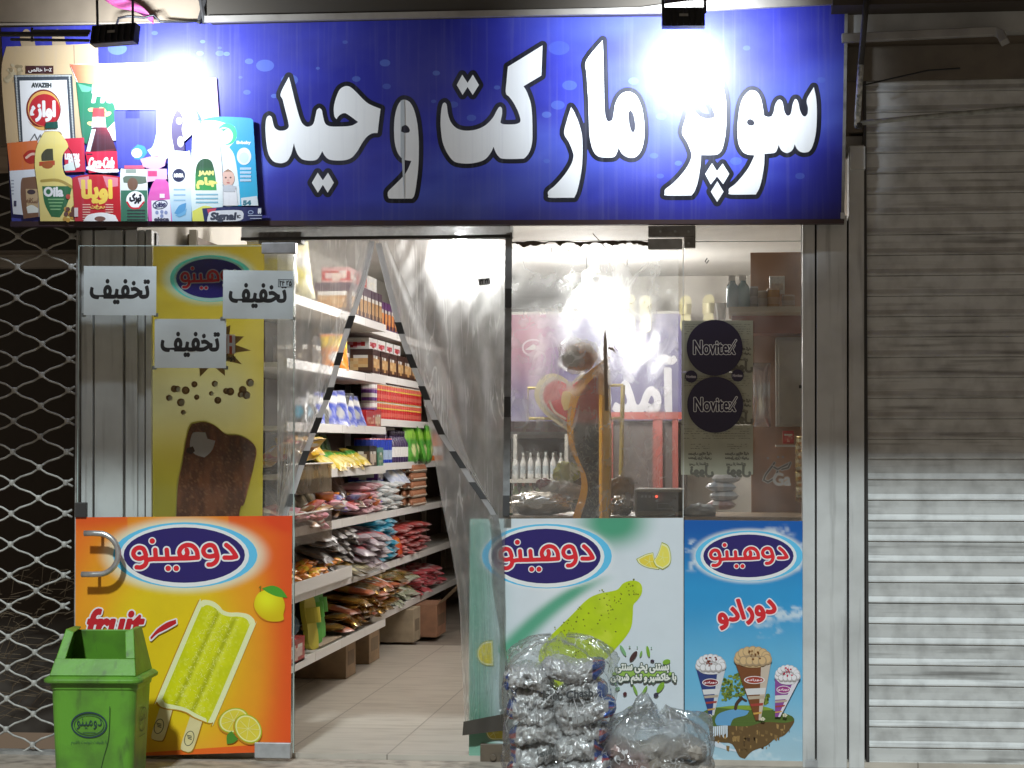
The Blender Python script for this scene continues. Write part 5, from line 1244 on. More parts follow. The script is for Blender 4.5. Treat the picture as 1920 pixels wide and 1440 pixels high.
def tin_mesh(r, h, body, gold, fleck, n=14):
    mb = MB(); mb.lathe([(r * .93, 0), (r, .004), (r, h * .2), (r, h * .42), (r, h * .62), (r, h * .70), (r, h * .9), (r * 1.02, h * .93), (r * 1.02, h), (r * .9, h - .003)], 0, 0, 0, n, [gold, body, fleck, body, gold, fleck, gold, (.5, .45, .42), (.5, .45, .42)]); return mb
def bottle_mesh(r, h, body, label, cap, n=14):
    mb = MB(); mb.lathe([(r * .9, 0), (r, .01), (r, h * .2), (r, h * .5), (r * .95, h * .62), (r * .45, h * .78), (r * .38, h * .84), (r * .42, h * .845), (r * .42, h * .99), (r * .3, h)], 0, 0, 0, n, [body, body, label, body, body, body, cap, cap, cap]); return mb
class Proto:
    def __init__(s, name, mb, material, cat, smooth=False, bevel=0.0): s.o = mb.build(name, material, None, smooth=smooth, bevel=bevel, loc=(0, 0, 0)); s.used = False; s.cat = cat
    def put(s, x, y, z, label, group=None, rz=0, rx=0, ry=0, sc=1.0):
        if s.used: o = s.o.copy(); COL.objects.link(o)
        else: o = s.o; s.used = True
        o.location = (x, y, z); o.rotation_euler = (rx, ry, rz); o.scale = (sc,) * 3
        tag(o, label, s.cat, group); return o
RD, BLU, YEL, GRN, BRN, BLK, SIL, ORG, PNK, TEAL, PUR, WH, GLD = (.45,.02,.02), (.02,.05,.40), (.70,.48,.04), (.06,.28,.04), (.10,.04,.018), (.015,.014,.014), (.42,.42,.43), (.65,.17,.02), (.62,.22,.30), (.03,.28,.42), (.12,.03,.22), (.75,.74,.72), (.45,.27,.06)
CK = (.52, .27, .08)
def jit(a): return random.uniform(-a, a)

# -- top shelf
pr = Proto('biscuit_box', carton_mesh('b', .115, .22, .19, BRN, (.06,.02,.05), CK, (.62,.38,.16)), M_goods, 'box', bevel=.002)
pr2 = Proto('biscuit_box', carton_mesh('b', .115, .22, .19, (.07,.025,.06), (.10,.03,.12), (.66,.30,.10), ORG), M_goods, 'box', bevel=.002)
for i in range(18):
    y = 2.62 + i * .125; (pr if i < 9 else pr2).put(XN - .13 if y < 3.55 else XF - .13, y, 2.052, 'dark biscuit box in the left half of the top shelf row' if i < 9 else 'dark biscuit box with orange picture, right end of the top shelf row', 'dark biscuit boxes on the top shelf' if i < 9 else 'orange picture biscuit boxes on the top shelf', rz=jit(.03))
for y, cc, lb in ((2.68, RD, 'red carton lying on the first dark biscuit boxes of the top shelf'), (2.98, RD, 'second red carton on the top shelf biscuit boxes, nearer the white one'), (3.30, WH, 'white carton on top of the dark biscuit boxes'), (3.70, YEL, 'yellow carton on top of the dark biscuit boxes')):
    Proto('carton', carton_mesh('c', .24, .16, .085, cc, mix(cc, WH, .4), mix(cc, WH, .6)), M_goods, 'box', bevel=.002).put(-2.26 - (.08 if y > 3.5 else 0), y, 2.2435, lb, rz=jit(.05))
pp = Proto('snack_bag', pouch_mesh(.34, .26, .10, (.66,.60,.30), WH, (.7,.62,.1), 1), M_goods, 'packet', smooth=True)
pp.put(XN - .16, 1.12, 2.24, 'crinkled pale yellow bag at the near end of the top shelf', 'pale yellow bags on the top shelf', ry=R(80), rz=R(-60)); pp.put(XN - .15, 1.42, 2.22, 'crinkled pale yellow bag at the near end of the top shelf', 'pale yellow bags on the top shelf', ry=R(75), rz=R(-50))
# -- sixth shelf
Proto('snack_bag', pouch_mesh(.22, .15, .06, ORG, YEL, WH, 3), M_goods, 'packet', smooth=True).put(XN - .08, 2.35, 1.83, 'orange and white packet standing alone on the second shelf from the top', ry=R(70), rz=R(-70))
pr = Proto('biscuit_box', carton_mesh('b', .30, .24, .15, BRN, (.05,.02,.015), (.60,.34,.13), (.70,.48,.24)), M_goods, 'box', bevel=.002)
for i in range(6): pr.put(XF - .13, 3.83 + i * .31, 1.772, 'wide cookie box in the row on the second shelf from the top', 'wide cookie boxes', rz=jit(.03))
pr = Proto('carton', carton_mesh('b', .26, .2, .07, WH, WH, RD, PNK), M_goods, 'box', bevel=.002)
for i in range(4): pr.put(XF - .13, 3.83 + i * .30, 1.923, 'flat white carton with a red mark stacked on the wide cookie boxes', 'flat white cartons', rz=jit(.04))
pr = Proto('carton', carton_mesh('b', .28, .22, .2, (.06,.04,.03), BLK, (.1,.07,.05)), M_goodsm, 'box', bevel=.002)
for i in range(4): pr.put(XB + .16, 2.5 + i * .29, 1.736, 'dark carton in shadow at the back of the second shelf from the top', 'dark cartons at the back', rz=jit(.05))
# -- fifth shelf
cl = [(BLK, SIL, TEAL), (BLU, WH, SIL), (BLK, WH, (.3,.5,.65))]
ps = [Proto('chocolate_packet', pouch_mesh(.26, .10, .035, *q_, 10 + i), M_goods, 'packet', smooth=True) for i, q_ in enumerate(cl)]
for i in range(15):
    k = (i * 2) % 3; ps[k].put(XN - .10 + jit(.04), 1.72 + i * .085 + jit(.02), 1.51 + jit(.015), ['black and silver packet leaning on the third shelf from the top', 'blue and white packet leaning on the third shelf from the top', 'black and white packet leaning on the third shelf from the top'][k], ['black silver packets', 'blue white packets', 'black white packets'][k], ry=R(48 + jit(9)), rz=R(-75 + jit(14)))
Proto('carton', carton_mesh('c', .30, .18, .10, RD, RD, (.5,.1,.05)), M_goods, 'box', bevel=.002).put(XN - .1, 3.12, 1.432, 'plain red carton beside the leaning packets')
Proto('carton', carton_mesh('c', .22, .16, .11, (.4,.16,.1), RD, (.6,.45,.3)), M_goods, 'box', bevel=.002).put(XN - .1, 3.41, 1.432, 'brown and red carton at the far end of the nearer third shelf')
pr = Proto('food_tin', tin_mesh(.042, .115, RD, (.60,.40,.06), (.55,.10,.07)), M_goods, 'tin', smooth=False); pv = Proto('food_tin', tin_mesh(.042, .115, PUR, (.45,.3,.4), WH), M_goods, 'tin')
for l in range(2):
    for i in range(22):
        for r_ in range(2 if l == 0 else 1):
            k = pv if i < 2 else pr; k.put(XF - .055 - .09 * r_, 3.78 + i * .09, 1.488 + l * .1165, ('purple and white tin at the near end of the red tins' if i < 2 else 'red tin with gold rim in the lower layer' if l == 0 else 'red tin with gold rim stacked in the upper layer'), 'purple tins' if i < 2 else 'lower red tins' if l == 0 else 'upper red tins', rz=jit(1))
# -- fourth shelf
t = thing('wire_basket', 'low basket of yellow packets at the near end of the fourth shelf', 'basket', (XN, 1.2, 1.14))
mb = MB(); mb.box(XN + .004, XN + .010, .72, 1.85, 1.09, 1.235); mb.box(XN - .2, XN + .0035, 1.851, 1.856, 1.09, 1.235); mb.build('front_panel', film('basket_plastic', haze=.1, diff=.25, gloss=.03, tint=(.8, .7, .5)), t)
mb = MB(); mb.tube([(XN + .013, .72, 1.238), (XN + .013, 1.856, 1.238)], .005, 6); mb.build('rim', M_shelf, t)
pz = [Proto('candy_packet', pouch_mesh(.17, .12, .045, *q_, 30 + i), M_goods, 'packet', smooth=True) for i, q_ in enumerate([(YEL, ORG, WH), (GLD, RD, YEL), (YEL, GRN, (.8,.7,.3)), (RD, BRN, ORG)])]
dn = ['yellow and orange packet piled in the basket on the fourth shelf', 'gold packet piled in the basket on the fourth shelf', 'yellow and green packet in the low row on the fourth shelf', 'dark red packet piled above the basket on the fourth shelf']
gn = ['basket packets yellow', 'basket packets gold', 'yellow green packets', 'dark red packets']
for i in range(16):
    k = random.choice((0, 1, 3, 1)); pz[k].put(XN - .07 + jit(.06), .85 + i * .062, 1.235 + random.random() * .10, dn[k], gn[k], rz=jit(1.5), ry=jit(.7))
for i in range(13): pz[2].put(XN - .075 + jit(.015), 1.95 + i * .083, 1.215 + jit(.006) + .02, dn[2], gn[2], rz=jit(.25), ry=R(38 + jit(14)))
pg = Proto('candy_packet', pouch_mesh(.2, .14, .05, (.03,.08,.02), GRN, (.1,.2,.05), 37), M_goods, 'packet', smooth=True)
for i in range(9): pg.put(XN - .24 + jit(.02), 1.9 + i * .125, 1.29, 'dark green packet behind the yellow row on the fourth shelf', 'dark green packets', ry=R(70 + jit(10)), rz=jit(.2))
Proto('carton', carton_mesh('c', .24, .14, .13, (.07,.04,.03), BLK, (.55,.45,.4)), M_goods, 'box', bevel=.002).put(XN - .08, 3.2, 1.197, 'small black box with a pale emblem on the fourth shelf')
Proto('carton', carton_mesh('c', .2, .14, .12, (.05,.18,.10), (.12,.3,.25), (.08,.25,.16)), M_goods, 'box', bevel=.002).put(XN - .08, 3.45, 1.197, 'dark green box at the far end of the nearer fourth shelf')
pr = Proto('milk_powder_can', can_mesh(.062, .165, (.35,.03,.05), BLU, (.35,.45,.62)), M_goods, 'can')
for i in range(6): pr.put(XF - .075, 3.76 + i * .135, 1.209, 'large blue can with a red lid on the fourth shelf', 'large blue cans', rz=jit(2))
pr = Proto('milk_powder_can', can_mesh(.06, .115, (.3,.03,.05), BLU, WH), M_goods, 'can'); pr.put(XN - .2, 3.38, 1.198, 'shorter blue can behind the small boxes on the fourth shelf')
pr = Proto('dark_bottle', bottle_mesh(.042, .22, (.05,.03,.09), WH, (.03,.02,.04)), M_goods, 'bottle', smooth=True); pw = Proto('sauce_tub', can_mesh(.05, .09, WH, WH, (.4,.3,.45)), M_goods, 'tub')
for i in range(6): pr.put(XF - .06, 4.62 + i * .10, 1.209, 'dark bottle with a white label beyond the blue cans', 'dark bottles', rz=jit(2))
for i in range(4): pw.put(XF - .14, 4.66 + i * .11, 1.36, 'white tub stacked above the dark bottles', 'white tubs')
pr = Proto('snack_bag', pouch_mesh(.28, .2, .07, GRN, (.25,.5,.06), (.6,.65,.3), 44), M_goods, 'packet', smooth=True)
for i in range(7): pr.put(XF - .045 + jit(.02), 5.25 + i * .11, 1.335 + jit(.01), 'bright green bag standing on the fourth shelf of the farther unit', 'bright green bags', ry=R(82 + jit(6)), rz=jit(.3))
pr = Proto('juice_bottle', bottle_mesh(.04, .23, ORG, WH, RD), M_goods, 'bottle', smooth=True)
for i in range(9): pr.put(XF - .055, 6.05 + i * .09, 1.209, 'orange and red bottle at the far end of the fourth shelf', 'orange bottles', rz=jit(2))
# -- third shelf
t = thing('clear_bin', 'clear plastic bin of red packets at the near end of the third shelf', 'bin', (XN, 1.1, .8))
mb = MB(); mb.box(XN + .012, XN + .016, .6, 1.83, .845, .995); mb.box(XN - .25, XN + .0115, 1.831, 1.836, .845, .995); mb.build('wall', film('bin_plastic', haze=.06, diff=.06, gloss=.05, tint=(.92, .88, .85)), t)
mb = MB(); mb.tube([(XN + .018, .6, .997), (XN + .018, 1.836, .997)], .004, 6); mb.build('rim', M_lip, t)
cs_ = [(RD, WH, ORG), (BLU, WH, RD), (ORG, YEL, WH), (PNK, WH, RD), ((.25,.12,.06), GLD, WH), (PUR, BLU, WH)]
pc = [Proto('sweet_packet', pouch_mesh(.15, .10, .04, *q_, 50 + i), M_goods, 'packet', smooth=True) for i, q_ in enumerate(cs_)]
cn = ['red', 'blue and white', 'orange', 'pink', 'brown and gold', 'purple and blue']
for i in range(26):
    k = random.choice((0, 0, 3, 4)); pc[k].put(XN - .06 + jit(.06), .75 + i * .042, .90 + .1 * random.random(), cn[k] + ' packet tumbled in or behind the clear bin of the third shelf', cn[k] + ' bin packets', rz=jit(2), ry=jit(.8))
for i in range(36):
    k = i % 6; pc[k].put(XN - .05 - .10 * random.random(), 1.92 + i * .046, .955 + .07 * random.random(), cn[k] + ' sweet packet in the loose row along the third shelf', cn[k] + ' loose packets', rz=jit(2), ry=jit(.7))
pb = Proto('dark_bag', pouch_mesh(.30, .24, .10, BLK, (.05,.035,.03), (.2,.2,.2), 61), M_goods, 'packet', smooth=True)
for i in range(8): pb.put(XN - .2 + jit(.03), .95 + i * .13, 1.03 + jit(.02), 'glossy black bag behind the clear bin on the third shelf', 'glossy black bags', ry=R(50 + jit(20)), rz=jit(.4))
pb = Proto('dark_bag', pouch_mesh(.28, .2, .09, (.10,.06,.04), (.17,.12,.08), (.25,.18,.12), 62), M_goods, 'packet', smooth=True)
for i in range(9): pb.put(XN - .25 + jit(.03), 2.05 + i * .15, 1.04 + .03 * (i % 2), 'dark brown bag heaped at the back of the third shelf', 'dark brown bags', ry=R(55 + jit(20)), rz=jit(.5))
def pile(proto, x, y0, n, dy, z, layers, th, label, group, dx=.0, ry=0, rzj=.12):
    for l in range(layers):
        for i in range(n): proto.put(x + dx * l + jit(.02), y0 + dy * (i + .5 * (l % 2)) + jit(.012), z + th * l + .3 * th * abs(math.sin(i * 2.1 + l)), label, group, rz=jit(rzj), ry=ry + jit(.08))
pw = Proto('wafer_packet', pouch_mesh(.26, .11, .045, (.55,.28,.32), (.7,.6,.58), (.3,.06,.08), 63), M_goods, 'packet', smooth=True)
pile(pw, XN - .13, 3.0, 5, .115, .925, 4, .042, 'pink and cream wafer packet in the stack ending the nearer third shelf', 'pink wafer packets')
pw = Proto('wafer_packet', pouch_mesh(.26, .13, .05, WH, (.2,.42,.6), (.75,.75,.8), 64), M_goods, 'packet', smooth=True)
pile(pw, XF - .12, 3.72, 8, .135, .905, 4, .045, 'white and blue wafer packet in the long third shelf stack', 'white wafer packets')
pr = Proto('carton', carton_mesh('c', .3, .2, .12, PUR, BLU, WH), M_goods, 'box', bevel=.002)
for i in range(2): pr.put(XB + .17, 4.6 + .32 * i, .905 + .185, 'purple carton behind the white wafer packets', 'purple cartons')
pr = Proto('snack_bag', pouch_mesh(.24, .16, .06, (.6,.65,.75), BLU, WH, 66), M_goods, 'packet', smooth=True)
for i in range(3): pr.put(XF - .12, 4.75 + i * .15, 1.13, 'blue and white bag lying on top of the wafer stack', 'blue white bags', ry=R(40), rz=jit(.5))
def egg_tray():
    mb = MB()
    mb.surf(20, 40, lambda u, v: (-.13 + .26 * u, -.3 + .6 * v, .018 + .014 * math.sin(u * 5 * 2 * math.pi) * math.sin(v * 10 * 2 * math.pi)), (.5, .42, .34))
    for i in range(5):
        for j in range(10):
            mb.lathe([(.004, -.026), (.018, -.014), (.021, 0), (.017, .016), (.008, .026)], -.104 + i * .052, -.27 + j * .06, .035, 8, [(.34, .14, .07)] * 4)
    return mb
pe = Proto('egg_tray', egg_tray(), M_goodsm, 'egg tray')
for i, lb in enumerate(('lowest', 'second', 'third', 'fourth', 'topmost')): pe.put(XF - .11, 5.45, .905 + i * .058, lb + ' egg tray in the stack on the third shelf')
# -- second shelf
t = thing('display_tray', 'white tray of orange sweets jutting out at the near second shelf', 'tray', (XN, 1.6, .6))
mb = MB(); mb.box(XN + .02, XN + .026, .6, 2.35, .612, .672); mb.box(XN - .28, XN + .0195, 2.351, 2.356, .612, .672); mb.box(XN - .28, XN + .0195, .6, 2.35, .604, .611); mb.build('tray', M_lip, t)
po = Proto('sweet_packet', pouch_mesh(.09, .06, .03, ORG, YEL, (.8,.4,.1), 70), M_goods, 'packet', smooth=True)
for i in range(30): po.put(XN - .04 - .14 * random.random(), 1.25 + 1.05 * i / 30, .635 + .06 * random.random() * (1 if i % 3 else 1.4), 'small orange sweet packet heaped in the white tray', 'orange tray sweets', rz=jit(3), ry=jit(.8))
Proto('carton', carton_mesh('c', .3, .14, .09, ORG, (.5,.12,.02), (.6,.25,.05)), M_goods, 'box', bevel=.002).put(XN - .22, 2.1, .65, 'orange open carton behind the white tray of sweets', ry=R(15))
pb = Proto('chip_packet', pouch_mesh(.30, .13, .05, (.16,.14,.13), (.36,.34,.34), (.28,.25,.24), 71), M_goods, 'packet', smooth=True)
for l in range(5):
    for i in range(11 - l): pb.put(XN - .2 + .012 * l, 1.9 + i * .14 + jit(.02), .66 + l * .05, 'dark silver packet in the big slumped pile on the second shelf', 'dark silver packets', rz=jit(.3), ry=R(22 + jit(14)))
pb = Proto('chip_packet', pouch_mesh(.27, .12, .05, (.42,.36,.40), (.18,.12,.17), (.5,.1,.12), 72), M_goods, 'packet', smooth=True)
for l in range(4):
    for i in range(6): pb.put(XN - .11 + .01 * l + jit(.02), 2.86 + i * .125, .625 + l * .05, 'mauve and silver packet at the far end of the slumped pile', 'mauve silver packets', rz=jit(.35), ry=R(14 + jit(16)))
pb = Proto('tea_packet', pouch_mesh(.22, .10, .03, (.05,.06,.05), GLD, (.6,.55,.35), 73), M_goods, 'packet', smooth=True)
for i in range(8): pb.put(XN - .05, 2.5 + i * .07, .63, 'black and gold packet at the foot of the dark pile', 'black gold packets', rz=jit(.6), ry=R(20))
pt = Proto('chip_packet', pouch_mesh(.28, .14, .05, TEAL, (.10,.40,.55), WH, 74), M_goods, 'packet', smooth=True)
pile(pt, XF - .13, 3.72, 6, .145, .58, 6, .046, 'turquoise packet in the tall neat stack on the second shelf', 'turquoise packets')
pt = Proto('chip_packet', pouch_mesh(.28, .13, .04, RD, (.65,.6,.58), (.6,.1,.05), 75), M_goods, 'packet', smooth=True)
pile(pt, XF - .13, 4.75, 9, .14, .58, 5, .040, 'red and white packet in the stack beyond the turquoise one', 'red white packets')
Proto('sweet_packet', pouch_mesh(.14, .13, .06, (.5,.06,.02), ORG, RD, 76), M_goods, 'packet', smooth=True).put(XF - .04, 4.62, .66, 'round red packet between the turquoise and red stacks', ry=R(70))
# -- bottom shelf
Proto('carton', carton_mesh('c', .42, .22, .12, (.42,.03,.03), (.34,.02,.02), (.6,.45,.42)), M_goods, 'box', bevel=.003).put(XN - .11, 1.02, .272, 'red carton at the near end of the bottom shelf')
t = thing('blue_pack', 'dusky blue plastic pack behind the red carton on the bottom shelf', 'pack', (XN - .2, 1.35, .27))
mb = MB(); mb.surf(16, 10, lambda u, v: (XN - .10 - .16 * (1 - math.sin(math.pi * v)) , .75 + .85 * u, .275 + .30 * v * (1 - .12 * abs(2 * u - 1) ** 3)), (.05, .10, .19)); o = mb.build('bag', mat('dusky_blue', (.05, .10, .19), rough=.4), t, smooth=True); o.modifiers.new('s', 'SOLIDIFY').thickness = .012
def slipper(colr):
    mb = MB(); out = [(0, -.13), (.035, -.12), (.042, -.06), (.036, .0), (.046, .07), (.04, .12), (.015, .14), (-.02, .135), (-.04, .10), (-.042, .04), (-.034, -.02), (-.04, -.08), (-.03, -.12)]
    o2 = smooth_poly(out, n=3); n_ = len(o2)
    mb.add([(x, 0, z) for x, z in o2] + [(x, .03, z) for x, z in o2], [(i, (i + 1) % n_, n_ + (i + 1) % n_, n_ + i) for i in range(n_)] + [tuple(range(n_))[::-1], tuple(range(n_, 2 * n_))], colr)
    mb.surf(8, 5, lambda u, v: (-.042 + .086 * u, -.006 - .05 * math.sin(math.pi * u), .0 + .075 * v), colr); return mb
for i, (cc, lb) in enumerate((((.55, .48, .06), 'yellow plastic slipper stood on end beside the blue pack'), ((.10, .36, .06), 'bright green slipper stood on end next to the yellow one'), ((.12, .40, .08), 'bright green slipper farthest from the yellow one'))):
    Proto('slipper', slipper(cc), M_goods, 'slipper', smooth=False).put(XN - .055 - .02 * i, 1.66 + i * .19, .415 + .012 * i, lb, rz=R(62), rx=R(-8), sc=1.05)
pg = [Proto('nut_packet', pouch_mesh(.26, .12, .045, *q_, 80 + i), M_foil if i == 0 else M_goods, 'packet', smooth=True) for i, q_ in enumerate([(GLD, (.25,.14,.03), (.7,.6,.4)), ((.45,.10,.05), GLD, WH), ((.40,.42,.30), (.2,.22,.12), GLD), ((.5,.04,.06), (.6,.35,.35), WH)])]
gl4 = ['gold foil packet in the heap on the bottom shelf', 'reddish brown packet on the gold heap of the bottom shelf', 'olive silver packet beyond the gold heap', 'red packet at the far end of the bottom shelf']
for l in range(5):
    for i in range(13): 
        k = 0 if random.random() < .75 - .08 * l else 1
        pg[k].put(XN - .16 + .015 * l + jit(.03), 2.45 + i * .13 + .1 * l, .30 + l * .045, gl4[k], 'bottom shelf ' + ('gold' if k == 0 else 'brown') + ' packets', rz=jit(.4), ry=R(10 + jit(16)))
for l in range(4):
    for i in range(9): pg[2].put(XF - .13 + jit(.03), 4.25 + i * .14, .30 + l * .045, gl4[2], 'olive packets', rz=jit(.5), ry=R(12 + jit(15)))
for l in range(3):
    for i in range(9): pg[3].put(XF - .13 + jit(.03), 5.55 + i * .15, .30 + l * .045, gl4[3], 'far red packets', rz=jit(.5), ry=R(12 + jit(15)))
# flat card on the bottom shelf, cartons under it
Proto('card_sheet', MB().box(-.15, .15, -.3, .3, 0, .006, (.42, .33, .24)), M_goodsm, 'card').put(XN - .2, 2.15, .273, 'flat brown card lying on the bottom shelf before the gold heap')
CB = (.30, .20, .115)
for i, (y, x, a, b, h, lb) in enumerate(((2.95, -2.41, .30, .34, .215, 'brown carton under the bottom shelf nearest the open door'), (3.78, -2.42, .36, .34, .215, 'wide brown carton second along beneath the bottom shelf'), (5.15, -2.37, .30, .34, .225, 'pale open topped carton third along beneath the bottom shelf'), (5.62, -2.30, .44, .40, .225, 'reddish carton with its flap raised at the far end under the shelf'))):
    t = thing('cardboard_box', lb, 'cardboard box', (x, y, 0)); cc = [CB, (.27, .18, .10), (.40, .32, .22), (.30, .15, .085)][i]
    z0 = 0.001; mb = MB(); mb.box(x - b / 2, x + b / 2, y - a / 2, y + a / 2, z0, z0 + h, cc); mb.build('carton', mat('cardboard', None, rough=.8, dirt=(14, .3)), t, bevel=.003)
    mb = MB(); mb.box(x + b / 2 + .0005, x + b / 2 + .0012, y - a / 2 + .06, y + a / 2 - .06, z0 + .07, z0 + .15, mix(cc, (.1, .07, .04), .6)); mb.build('printed_band', MATS['cardboard'], t)
    if i == 3:
        mb = MB(); mb.add([(x + b / 2, y - a / 2, z0 + h), (x + b / 2, y + a / 2, z0 + h), (x + b / 2 + .14, y + a / 2 + .05, z0 + h + .14), (x + b / 2 + .14, y - a / 2 + .05, z0 + h + .14)], [(0, 1, 2, 3)], (.40, .30, .20)); mb.build('flap', MATS['cardboard'], t)

# -- back of the shop
rs2 = thing('shelving_unit', 'rear shelving unit across the end of the aisle', 'shelves', (-1.7, 9.2, 0))
mb = MB(); mb.box(-2.2, -1.03, 9.42, 9.44, -.02, 2.3); mb.build('back_panel', M_back, rs2)
for z in (.3, .72, 1.08, 1.42, 1.78):
    mb = MB(); mb.box(-2.2, -1.03, 9.08, 9.41, z - .03, z); s_ = mb.build('shelf', M_shelf, rs2)
pbw = Proto('cream_bottle', bottle_mesh(.036, .2, WH, (.55,.6,.55), (.5,.52,.5)), M_goods, 'bottle', smooth=True); pbg = Proto('green_bottle', bottle_mesh(.036, .22, (.18,.30,.12), WH, (.3,.1,.1)), M_goods, 'bottle', smooth=True)
for i in range(13): pbw.put(-2.1 + i * .082, 9.16, 1.081, 'white bottle in the row on the rear shelving', 'white bottles at the back'); pbg.put(-2.1 + i * .082, 9.16, .721, 'green bottle in the lower row on the rear shelving', 'green bottles at the back')
pr = Proto('carton', carton_mesh('c', .2, .17, .22, (.4,.2,.22), WH, (.6,.4,.4)), M_goods, 'box')
for i in range(6): pr.put(-2.08 + i * .19, 9.2, 1.421, 'pinkish carton in the row above the white bottles', 'pinkish cartons', rz=R(-90))
pj = Proto('juice_carton', carton_mesh('c', .075, .07, .2, (.10,.26,.10), WH, YEL, ORG), M_goods, 'carton'); pk = Proto('juice_carton', carton_mesh('c', .075, .07, .2, (.42,.10,.06), WH, ORG, YEL), M_goods, 'carton')
for i in range(7): (pj if i % 2 else pk).put(-2.1 + i * .13, 9.18, .301, 'green juice carton on the lowest rear shelf' if i % 2 else 'red juice carton on the lowest rear shelf', 'green juice cartons' if i % 2 else 'red juice cartons', rz=R(-90))
sr = thing('bottle_rack', 'low rack of pale bottles on the counter side behind the closed door', 'rack', (-1.0, 2.6, 0))
xa_, xb_ = P(958, 900, 2.6).x, P(1062, 900, 2.6).x; zr = P(1000, 898, 2.6).z
for z_ in (zr, P(1000, 947, 2.6).z):
    mb = MB(); mb.box(xa_, xb_, 2.5, 2.72, z_ - .02, z_); mb.build('shelf', M_shelf, sr)
for x_ in (xa_ + .01, xb_ - .01):
    mb = MB(); mb.box(x_ - .01, x_ + .01, 2.721, 2.74, 0, zr + .25); mb.build('upright', M_shelf, sr)
pw_ = Proto('milk_bottle', bottle_mesh(.017, .145, WH, (.5,.56,.6), (.45,.46,.44)), M_goods, 'bottle', smooth=True); pq_ = Proto('dough_bottle', bottle_mesh(.017, .125, (.26,.34,.18), (.6,.62,.5), (.4,.12,.1)), M_goods, 'bottle', smooth=True)
nb = max(3, int((xb_ - xa_) / .042))
for i in range(nb):
    pw_.put(xa_ + .03 + i * .042, 2.56, zr + .001, 'slim white bottle in the upper row of the rack behind the door', 'slim white bottles'); pq_.put(xa_ + .03 + i * .042, 2.56, P(1000, 947, 2.6).z + .001, 'slim green bottle in the lower row of the rack behind the door', 'slim green bottles')
# purple welcome banner, heart sign, fridge
t = thing('hanging_banner', 'purple banner with white Persian welcome lettering hung across the back', 'banner', tuple(P(1125, 788, 5.7)))
cv = Canvas(5.7, .0012, None); PV = (.13, .115, .25)
cv.quadgrid((958, 590), (1292, 588), (1292, 788), (958, 790), 50, 30, lambda x, y: mix(mix(PV, (.34, .32, .44), ss(.42, .7, fbm(x * .02, y * .012))), (.42, .16, .22), .8 * ss(1075, 985, x) * ss(770, 640, y)))
cv.text(fa('خوش'), 1072, 690, 1126, 770, (.75, .74, .78), bold=2.5); cv.text(fa('آمدید'), 1078, 668, 1266, 796, (.76, .75, .80), bold=3.6)
e = ell(1000, 652, 20, 15, 24); cv.strokes(list(zip(e, e[1:] + e[:1])), 1.6, (.6, .5, .54)); cv.poly([(984, 656), (1000, 645), (1016, 656)], (.6, .55, .55))
cv.build('printed_cloth', M_printm, t, recalc=False)
mb = MB(); mb.tube([P(955, 588, 5.72), P(1296, 586, 5.72)], .012, 8); mb.build('rod', M_shelf, t)
t = thing('heart_sign', 'red heart shaped sign with a cream border hanging left of the seed display', 'sign', tuple(P(1060, 800, 1.9)))
cv = Canvas(1.9, .003)
H1 = [(1062, 806), (1020, 775), (1002, 742), (1012, 712), (1035, 700), (1058, 708), (1070, 720), (1085, 705), (1105, 700), (1125, 715), (1128, 745), (1110, 775)]
cv.poly(H1, (.62, .54, .36)); cv.poly([(1065 + (x - 1065) * .86, 750 + (y - 750) * .85) for x, y in H1], (.55, .50, .44)); cv.poly([(1065 + (x - 1065) * .74, 750 + (y - 750) * .74) for x, y in H1], (.52, .06, .07))
cv.poly([(1055, 735), (1075, 728), (1084, 742), (1076, 765), (1058, 770), (1052, 752)], (.6, .42, .14)); cv.line([(1030, 752), (1040, 772), (1060, 785)], 2, (.65, .55, .45))
cv.build('print', M_print, t, recalc=False)
mb = MB(); mb.prism([(P(x, y, 1.91).x, P(x, y, 1.91).z) for x, y in smooth_poly(H1, n=3)], 1.903, 1.92); mb.build('board', M_goodsm, t)
mb = MB(); hh = [P(990, 728, 1.93), P(1168, 722, 1.93), P(1166, 785, 1.93), P(990, 785, 1.93)]
mb.tube(hh, .008, 6, closed=True); mb.tube([P(1168, 722, 1.93), P(1164, 900, 1.93)], .012, 6); mb.build('stand_frame', mat('yellow_pole', (.55, .42, .12), rough=.5), t)
fr = thing('display_fridge', 'red framed glass door drinks fridge below the purple banner', 'fridge', (-.75, 5.6, 0))
xa, xb, zt = P(1142, 800, 5.3).x, P(1284, 800, 5.3).x, P(1200, 792, 5.3).z
mb = MB(); mb.box(xa, xb, 5.35, 5.95, 0, zt); mb.build('cabinet', mat('fridge_dark', (.10, .085, .08), rough=.5), fr)
for px_, w_ in ((1146, 6), (1233, 18), (1266, 11)):
    x = P(px_, 800, 5.3).x; mb = MB(); mb.box(x - w_ * .0018, x + w_ * .0018, 5.3, 5.349, .05, zt + .02); mb.build('red_post', mat('fridge_red', (.34, .075, .06), rough=.5), fr)
mb = MB(); mb.box(xa, xb, 5.29, 5.349, zt + .0205, zt + .07); mb.build('red_header', MATS['fridge_red'], fr)

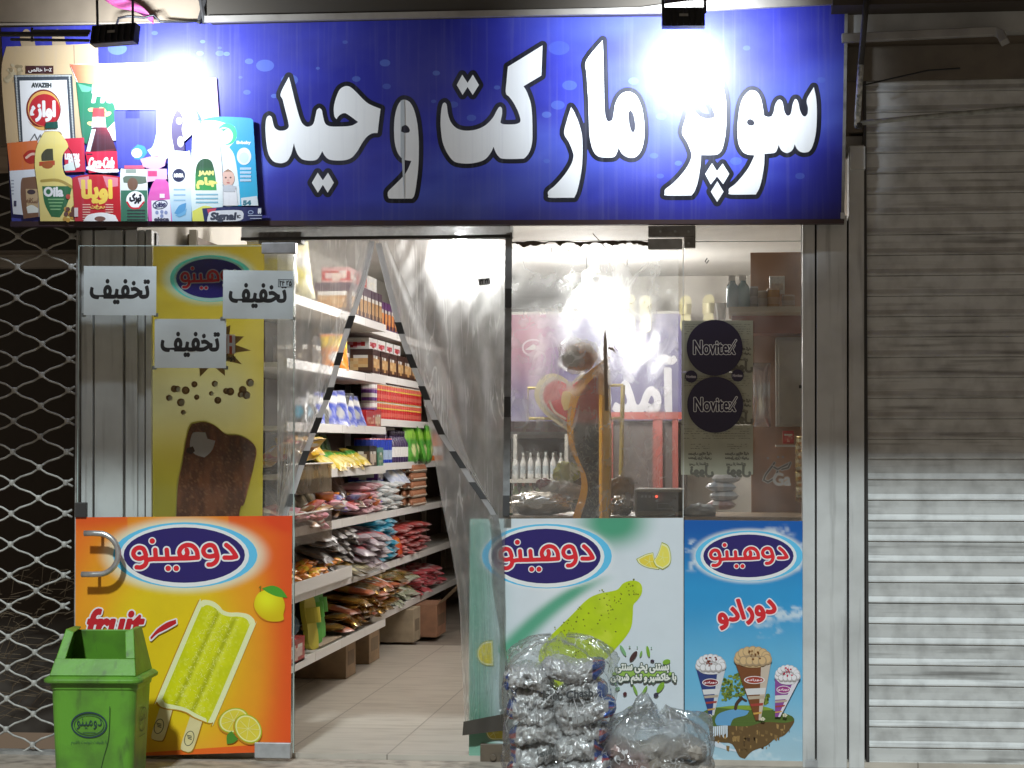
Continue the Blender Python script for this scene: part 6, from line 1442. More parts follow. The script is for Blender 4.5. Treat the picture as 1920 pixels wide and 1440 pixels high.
# -- lamps
def lamp(px, py, Y, r, label, st):
    M_bulb = emitter('bulb_glow', (1.0, .97, .92), st)
    p = P(px, py, Y); t = thing('hanging_bulb', label, 'lamp', tuple(p))
    mb = MB(); pr_ = [(r * .25, r * 1.25), (r * .32, r * 1.0), (r * .7, r * .75), (r, r * .1), (r * .92, -r * .45), (r * .55, -r * .85), (r * .1, -r)]
    mb.lathe(pr_[::-1], p.x, p.y, p.z, 20); mb.build('bulb', M_bulb, t, smooth=True)
    mb = MB(); mb.lathe([(r * .3, r * 1.26), (r * .36, r * 1.3), (r * .36, r * 1.9), (r * .12, r * 2.1)], p.x, p.y, p.z, 12); mb.build('socket', M_lip, t)
    mb = MB(); mb.tube([(p.x, p.y, p.z + r * 2.1), (p.x, p.y, 2.552)], .004, 6); mb.build('cord', M_black, t)
lamp(862, 478, 1.75, .085, 'big glaring bulb hanging just inside the doorway behind the curtain top', 255)
lamp(1100, 558, 4.3, .085, 'glaring bulb behind the door film, above the brown bundle', 165)
lamp(1176, 640, 4.6, .075, 'lowest glaring bulb, in front of the purple banner', 105)

# -- counter and things on it
ct = thing('shop_counter', 'wooden shop counter inside the window behind the adverts', 'counter', (-.5, .9, 0))
xa, xb = P(955, 960, .5).x, P(1508, 960, .5).x; zc = P(1100, 968, .5).z
mb = MB(); mb.box(xa, xb, .45, 1.15, zc - .035, zc); mb.build('top', mat('counter_top', (.34, .24, .15), rough=.45, dirt=(9, .4)), ct)
mb = MB(); mb.box(xa + .02, xb, .48, .5, .0, zc - .0355); mb.build('front_board', M_back, ct)
t = thing('weighing_scale', 'brown weighing scale with a tiny red lamp on the counter', 'scale', tuple(P(1232, 968, .5)))
def qbox(x0, y0, x1, y1, Y0, Y1, col=(.5,.5,.5)): a, b = P(x0, y1, Y0), P(x1, y0, Y0); return MB().box(a.x, b.x, Y0, Y1, a.z, b.z, col)
qbox(1190, 917, 1281, 968, .47, .75).build('case', mat('scale_case', (.20, .165, .115), rough=.5), t, bevel=.008)
qbox(1194, 923, 1278, 958, .464, .469).build('face_plate', mat('scale_face', (.05, .035, .022), rough=.25), t)
fr_ = MB()
for a in ((1232, 943, 1270, 944.5), (1232, 953, 1270, 954.5), (1232, 943, 1233.2, 954), (1269, 943, 1270, 954)):
    q_ = qbox(*a, .460, .4635); fr_.add(q_.v, q_.f)
fr_.build('screen_frame', M_dusty, t)
p = P(1231, 931, .462); mb = MB(); mb.lathe([(.006, -.003), (.006, .002)], p.x, p.y, p.z, 10, ax='y'); mb.build('indicator', emitter('red_led', (1, .08, .04), 3), t)
for i in range(4): qbox(1202 + i * 7, 929, 1206 + i * 7, 933, .461, .4638).build('key', M_dusty, t)
# seed display stand
t = thing('seed_display', 'curved amber display stand filled with sunflower seeds behind the door', 'display stand', tuple(P(1105, 968, .42)))
SP = smooth_poly([(1142, 668), (1120, 684), (1095, 704), (1076, 730), (1066, 762), (1063, 795), (1066, 828), (1075, 855), (1086, 880), (1090, 905), (1086, 930), (1079, 952), (1074, 972)], closed=False, n=5)
out = SP + [(1128, 972), (1128, 680)]
def pq(l, Y): return [(P(x, y, Y).x, P(x, y, Y).z) for x, y in l]
mb = MB(); o2_ = pq(out, .42); n_ = len(o2_)
mb.add([(x, .42, z) for x, z in o2_] + [(x, .56, z) for x, z in o2_], [(i, (i + 1) % n_, n_ + (i + 1) % n_, n_ + i) for i in range(n_)], (.82, .47, .06))
mb.add([(x, .42, z) for x, z in o2_], [tuple(q_) for q_ in tessellate_polygon([[Vector((x, z, 0)) for x, z in o2_]])], (.82, .47, .06)); mb.build('body', M_backlit, t, recalc=False)
mb = MB(); mb.prism(pq([(1129, 676), (1136, 670), (1141, 700), (1142, 760), (1144, 820), (1142, 972), (1129, 972)], .425), .424, .56); mb.build('side_board', mat('amber_dark', (.70, .36, .05), rough=.45), t)
cv = Canvas(.4195, .0004); inn = [(x + 12 if x < 1110 else x + 4, y + 10) for x, y in SP if y > 682]
cut = 793
top_ = [q_ for q_ in inn if q_[1] <= cut]; bot_ = [q_ for q_ in inn if q_[1] > cut]
top_ = [(min(x, 1122), y) for x, y in top_]
cv.poly(top_ + [(1123, cut), (1123, 690)], (.46, .05, .03), smooth=False)
cv.poly([top_[-1]] + bot_ + [(1123, 972), (1123, cut)], (.075, .068, .055), smooth=False)
cv.text(fa('مزمز'), 1082, 764, 1119, 782, (.52, .20, .14), bold=1); cv.line([(1078, 784), (1100, 789), (1122, 786)], 1.2, (.5, .16, .1))
sd2 = []; sc2 = []
for i in range(430):
    y = random.uniform(798, 968); xm = min((q_ for q_ in inn), key=lambda q_: abs(q_[1] - y))[0] + 3; x = random.uniform(xm, 1121)
    sd2.append(ell(x, y, random.uniform(2.6, 5), random.uniform(.8, 1.5), 7, random.uniform(0, 3.14))); sc2.append(mix((.04, .036, .03), (.42, .38, .30), random.random() ** 2))
cv.many(sd2, sc2); cv.build('seed_window', M_print, t, recalc=False)
# bundle on top of the stand
t = thing('wrapped_bundle', 'brown lumpy bundle wrapped in clear plastic on top of the seed display', 'bundle', tuple(P(1082, 700, .5)))
c0 = P(1084, 668, .5)
def blob(cx, sx, sy, sz, amp, fq, sd3):
    def f(u, v):
        a, b = u * 2 * math.pi, (v - .5) * math.pi; d = Vector((math.cos(b) * math.cos(a), math.cos(b) * math.sin(a), math.sin(b)))
        n_ = fbm(d.x * fq + sd3 + 9, d.y * fq + d.z * fq * 1.3 + sd3 + 9, 4) - .5; k = 1 + amp * 2 * n_ * (math.cos(b) ** .5 if math.cos(b) > 0 else 0)
        return (cx.x + d.x * sx * k, cx.y + d.y * sy * k, cx.z + d.z * sz * k)
    return f
mb = MB(); mb.surf(36, 22, blob(c0 + Vector((.008, .02, 0)), .078, .06, .066, .35, 2.2, 3), lambda u, v: mix((.50, .22, .07), (.74, .44, .20), fbm(u * 6, v * 6))); mb.build('brown_wrap', M_backlit, t, smooth=True)
mb = MB(); mb.surf(20, 12, blob(c0 + Vector((-.025, -.04, -.012)), .045, .03, .036, .3, 2.5, 8), (.40, .35, .26)); mb.build('paper_ball', M_backlit, t, smooth=True)
M_clear = film('clear_wrap', haze=.05, diff=.07, gloss=.05, tint=(.93, .92, .90), bump=(14, .8), grough=.1)
mb = MB(); mb.surf(36, 22, blob(c0, .096, .08, .078, .5, 3.2, 5)); mb.build('clear_wrap', M_clear, t, smooth=True)
# odds and ends along the counter
def lump(name, lb, cat, px, py, Y, sx, sy, sz, colr, mm, amp=.4, fq=2.5, sd3=2):
    c_ = P(px, py, Y); mb = MB(); mb.surf(32, 18, blob(c_, sx, sy, sz, amp, fq, sd3), colr); o = mb.build(name, mm, None, smooth=True, loc=c_); return tag(o, lb, cat)
lump('foil_bag', 'shiny crumpled clear bag on the counter beside the curtain edge', 'bag', 1010, 945, .62, .15, .08, .055, (.55, .5, .45), M_foil, .5, 3.5, 2)
lump('green_bag', 'lime green bag on the counter left of the seed display', 'bag', 1062, 886, .85, .065, .05, .05, lambda u, v: mix((.30, .42, .04), (.45, .42, .06), v), M_goods, .5, 2.5, 4)
lump('grey_bag', 'pale grey plastic bag slumped left of the seed display', 'bag', 1055, 922, .75, .085, .06, .05, (.42, .42, .44), M_goods, .5, 2.2, 6)
lump('maroon_bag', 'small maroon bag beside the pale grey bag', 'bag', 1020, 908, .78, .035, .03, .03, (.20, .05, .07), M_goods, .4, 2, 7)
lump('brown_bag', 'brown paper bag on the counter right of the seed display', 'bag', 1165, 915, .8, .06, .05, .06, (.24, .16, .09), M_goodsm, .5, 2.5, 9)
lump('foil_bag', 'crumpled silvery bag between seed display and weighing scale', 'bag', 1165, 948, .62, .055, .05, .045, (.42, .38, .34), M_foil, .6, 3.5, 3)
lump('white_bag', 'white crumpled bag at the foot of the fixed pane', 'bag', 1312, 958, .55, .07, .05, .035, (.50, .52, .54), M_goods, .6, 3.5, 12)
for i, (x, y, cc, lb) in enumerate(((1352, 948, (.5, .28, .26), 'pink tissue pack at the bottom of the small stack'), (1358, 931, (.55, .58, .6), 'white tissue pack second in the small stack'), (1352, 914, (.45, .50, .58), 'pale blue tissue pack third in the small stack'), (1362, 898, (.58, .58, .58), 'white tissue pack topping the small stack'))):
    p = P(x, y + 8, .62); Proto('tissue_pack', pouch_mesh(.13, .1, .045, cc, WH, mix(cc, BLU, .4), 90 + i), M_goods, 'packet', smooth=True).put(p.x, p.y, p.z, lb, rz=jit(.2))
# wooden cabinet at the right with shelf
cb = thing('wooden_cabinet', 'brown wooden cabinet wall with a shelf of bottles at the far right inside', 'cabinet', (.15, 1, 0))
xa, xb = P(1408, 700, 1.1).x, P(1530, 700, 1.1).x
mb = MB(); mb.box(xa, xb + .4, 1.2, 1.24, 0, P(1400, 470, 1.1).z); mb.build('back_board', mat('brown_board', (.46, .26, .16), rough=.6, dirt=(6, .4)), cb)
a, b = P(1366, 586, .7), P(1530, 574, .7); mb = MB(); mb.box(a.x, b.x, .7, 1.199, a.z, b.z); mb.build('shelf', mat('shelf_wood', (.42, .36, .26), rough=.5), cb)
a, b = P(1372, 625, .95), P(1530, 590, .95); mb = MB(); mb.box(a.x, b.x, .95, 1.198, a.z, b.z); mb.build('valance', mat('red_brown', (.26, .07, .03), rough=.6), cb)
zs_ = P(1400, 574, .7).z + .001
def spray(col, x, lb):
    p = P(x, 574, .82); mb = MB(); mb.lathe([(.026, 0), (.03, .008), (.03, .085), (.026, .10), (.012, .115), (.012, .125)], p.x, p.y, zs_, 14, [col] * 5)
    t = thing('spray_bottle', lb, 'bottle', (p.x, p.y, zs_)); mb.build('flask', M_goods, t, smooth=True)
    mb = MB(); mb.box(p.x - .02, p.x + .012, p.y - .009, p.y + .009, zs_ + .126, zs_ + .15); mb.tube([(p.x - .01, p.y, zs_ + .126), (p.x - .028, p.y, zs_ + .10)], .003, 5); mb.build('trigger', M_lip, t)
spray((.28, .40, .46), 1374, 'pale blue spray bottle at the near left end of the high shelf'); spray((.22, .36, .40), 1394, 'darker blue spray bottle second on the high shelf')
for i, (x, r, h, cc, lb) in enumerate(((1413, .022, .10, (.2,.17,.15), 'dark slim jar third on the high shelf'), (1430, .024, .08, (.40,.32,.24), 'beige jar in the middle of the high shelf'), (1450, .03, .09, (.45,.22,.04), 'amber jar on the high shelf'), (1478, .03, .06, (.36,.26,.18), 'low brown tub near the right end of the high shelf'))):
    p = P(x, 574, .85); Proto('jar', can_mesh(r, h, mix(cc, WH, .4), cc, mix(cc, WH, .2)), M_goods, 'jar').put(p.x, p.y, zs_, lb)
p = P(1457, 560, .9); Proto('carton', carton_mesh('c', .09, .07, .08, WH, WH, (.6,.5,.45)), M_goods, 'box').put(p.x, p.y, zs_ + .07, 'small white carton propped above the amber jar', rx=R(8))
qb = thing('electric_panel', 'pale metal electric panel box on the brown cabinet wall', 'panel box', tuple(P(1485, 800, 1.05)))
qbox(1455, 632, 1540, 800, 1.06, 1.199).build('case', mat('panel_cream', (.42, .41, .37), rough=.5, dirt=(12, .2)), qb, bevel=.004)
qbox(1460, 637, 1540, 796, 1.052, 1.0595).build('lid', MATS['panel_cream'], qb, bevel=.003)
qbox(1498, 722, 1504, 728, 1.04, 1.0515).build('latch', M_black, qb)
t = tag(Proto('snack_bag', pouch_mesh(.30, .085, .05, (.36,.24,.20), SIL, (.6,.55,.5), 96), M_foil, 'packet', smooth=True).put(P(1428, 740, .9).x, .9, P(1428, 740, .9).z, 'silvery brown bag hanging beside the taped sheets', ry=R(90), rz=R(90)), None, None)
Proto('carton', carton_mesh('c', .05, .045, .06, (.55,.04,.03), RD, (.6,.1,.08)), M_goods, 'box').put(P(1478, 830, .8).x, .8, P(1478, 832, .8).z, 'small bright red carton right of the silvery bag', rz=R(-90))
mb = MB(); qbox(1455, 834, 1512, 838, .72, .95).build('x', M_shelf); o = bpy.data.objects['x']; o.name = 'glass_ledge'; tag(o, 'narrow ledge carrying the small bright red carton', 'ledge')
ps_ = Proto('sachet', pouch_mesh(.05, .04, .012, GLD, (.7,.6,.4), (.5,.2,.05), 97), M_foil, 'sachet', smooth=True)
for i in range(9): p = P(1500, 828 + i * 13, .5); ps_.put(p.x, p.y, p.z, 'gold sachet in the hanging strip by the right pillar', 'gold sachets', ry=R(90 + jit(20)), rz=R(90 + jit(20)))
# row of cream slippers hung above the banner, right wall
for i, (x, y) in enumerate(((1180, 588), (1210, 590), (1285, 590), (1328, 588))):
    p = P(x, y, 5.6); Proto('slipper', slipper((.52, .48, .28)), M_goods, 'slipper').put(p.x, p.y, p.z, 'cream slipper hung in the row above the purple banner', 'cream slippers', sc=.95)
p = P(1352, 600, .8); Proto('paper_cup', MB().lathe([(.018, 0), (.026, .075), (.027, .078), (.024, .078)], 0, 0, 0, 16, [(.7,.7,.68)] * 3), M_goods, 'cup').put(p.x, p.y, p.z, 'white paper cup at the left end of the shelf above the stickers')

# ================================================================== PLASTIC CURTAIN
random.seed(5)
def interp(tab, y):
    if y <= tab[0][1]: return tab[0][0]
    for (x0, y0), (x1, y1) in zip(tab, tab[1:]):
        if y <= y1: return x0 + (x1 - x0) * (y - y0) / (y1 - y0)
    return tab[-1][0]
def sm(tab): return smooth_poly(tab, closed=False, n=6, ang=179)
M_cur = film('curtain_plastic', haze2=.06, haze=.12, diff=.21, gloss=.02, tint=(.98, .985, .99), rough=.75, nscale=9, var=.18, crease=.36, cmap=(17, 5, 1.3), bump=(11, .55), grough=.16, stretch=(2.2, 1, .8))
M_film = film('door_film', haze2=.07, haze=.09, diff=.12, gloss=.01, tint=(.97, .98, .99), rough=.78, nscale=10, var=.4, crease=.22, cmap=(9, 5, 4.5), bump=(13, .7), grough=.18, stretch=(1, 1, 1))
M_band = M_backlit
M_mag = mat('magnet', (.05, .05, .052), rough=.5)
LE = sm([(697, 455), (696, 463), (675, 548), (655, 607), (636, 669), (617, 737), (593, 797), (570, 859), (543, 941), (520, 1000)])
RE = sm([(710, 455), (712, 470), (729, 537), (749, 614), (768, 669), (795, 735), (823, 805), (854, 855), (889, 910), (924, 962), (934, 1000), (938, 1080), (944, 1200), (950, 1300)])
RL = sm([(710, 455), (712, 470), (729, 537), (749, 614), (768, 669), (790, 735), (808, 820), (828, 940), (847, 1037), (861, 1134), (866, 1252), (871, 1350)])
RR = [(948, 440), (950, 950), (946, 1040), (944, 1200), (948, 1380)]
YC = -.035
def sheetsurf(mb, nx, ny, y0, y1, lx, rx, Yc, fold, nf, ph=0.0, crump=.006):
    def f(u, v):
        y = y0 + (y1 - y0) * v; a, b = lx(y), rx(y); x = a + (b - a) * u
        am = fold * min(1.0, .25 + 1.6 * v)
        Yo = Yc + am * math.sin(u * nf * 2 * math.pi + ph + .8 * math.sin(3 * v + ph)) + crump * 1.3 * (fbm(x * .035 + ph, y * .02, 4) - .5) + crump * .7 * abs(math.sin(x * .09 + y * .05 + 3 * fbm(x * .02, y * .02)))
        return P(x, y, Yo)
    mb.surf(nx, ny, f)
def ribbon(mb, tab, y0, y1, w_, Y, n=40, col=(.46, .47, .49)):
    def f(u, v):
        y = y0 + (y1 - y0) * v; x = interp(tab, y); return P(x + (u - .5) * w_, y, Y - .003 * math.sin(9 * v))
    mb.surf(1, n, f, col)
def magnets(parent, tab, ys, w_, Y, lean=None):
    for a, b in ys:
        mb = MB(); p = [P(interp(tab, y) + s_ * w_ / 2, y, Y - dd) for dd in (.003, .010) for y in (a, b) for s_ in (-1, 1)]
        mb.add(p, [(0, 1, 3, 2), (4, 6, 7, 5), (0, 4, 5, 1), (2, 3, 7, 6), (0, 2, 6, 4), (1, 5, 7, 3)]); mb.build('magnet', M_mag, parent, bevel=.001)
# left half, tied back behind the open door
cl_ = thing('plastic_curtain', 'clear plastic door curtain half drawn back to the left of the doorway', 'curtain', tuple(P(620, 455, YC)))
mb = MB(); sheetsurf(mb, 70, 110, 449, 1130, lambda y: 520 - .03 * max(0, y - 900), lambda y: interp(LE, y) - 3, YC - .005, .010, 3.2, .6); mb.build('sheet', M_cur, cl_, smooth=True, recalc=False)
mb = MB(); ribbon(mb, LE, 452, 985, 11, YC - .02); mb.build('magnet_band', M_band, cl_, recalc=False)
fold1 = sm([(689, 455), (672, 520), (648, 580), (620, 650), (590, 740), (560, 850), (530, 960)])
mb = MB(); sheetsurf(mb, 10, 70, 452, 990, lambda y: interp(fold1, y) - 9, lambda y: interp(fold1, y) + 12, YC - .026, .007, 1.2, 1.0, .004); mb.build('fold', M_cur, cl_, smooth=True, recalc=False)
magnets(cl_, LE, [(592, 616), (661, 685), (726, 750), (783, 812), (845, 872), (926, 950)], 13, YC - .02)
# right half
cr_ = thing('plastic_curtain', 'clear plastic door curtain half gathered to the right with a dark hem', 'curtain', tuple(P(850, 455, YC)))
mb = MB(); sheetsurf(mb, 80, 150, 449, 1362, lambda y: interp(RL, y), lambda y: interp(RR, y), YC, .011, 3.4, 2.2, .006); mb.build('sheet', M_cur, cr_, smooth=True, recalc=False)
mb = MB(); ribbon(mb, RE, 456, 985, 11, YC - .026, 60); mb.build('magnet_band', M_band, cr_, recalc=False)
fold2 = sm([(716, 455), (742, 520), (770, 600), (790, 650), (820, 735), (850, 820), (880, 885), (915, 950), (928, 985)])
mb = MB(); sheetsurf(mb, 16, 80, 453, 985, lambda y: interp(RE, y) + 5, lambda y: interp(fold2, y) + 10 + 20 * math.exp(-((y - 680) / 110) ** 2), YC - .024, .006, 1.3, .3, .005); mb.build('fold', M_cur, cr_, smooth=True, recalc=False)
magnets(cr_, RE, [(604, 626), (664, 690), (724, 750), (787, 815), (846, 878), (904, 936)], 13, YC - .026)
# twisted lower tail and hem
tail = sm([(926, 965), (935, 1000), (934, 1060), (932, 1100), (938, 1160), (944, 1230), (948, 1300), (956, 1385)])
mb = MB(); sheetsurf(mb, 8, 60, 965, 1385, lambda y: interp(tail, y) - 9 - 5 * math.sin(y * .02), lambda y: interp(tail, y) + 9 + 4 * math.sin(y * .03), YC - .032, .006, 1.0, .3, .006); mb.build('twisted_tail', film('tail_plastic', haze=.1, diff=.40, gloss=.05, tint=(.55, .55, .52), nscale=9, var=.4, bump=(16, .6)), cr_, smooth=True, recalc=False)
mb = MB(); mb.surf(20, 4, lambda u, v: P(869 + 84 * u - 2 * v, 1353 - 16 * u + (26 + 6 * u) * v, YC - .03 - .008 * math.sin(7 * u))); mb.build('hem', mat('hem_tape', (.055, .047, .038), rough=.5, dirt=(20, .4)), cr_, smooth=True, recalc=False)
# fixed edge strip with magnets
es = thing('edge_strip', 'upright grey strip with black magnets between the curtain and the film covered door', 'strip', tuple(P(950, 960, -.05)))
ET = [(954, 430), (952, 700), (949, 970)]
mb = MB(); ribbon(mb, ET, 436, 971, 13, -.052, 40); mb.build('band', mat('strip_grey', (.27, .28, .285), rough=.45, dirt=(16, .5)), es, recalc=False)
magnets(es, ET, [(541, 577), (744, 782), (929, 968)], 13, -.053)
# number tag on the curtain
t = thing('price_tag', 'tiny tilted black and white number tag on the right curtain', 'tag', tuple(P(908, 528, YC - .03)))
rt = -.14
def tagfn(x, y, d): dx_, dy_ = x - 908, y - 528; return P(908 + dx_ * math.cos(rt) - dy_ * math.sin(rt), 528 + dx_ * math.sin(rt) + dy_ * math.cos(rt), YC - .034 - d)
cv = Canvas(0, .0004, tagfn); cv.rect(897, 521.5, 919, 534.5, (.05, .055, .06)); cv.rect(898, 522.5, 918, 533.5, (.62, .64, .64)); cv.text('۲۲ ۲۲', 899.5, 524, 916.5, 532, (.03, .03, .03), bold=.5)
cv.build('card', M_printm, t, recalc=False)
# film over the closed door with its ragged taped top
fl_ = thing('door_film', 'crinkled clear film taped across the inside of the closed glass door', 'plastic film', tuple(P(1110, 455, .02)))
mb = MB(); sheetsurf(mb, 90, 110, 455, 980, lambda y: 958, lambda y: 1272, .03, .003, 5, 1.0, .004); mb.build('sheet', M_film, fl_, smooth=True, recalc=False)
mb = MB()
def rag(u, v):
    x = 955 + 262 * u; y = 450 + 2 * fbm(x * .05, 2) * 3 + v * (1.6 + 8 * max(0, fbm(x * .06, 7.7) - .36) * 3); return P(x, y, -.004)
mb.surf(120, 2, rag); mb.build('ragged_tape', mat('old_tape', (.12, .09, .07), rough=.7, dirt=(40, .6)), fl_, recalc=False)
mb = MB()
for pts in ([(1112, 438), (1128, 456), (1148, 480)], [(1060, 462), (1066, 470), (1078, 476)], [(1058, 478), (1066, 470)], [(1034, 464), (1034, 475)], [(1105, 472), (1105, 486)]): mb.tube([P(x, y, .003) for x, y in pts], .0022, 4)
mb.build('torn_shred', MATS['old_tape'], fl_)
mb = MB(); mb.add([P(1134, 612, .028), P(1138, 640, .028), P(1140, 700, .028), P(1141, 770, .028), P(1134, 770, .028), P(1131, 655, .028)], [(5, 4, 3, 2, 1, 0)]); mb.add([P(1140, 650, .0275), P(1150, 652, .0275), P(1156, 664, .0275), P(1147, 656, .0275), P(1140, 656, .0275)], [(0, 1, 2, 3, 4)]); mb.build('dark_flap', mat('flap', (.34, .25, .18), rough=.7), fl_, recalc=False)
# bit of wire and the insect-like speck on the fixed pane
mb = MB(); mb.tube([P(1326, 484, -.004), P(1322, 490, -.006), P(1325, 494, -.004), P(1329, 488, -.006)], .0022, 5)
tag(mb.build('wire_scrap', M_black, loc=P(1325, 490, -.004)), 'tiny curl of black wire stuck on the fixed pane', 'wire')

# ================================================================== GREEN LITTER BIN
M_bin = mat('bin_green', (.135, .37, .035), rough=.42, dirt=(7, .5), streak=((26, 26, 5.0), .55, .57), bump=(50, .06))
bx, by, bz = -2.602, -.60, -.022
bn = thing('litter_bin', 'bright green plastic litter bin with an open hooded lid in front of the lattice', 'bin', (bx, by, bz))
RZ = R(4)
def BT(x, y, z): return (bx + x * math.cos(RZ) - y * math.sin(RZ), by + x * math.sin(RZ) + y * math.cos(RZ), bz + z)
def rrect(w_, d, r, n=5):
    o = []
    for cx_, cy_, a0 in ((w_ / 2 - r, -d / 2 + r, -90), (w_ / 2 - r, d / 2 - r, 0), (-w_ / 2 + r, d / 2 - r, 90), (-w_ / 2 + r, -d / 2 + r, 180)):
        for k in range(n + 1): a = R(a0 + 90 * k / n); o.append((cx_ + r * math.cos(a), cy_ + r * math.sin(a)))
    return o
def loft(rings, capb=True, capt=False):
    mb = MB(); n_ = len(rings[0]); vs = [q_ for r_ in rings for q_ in r_]; fs = [(i * n_ + k, i * n_ + (k + 1) % n_, (i + 1) * n_ + (k + 1) % n_, (i + 1) * n_ + k) for i in range(len(rings) - 1) for k in range(n_)]
    if capb: fs.append(tuple(range(n_))[::-1])
    if capt: fs.append(tuple((len(rings) - 1) * n_ + k for k in range(n_)))
    mb.add(vs, fs); return mb
H0 = .415; W0, D0 = .37, .33
ring = lambda w_, d, r, z: [BT(x, y, z) for x, y in rrect(w_, d, r)]
loft([ring(.31, .27, .03, 0), ring(.315, .275, .03, .03), ring(.345, .305, .035, .37), ring(.355, .315, .035, .372), ring(.36, .32, .035, .405)]).build('body', M_bin, bn, smooth=False, bevel=.004)
loft([ring(W0 + .012, D0 + .012, .04, .396), ring(W0 + .034, D0 + .034, .05, .400), ring(W0 + .036, D0 + .036, .05, .412), ring(W0 + .01, D0 + .01, .045, .424), ring(W0 - .02, D0 - .02, .04, .426), ring(W0 - .05, D0 - .05, .03, .41)], capb=False).build('rim', M_bin, bn, bevel=.003)
# hood: front band, two flanks, low back
zb, zt_ = .424, .605
fb = lambda x: (x, -D0 / 2 + .005)
mb = MB(); wb, wt = W0 / 2 - .01, W0 / 2 - .045
def hoodpt(sx, t, f):       # sx -1..1 across, t height 0..1, f 0 front 1 back
    w_ = wb + (wt - wb) * t; yf = -D0 / 2 + .012 + .115 * t; yb = D0 / 2 - .012 - .045 * t
    return BT(sx * w_, yf + (yb - yf) * f, zb + (zt_ - zb) * t)
tf = .36
N_ = 8
mb.add([hoodpt(-1, 0, 0), hoodpt(1, 0, 0), hoodpt(1, tf, 0), hoodpt(-1, tf, 0)], [(0, 1, 2, 3)])                    # front band
mb.add([hoodpt(-1, tf, 0), hoodpt(-.76, tf, 0), hoodpt(-.74, .93, 0), hoodpt(-1, 1, 0)], [(0, 1, 2, 3)])             # front cheeks
mb.add([hoodpt(.76, tf, 0), hoodpt(1, tf, 0), hoodpt(1, 1, 0), hoodpt(.74, .93, 0)], [(0, 1, 2, 3)])
for s_ in (-1, 1):
    mb.add([hoodpt(s_, 0, 0), hoodpt(s_, 0, 1), hoodpt(s_, 1, 1), hoodpt(s_, 1, 0)], [(0, 1, 2, 3) if s_ > 0 else (3, 2, 1, 0)])
    mb.add([hoodpt(s_, 1, 0), hoodpt(s_, 1, 1), hoodpt(s_ * .80, .985, 1), hoodpt(s_ * .74, .93, 0)], [(0, 1, 2, 3) if s_ > 0 else (3, 2, 1, 0)])
mb.add([hoodpt(1, 0, 1), hoodpt(-1, 0, 1), hoodpt(-1, .92, 1), hoodpt(1, .92, 1)], [(0, 1, 2, 3)])
o = mb.build('hood', M_bin, bn); sl = o.modifiers.new('s', 'SOLIDIFY'); sl.thickness = .008; bv = o.modifiers.new('b', 'BEVEL'); bv.width = .011; bv.segments = 4; bv.limit_method = 'ANGLE'
# printed marks on the bin
yF = -.335 / 2
def binfront(u, v, d): 
    z = .405 - (v) ; yy = -(.27 / 2 + (.32 - .27) / 2 * (z / .405)) - .0012 - d; return BT(u, yy, z)
cv = Canvas(0, .0002, binfront); DG = (.02, .055, .065); FD = (.035, .10, .06)
e = ell(-.015, .175, .070, .050, 44); cv.strokes(list(zip(e, e[1:] + e[:1])), .0032, DG, cell=.0014)
e = ell(-.015, .175, .060, .040, 44); cv.strokes(list(zip(e, e[1:] + e[:1])), .0014, FD, cell=.0010)
cv.text(fa('دومینو'), -.065, .148, .036, .192, DG, bold=.0012); cv.line([(-.04, .205), (.01, .205)], .0012, FD, cell=.001)
cv.text(fa('با طبیعت دوست باشیم'), -.088, .236, .058, .256, FD, bold=.0006)
cv.line([(.070, .10), (.068, .17), (.062, .24), (.045, .30), (.030, .36)], .0012, (.02, .05, .02), cell=.001)
cv.build('front_print', M_printm, bn, recalc=False)
def binside(u, v, d):
    z = .405 - v; xx = (.31 / 2 + (.36 - .31) / 2 * (z / .405)) + .0012 + d; return BT(xx, u, z)
cv = Canvas(0, .0002, binside)
e = ell(0, .17, .062, .048, 40); cv.strokes(list(zip(e, e[1:] + e[:1])), .0022, FD, cell=.0014); cv.text(fa('دومینو'), -.05, .14, .05, .19, FD, bold=.001); cv.line([(-.05, .235), (.05, .235)], .0015, FD, cell=.001)
cv.build('side_print', M_printm, bn, recalc=False)

# ================================================================== BAGS ON THE PAVEMENT
random.seed(9)
M_silver = mat('silver_foil', None, rough=.20, metal=.38, spec=.9, bump=(34, .9, .02))
sk = thing('packet_bag', 'tall clear bag stacked with crumpled silver foil packets before the white advert', 'bag', (-.742, -.44, -.022))
FZ = [(-.02 + .082 * i) for i in range(6)]
def pillow(cx, cy_, cz, a, b, h, seed, cols, seed_s=0):
    def f(u, v):
        s_ = u * 2 - 1; th = v * 2 * math.pi; env = max(0, 1 - abs(s_) ** 4) ** .45
        n_ = abs(fbm(s_ * 3.2 + seed * 3.1, math.cos(th) * 1.6 + math.sin(th) * 2.2 + seed, 4) - .46) * 2
        n3 = abs(fbm(s_ * 7 + seed, math.cos(th) * 4 + math.sin(th) * 5 + seed * 2, 3) - .44) * 2; k = 1.02 - .46 * n_ - .16 * n3
        cy2 = math.copysign(abs(math.cos(th)) ** .6, math.cos(th)); sz = math.copysign(abs(math.sin(th)) ** .75, math.sin(th))
        return (cx + a * s_, cy_ - b * env * k * cy2 * (.55 + .45 * env), cz + h * (.15 + .85 * env) * k * sz + .014 * math.sin(3 * s_ + seed) + .012 * s_ * math.sin(seed * 5))
    def colr(u, v):
        n_ = fbm(u * 5 + seed, v * 8 + seed, 3); q_ = mix((.55, .56, .57), (.84, .85, .86), n_)
        if cols and ((seed_s < 0 and u < .17 and n_ > .40) or (seed_s > 0 and u > .83 and n_ > .36)): q_ = cols[0] if (v * 7 + seed) % 2 < 1.5 else cols[1]
        return q_
    return f, colr
pf = []
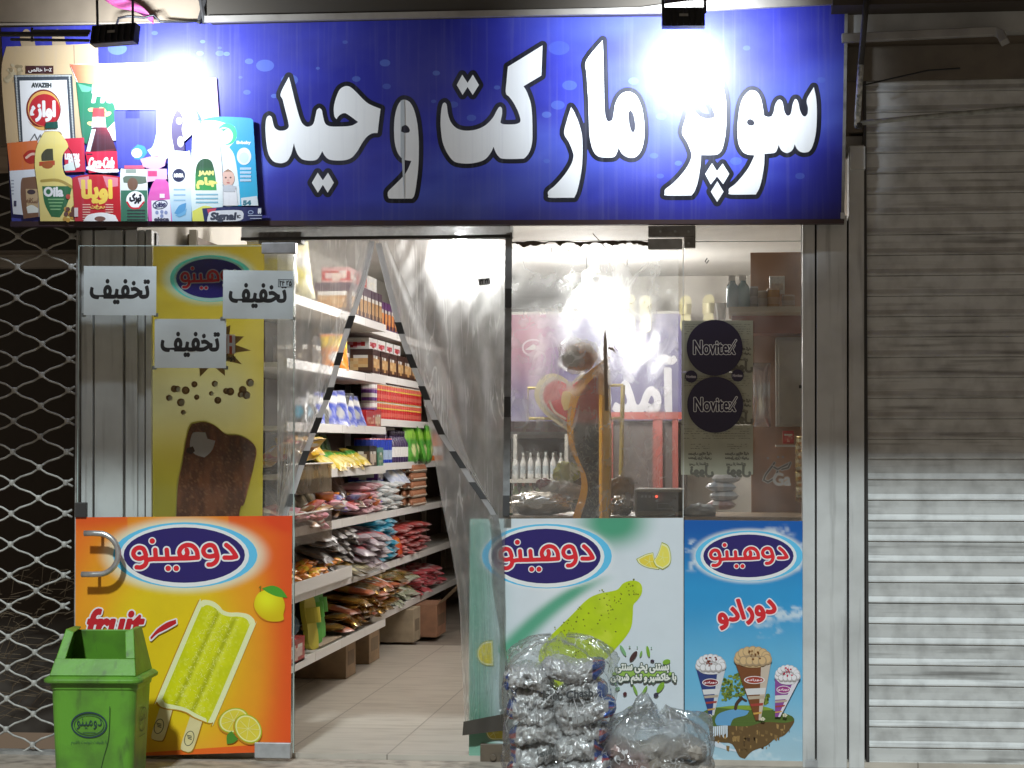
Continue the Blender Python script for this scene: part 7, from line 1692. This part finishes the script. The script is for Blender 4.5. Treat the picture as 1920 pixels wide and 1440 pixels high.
for l in range(6):
    for s_ in (-1, 1):
        w_ = .118 + jit(.016); f, cf = pillow(-.742 + s_ * .092 + jit(.018) - (.03 if l == 5 else 0), -.44 + jit(.02), .005 + .078 * l + (.026 if s_ > 0 else 0) + jit(.01), w_, .15, .056 + jit(.006), l * 2.3 + s_ + 4, ((.06, .13, .46), (.50, .12, .12)), s_)
        mb = MB(); mb.surf(44, 40, f, cf); mb.build('foil_packet', M_silver, sk, smooth=True, recalc=False); pf.append((f, l, s_))
def onfoil(cx_, cy0, hw, l, s_):
    f = next(q_[0] for q_ in pf if q_[1] == l and q_[2] == s_)
    def fn(x, y, d):
        X_ = P(x, y, -.6); best = None
        for i in range(0, 41):
            for j in range(0, 13):
                pt = f(i / 40, (j - 6) / 40 % 1.0); e_ = (pt[0] - X_.x) ** 2 + (pt[2] - X_.z) ** 2
                if best is None or e_ < best[0]: best = (e_, pt)
        return Vector((X_.x, min(best[1][1], -.535) - .006 - d, X_.z))
    return fn
def foiltext(body, x0, y0, x1, y1, col, Y):
    def fn(x, y, d):
        u = (x - x0) / (x1 - x0); yy = y + 6 * math.sin(u * 5) * .6 + 3 * (u - .3) ** 2; return P(x, yy, Y - d - .012 * math.sin(u * math.pi))
    cv = Canvas(0, .0004, fn); cv.text(body, x0, y0, x1, y1, col, bold=.7); cv.build('lettering', M_printm, sk, recalc=False)
foiltext('Jaleb Chasb', 1016, 1294, 1112, 1313, (.05, .055, .06), -.60)
foiltext('1 liha re', 1064, 1337, 1110, 1353, (.36, .37, .37), -.60)
foiltext(fa('جالب چسب'), 1008, 1396, 1036, 1424, (.10, .11, .11), -.60)
M_bag = film('clear_bag', crease=.75, cmap=(11, 11, 9), cdiff=.9, haze=.04, diff=.10, gloss=.035, tint=(.95, .95, .94), rough=.5, nscale=9, var=.9, bump=(17, .9), grough=.10)
def bagsurf(cx_, cy_, z0, prof, aspect, amp, seed, nu=70, nv=60):
    """prof: (half width, z) from bottom to top"""
    def f(u, v):
        z = z0 + (prof[-1][1] - z0) * v; w_ = interp([(a, b) for a, b in prof], z); th = u * 2 * math.pi
        cx2, sy2 = math.copysign(abs(math.cos(th)) ** .7, math.cos(th)), math.copysign(abs(math.sin(th)) ** .7, math.sin(th))
        n_ = fbm(cx2 * 2.5 + seed, sy2 * 2.5 + z * 9 + seed, 5) - .47
        n2 = abs(fbm(cx2 * 5 + seed + z * 3, sy2 * 4 + z * 12, 3) - .45)
        k = 1 + amp * (n_ * 1.3 + n2 * 1.3 - .12) * (1 + 1.8 * max(0, v - .75) * 4)
        return (cx_ + cx2 * w_ * k, cy_ + sy2 * w_ * aspect * k, z + amp * .12 * n_ * (1 + 3 * v))
    return f
mb = MB(); mb.surf(120, 100, bagsurf(-.742, -.44, -.02, [(.205, -.02), (.222, .05), (.222, .40), (.215, .455), (.185, .49), (.15, .515), (.10, .54), (.03, .548)], .74, .20, 3, 110, 90)); mb.build('clear_wrapper', M_bag, sk, smooth=True, recalc=False)
# second, half empty bag
b2 = thing('packet_bag', 'slumped clear plastic bag of brownish packets beside the silver foil bag', 'bag', (-.33, -.44, -.022))
for i, (dx_, dz, cc) in enumerate(((-.10, .03, (.30, .13, .12)), (.02, .03, (.30, .25, .19)), (.12, .035, (.24, .20, .16)), (-.04, .10, (.42, .38, .34)), (.09, .105, (.33, .29, .25)), (-.12, .09, (.36, .20, .20)))):
    f, cf = pillow(-.33 + dx_, -.44 + jit(.02), dz, .10, .13, .046, 20 + i * 1.7, None)
    mb = MB(); mb.surf(28, 26, f, lambda u, v: mix(cc, (.45, .42, .38), fbm(u * 7 + i, v * 9))); mb.build('brown_packet', M_goods, b2, smooth=True, recalc=False)
M_bag2 = film('milky_bag', crease=.9, cmap=(12, 12, 10), cdiff=.9, haze=.10, diff=.34, gloss=.04, tint=(.95, .96, .97), rough=.55, nscale=8, var=.8, bump=(15, .9), grough=.12)
mb = MB(); mb.surf(120, 90, bagsurf(-.33, -.44, -.02, [(.19, -.02), (.205, .04), (.205, .13), (.20, .18), (.17, .215), (.10, .24), (.03, .25)], .70, .30, 9, 110, 80)); mb.build('clear_wrapper', M_bag2, b2, smooth=True, recalc=False)
mb = MB()
def peak(u, v):
    th = u * 2 * math.pi; w_ = .085 * (1 - v) ** .8 + .012; n_ = fbm(math.cos(th) * 2 + 4, math.sin(th) * 2 + v * 5, 4) - .45
    return (-.415 + .05 * v * .4 + w_ * math.cos(th) * (1 + n_), -.46 + w_ * .8 * math.sin(th) * (1 + n_), .19 + .14 * v + .02 * n_)
mb.surf(40, 24, peak); mb.build('bag_neck', M_bag2, b2, smooth=True, recalc=False)
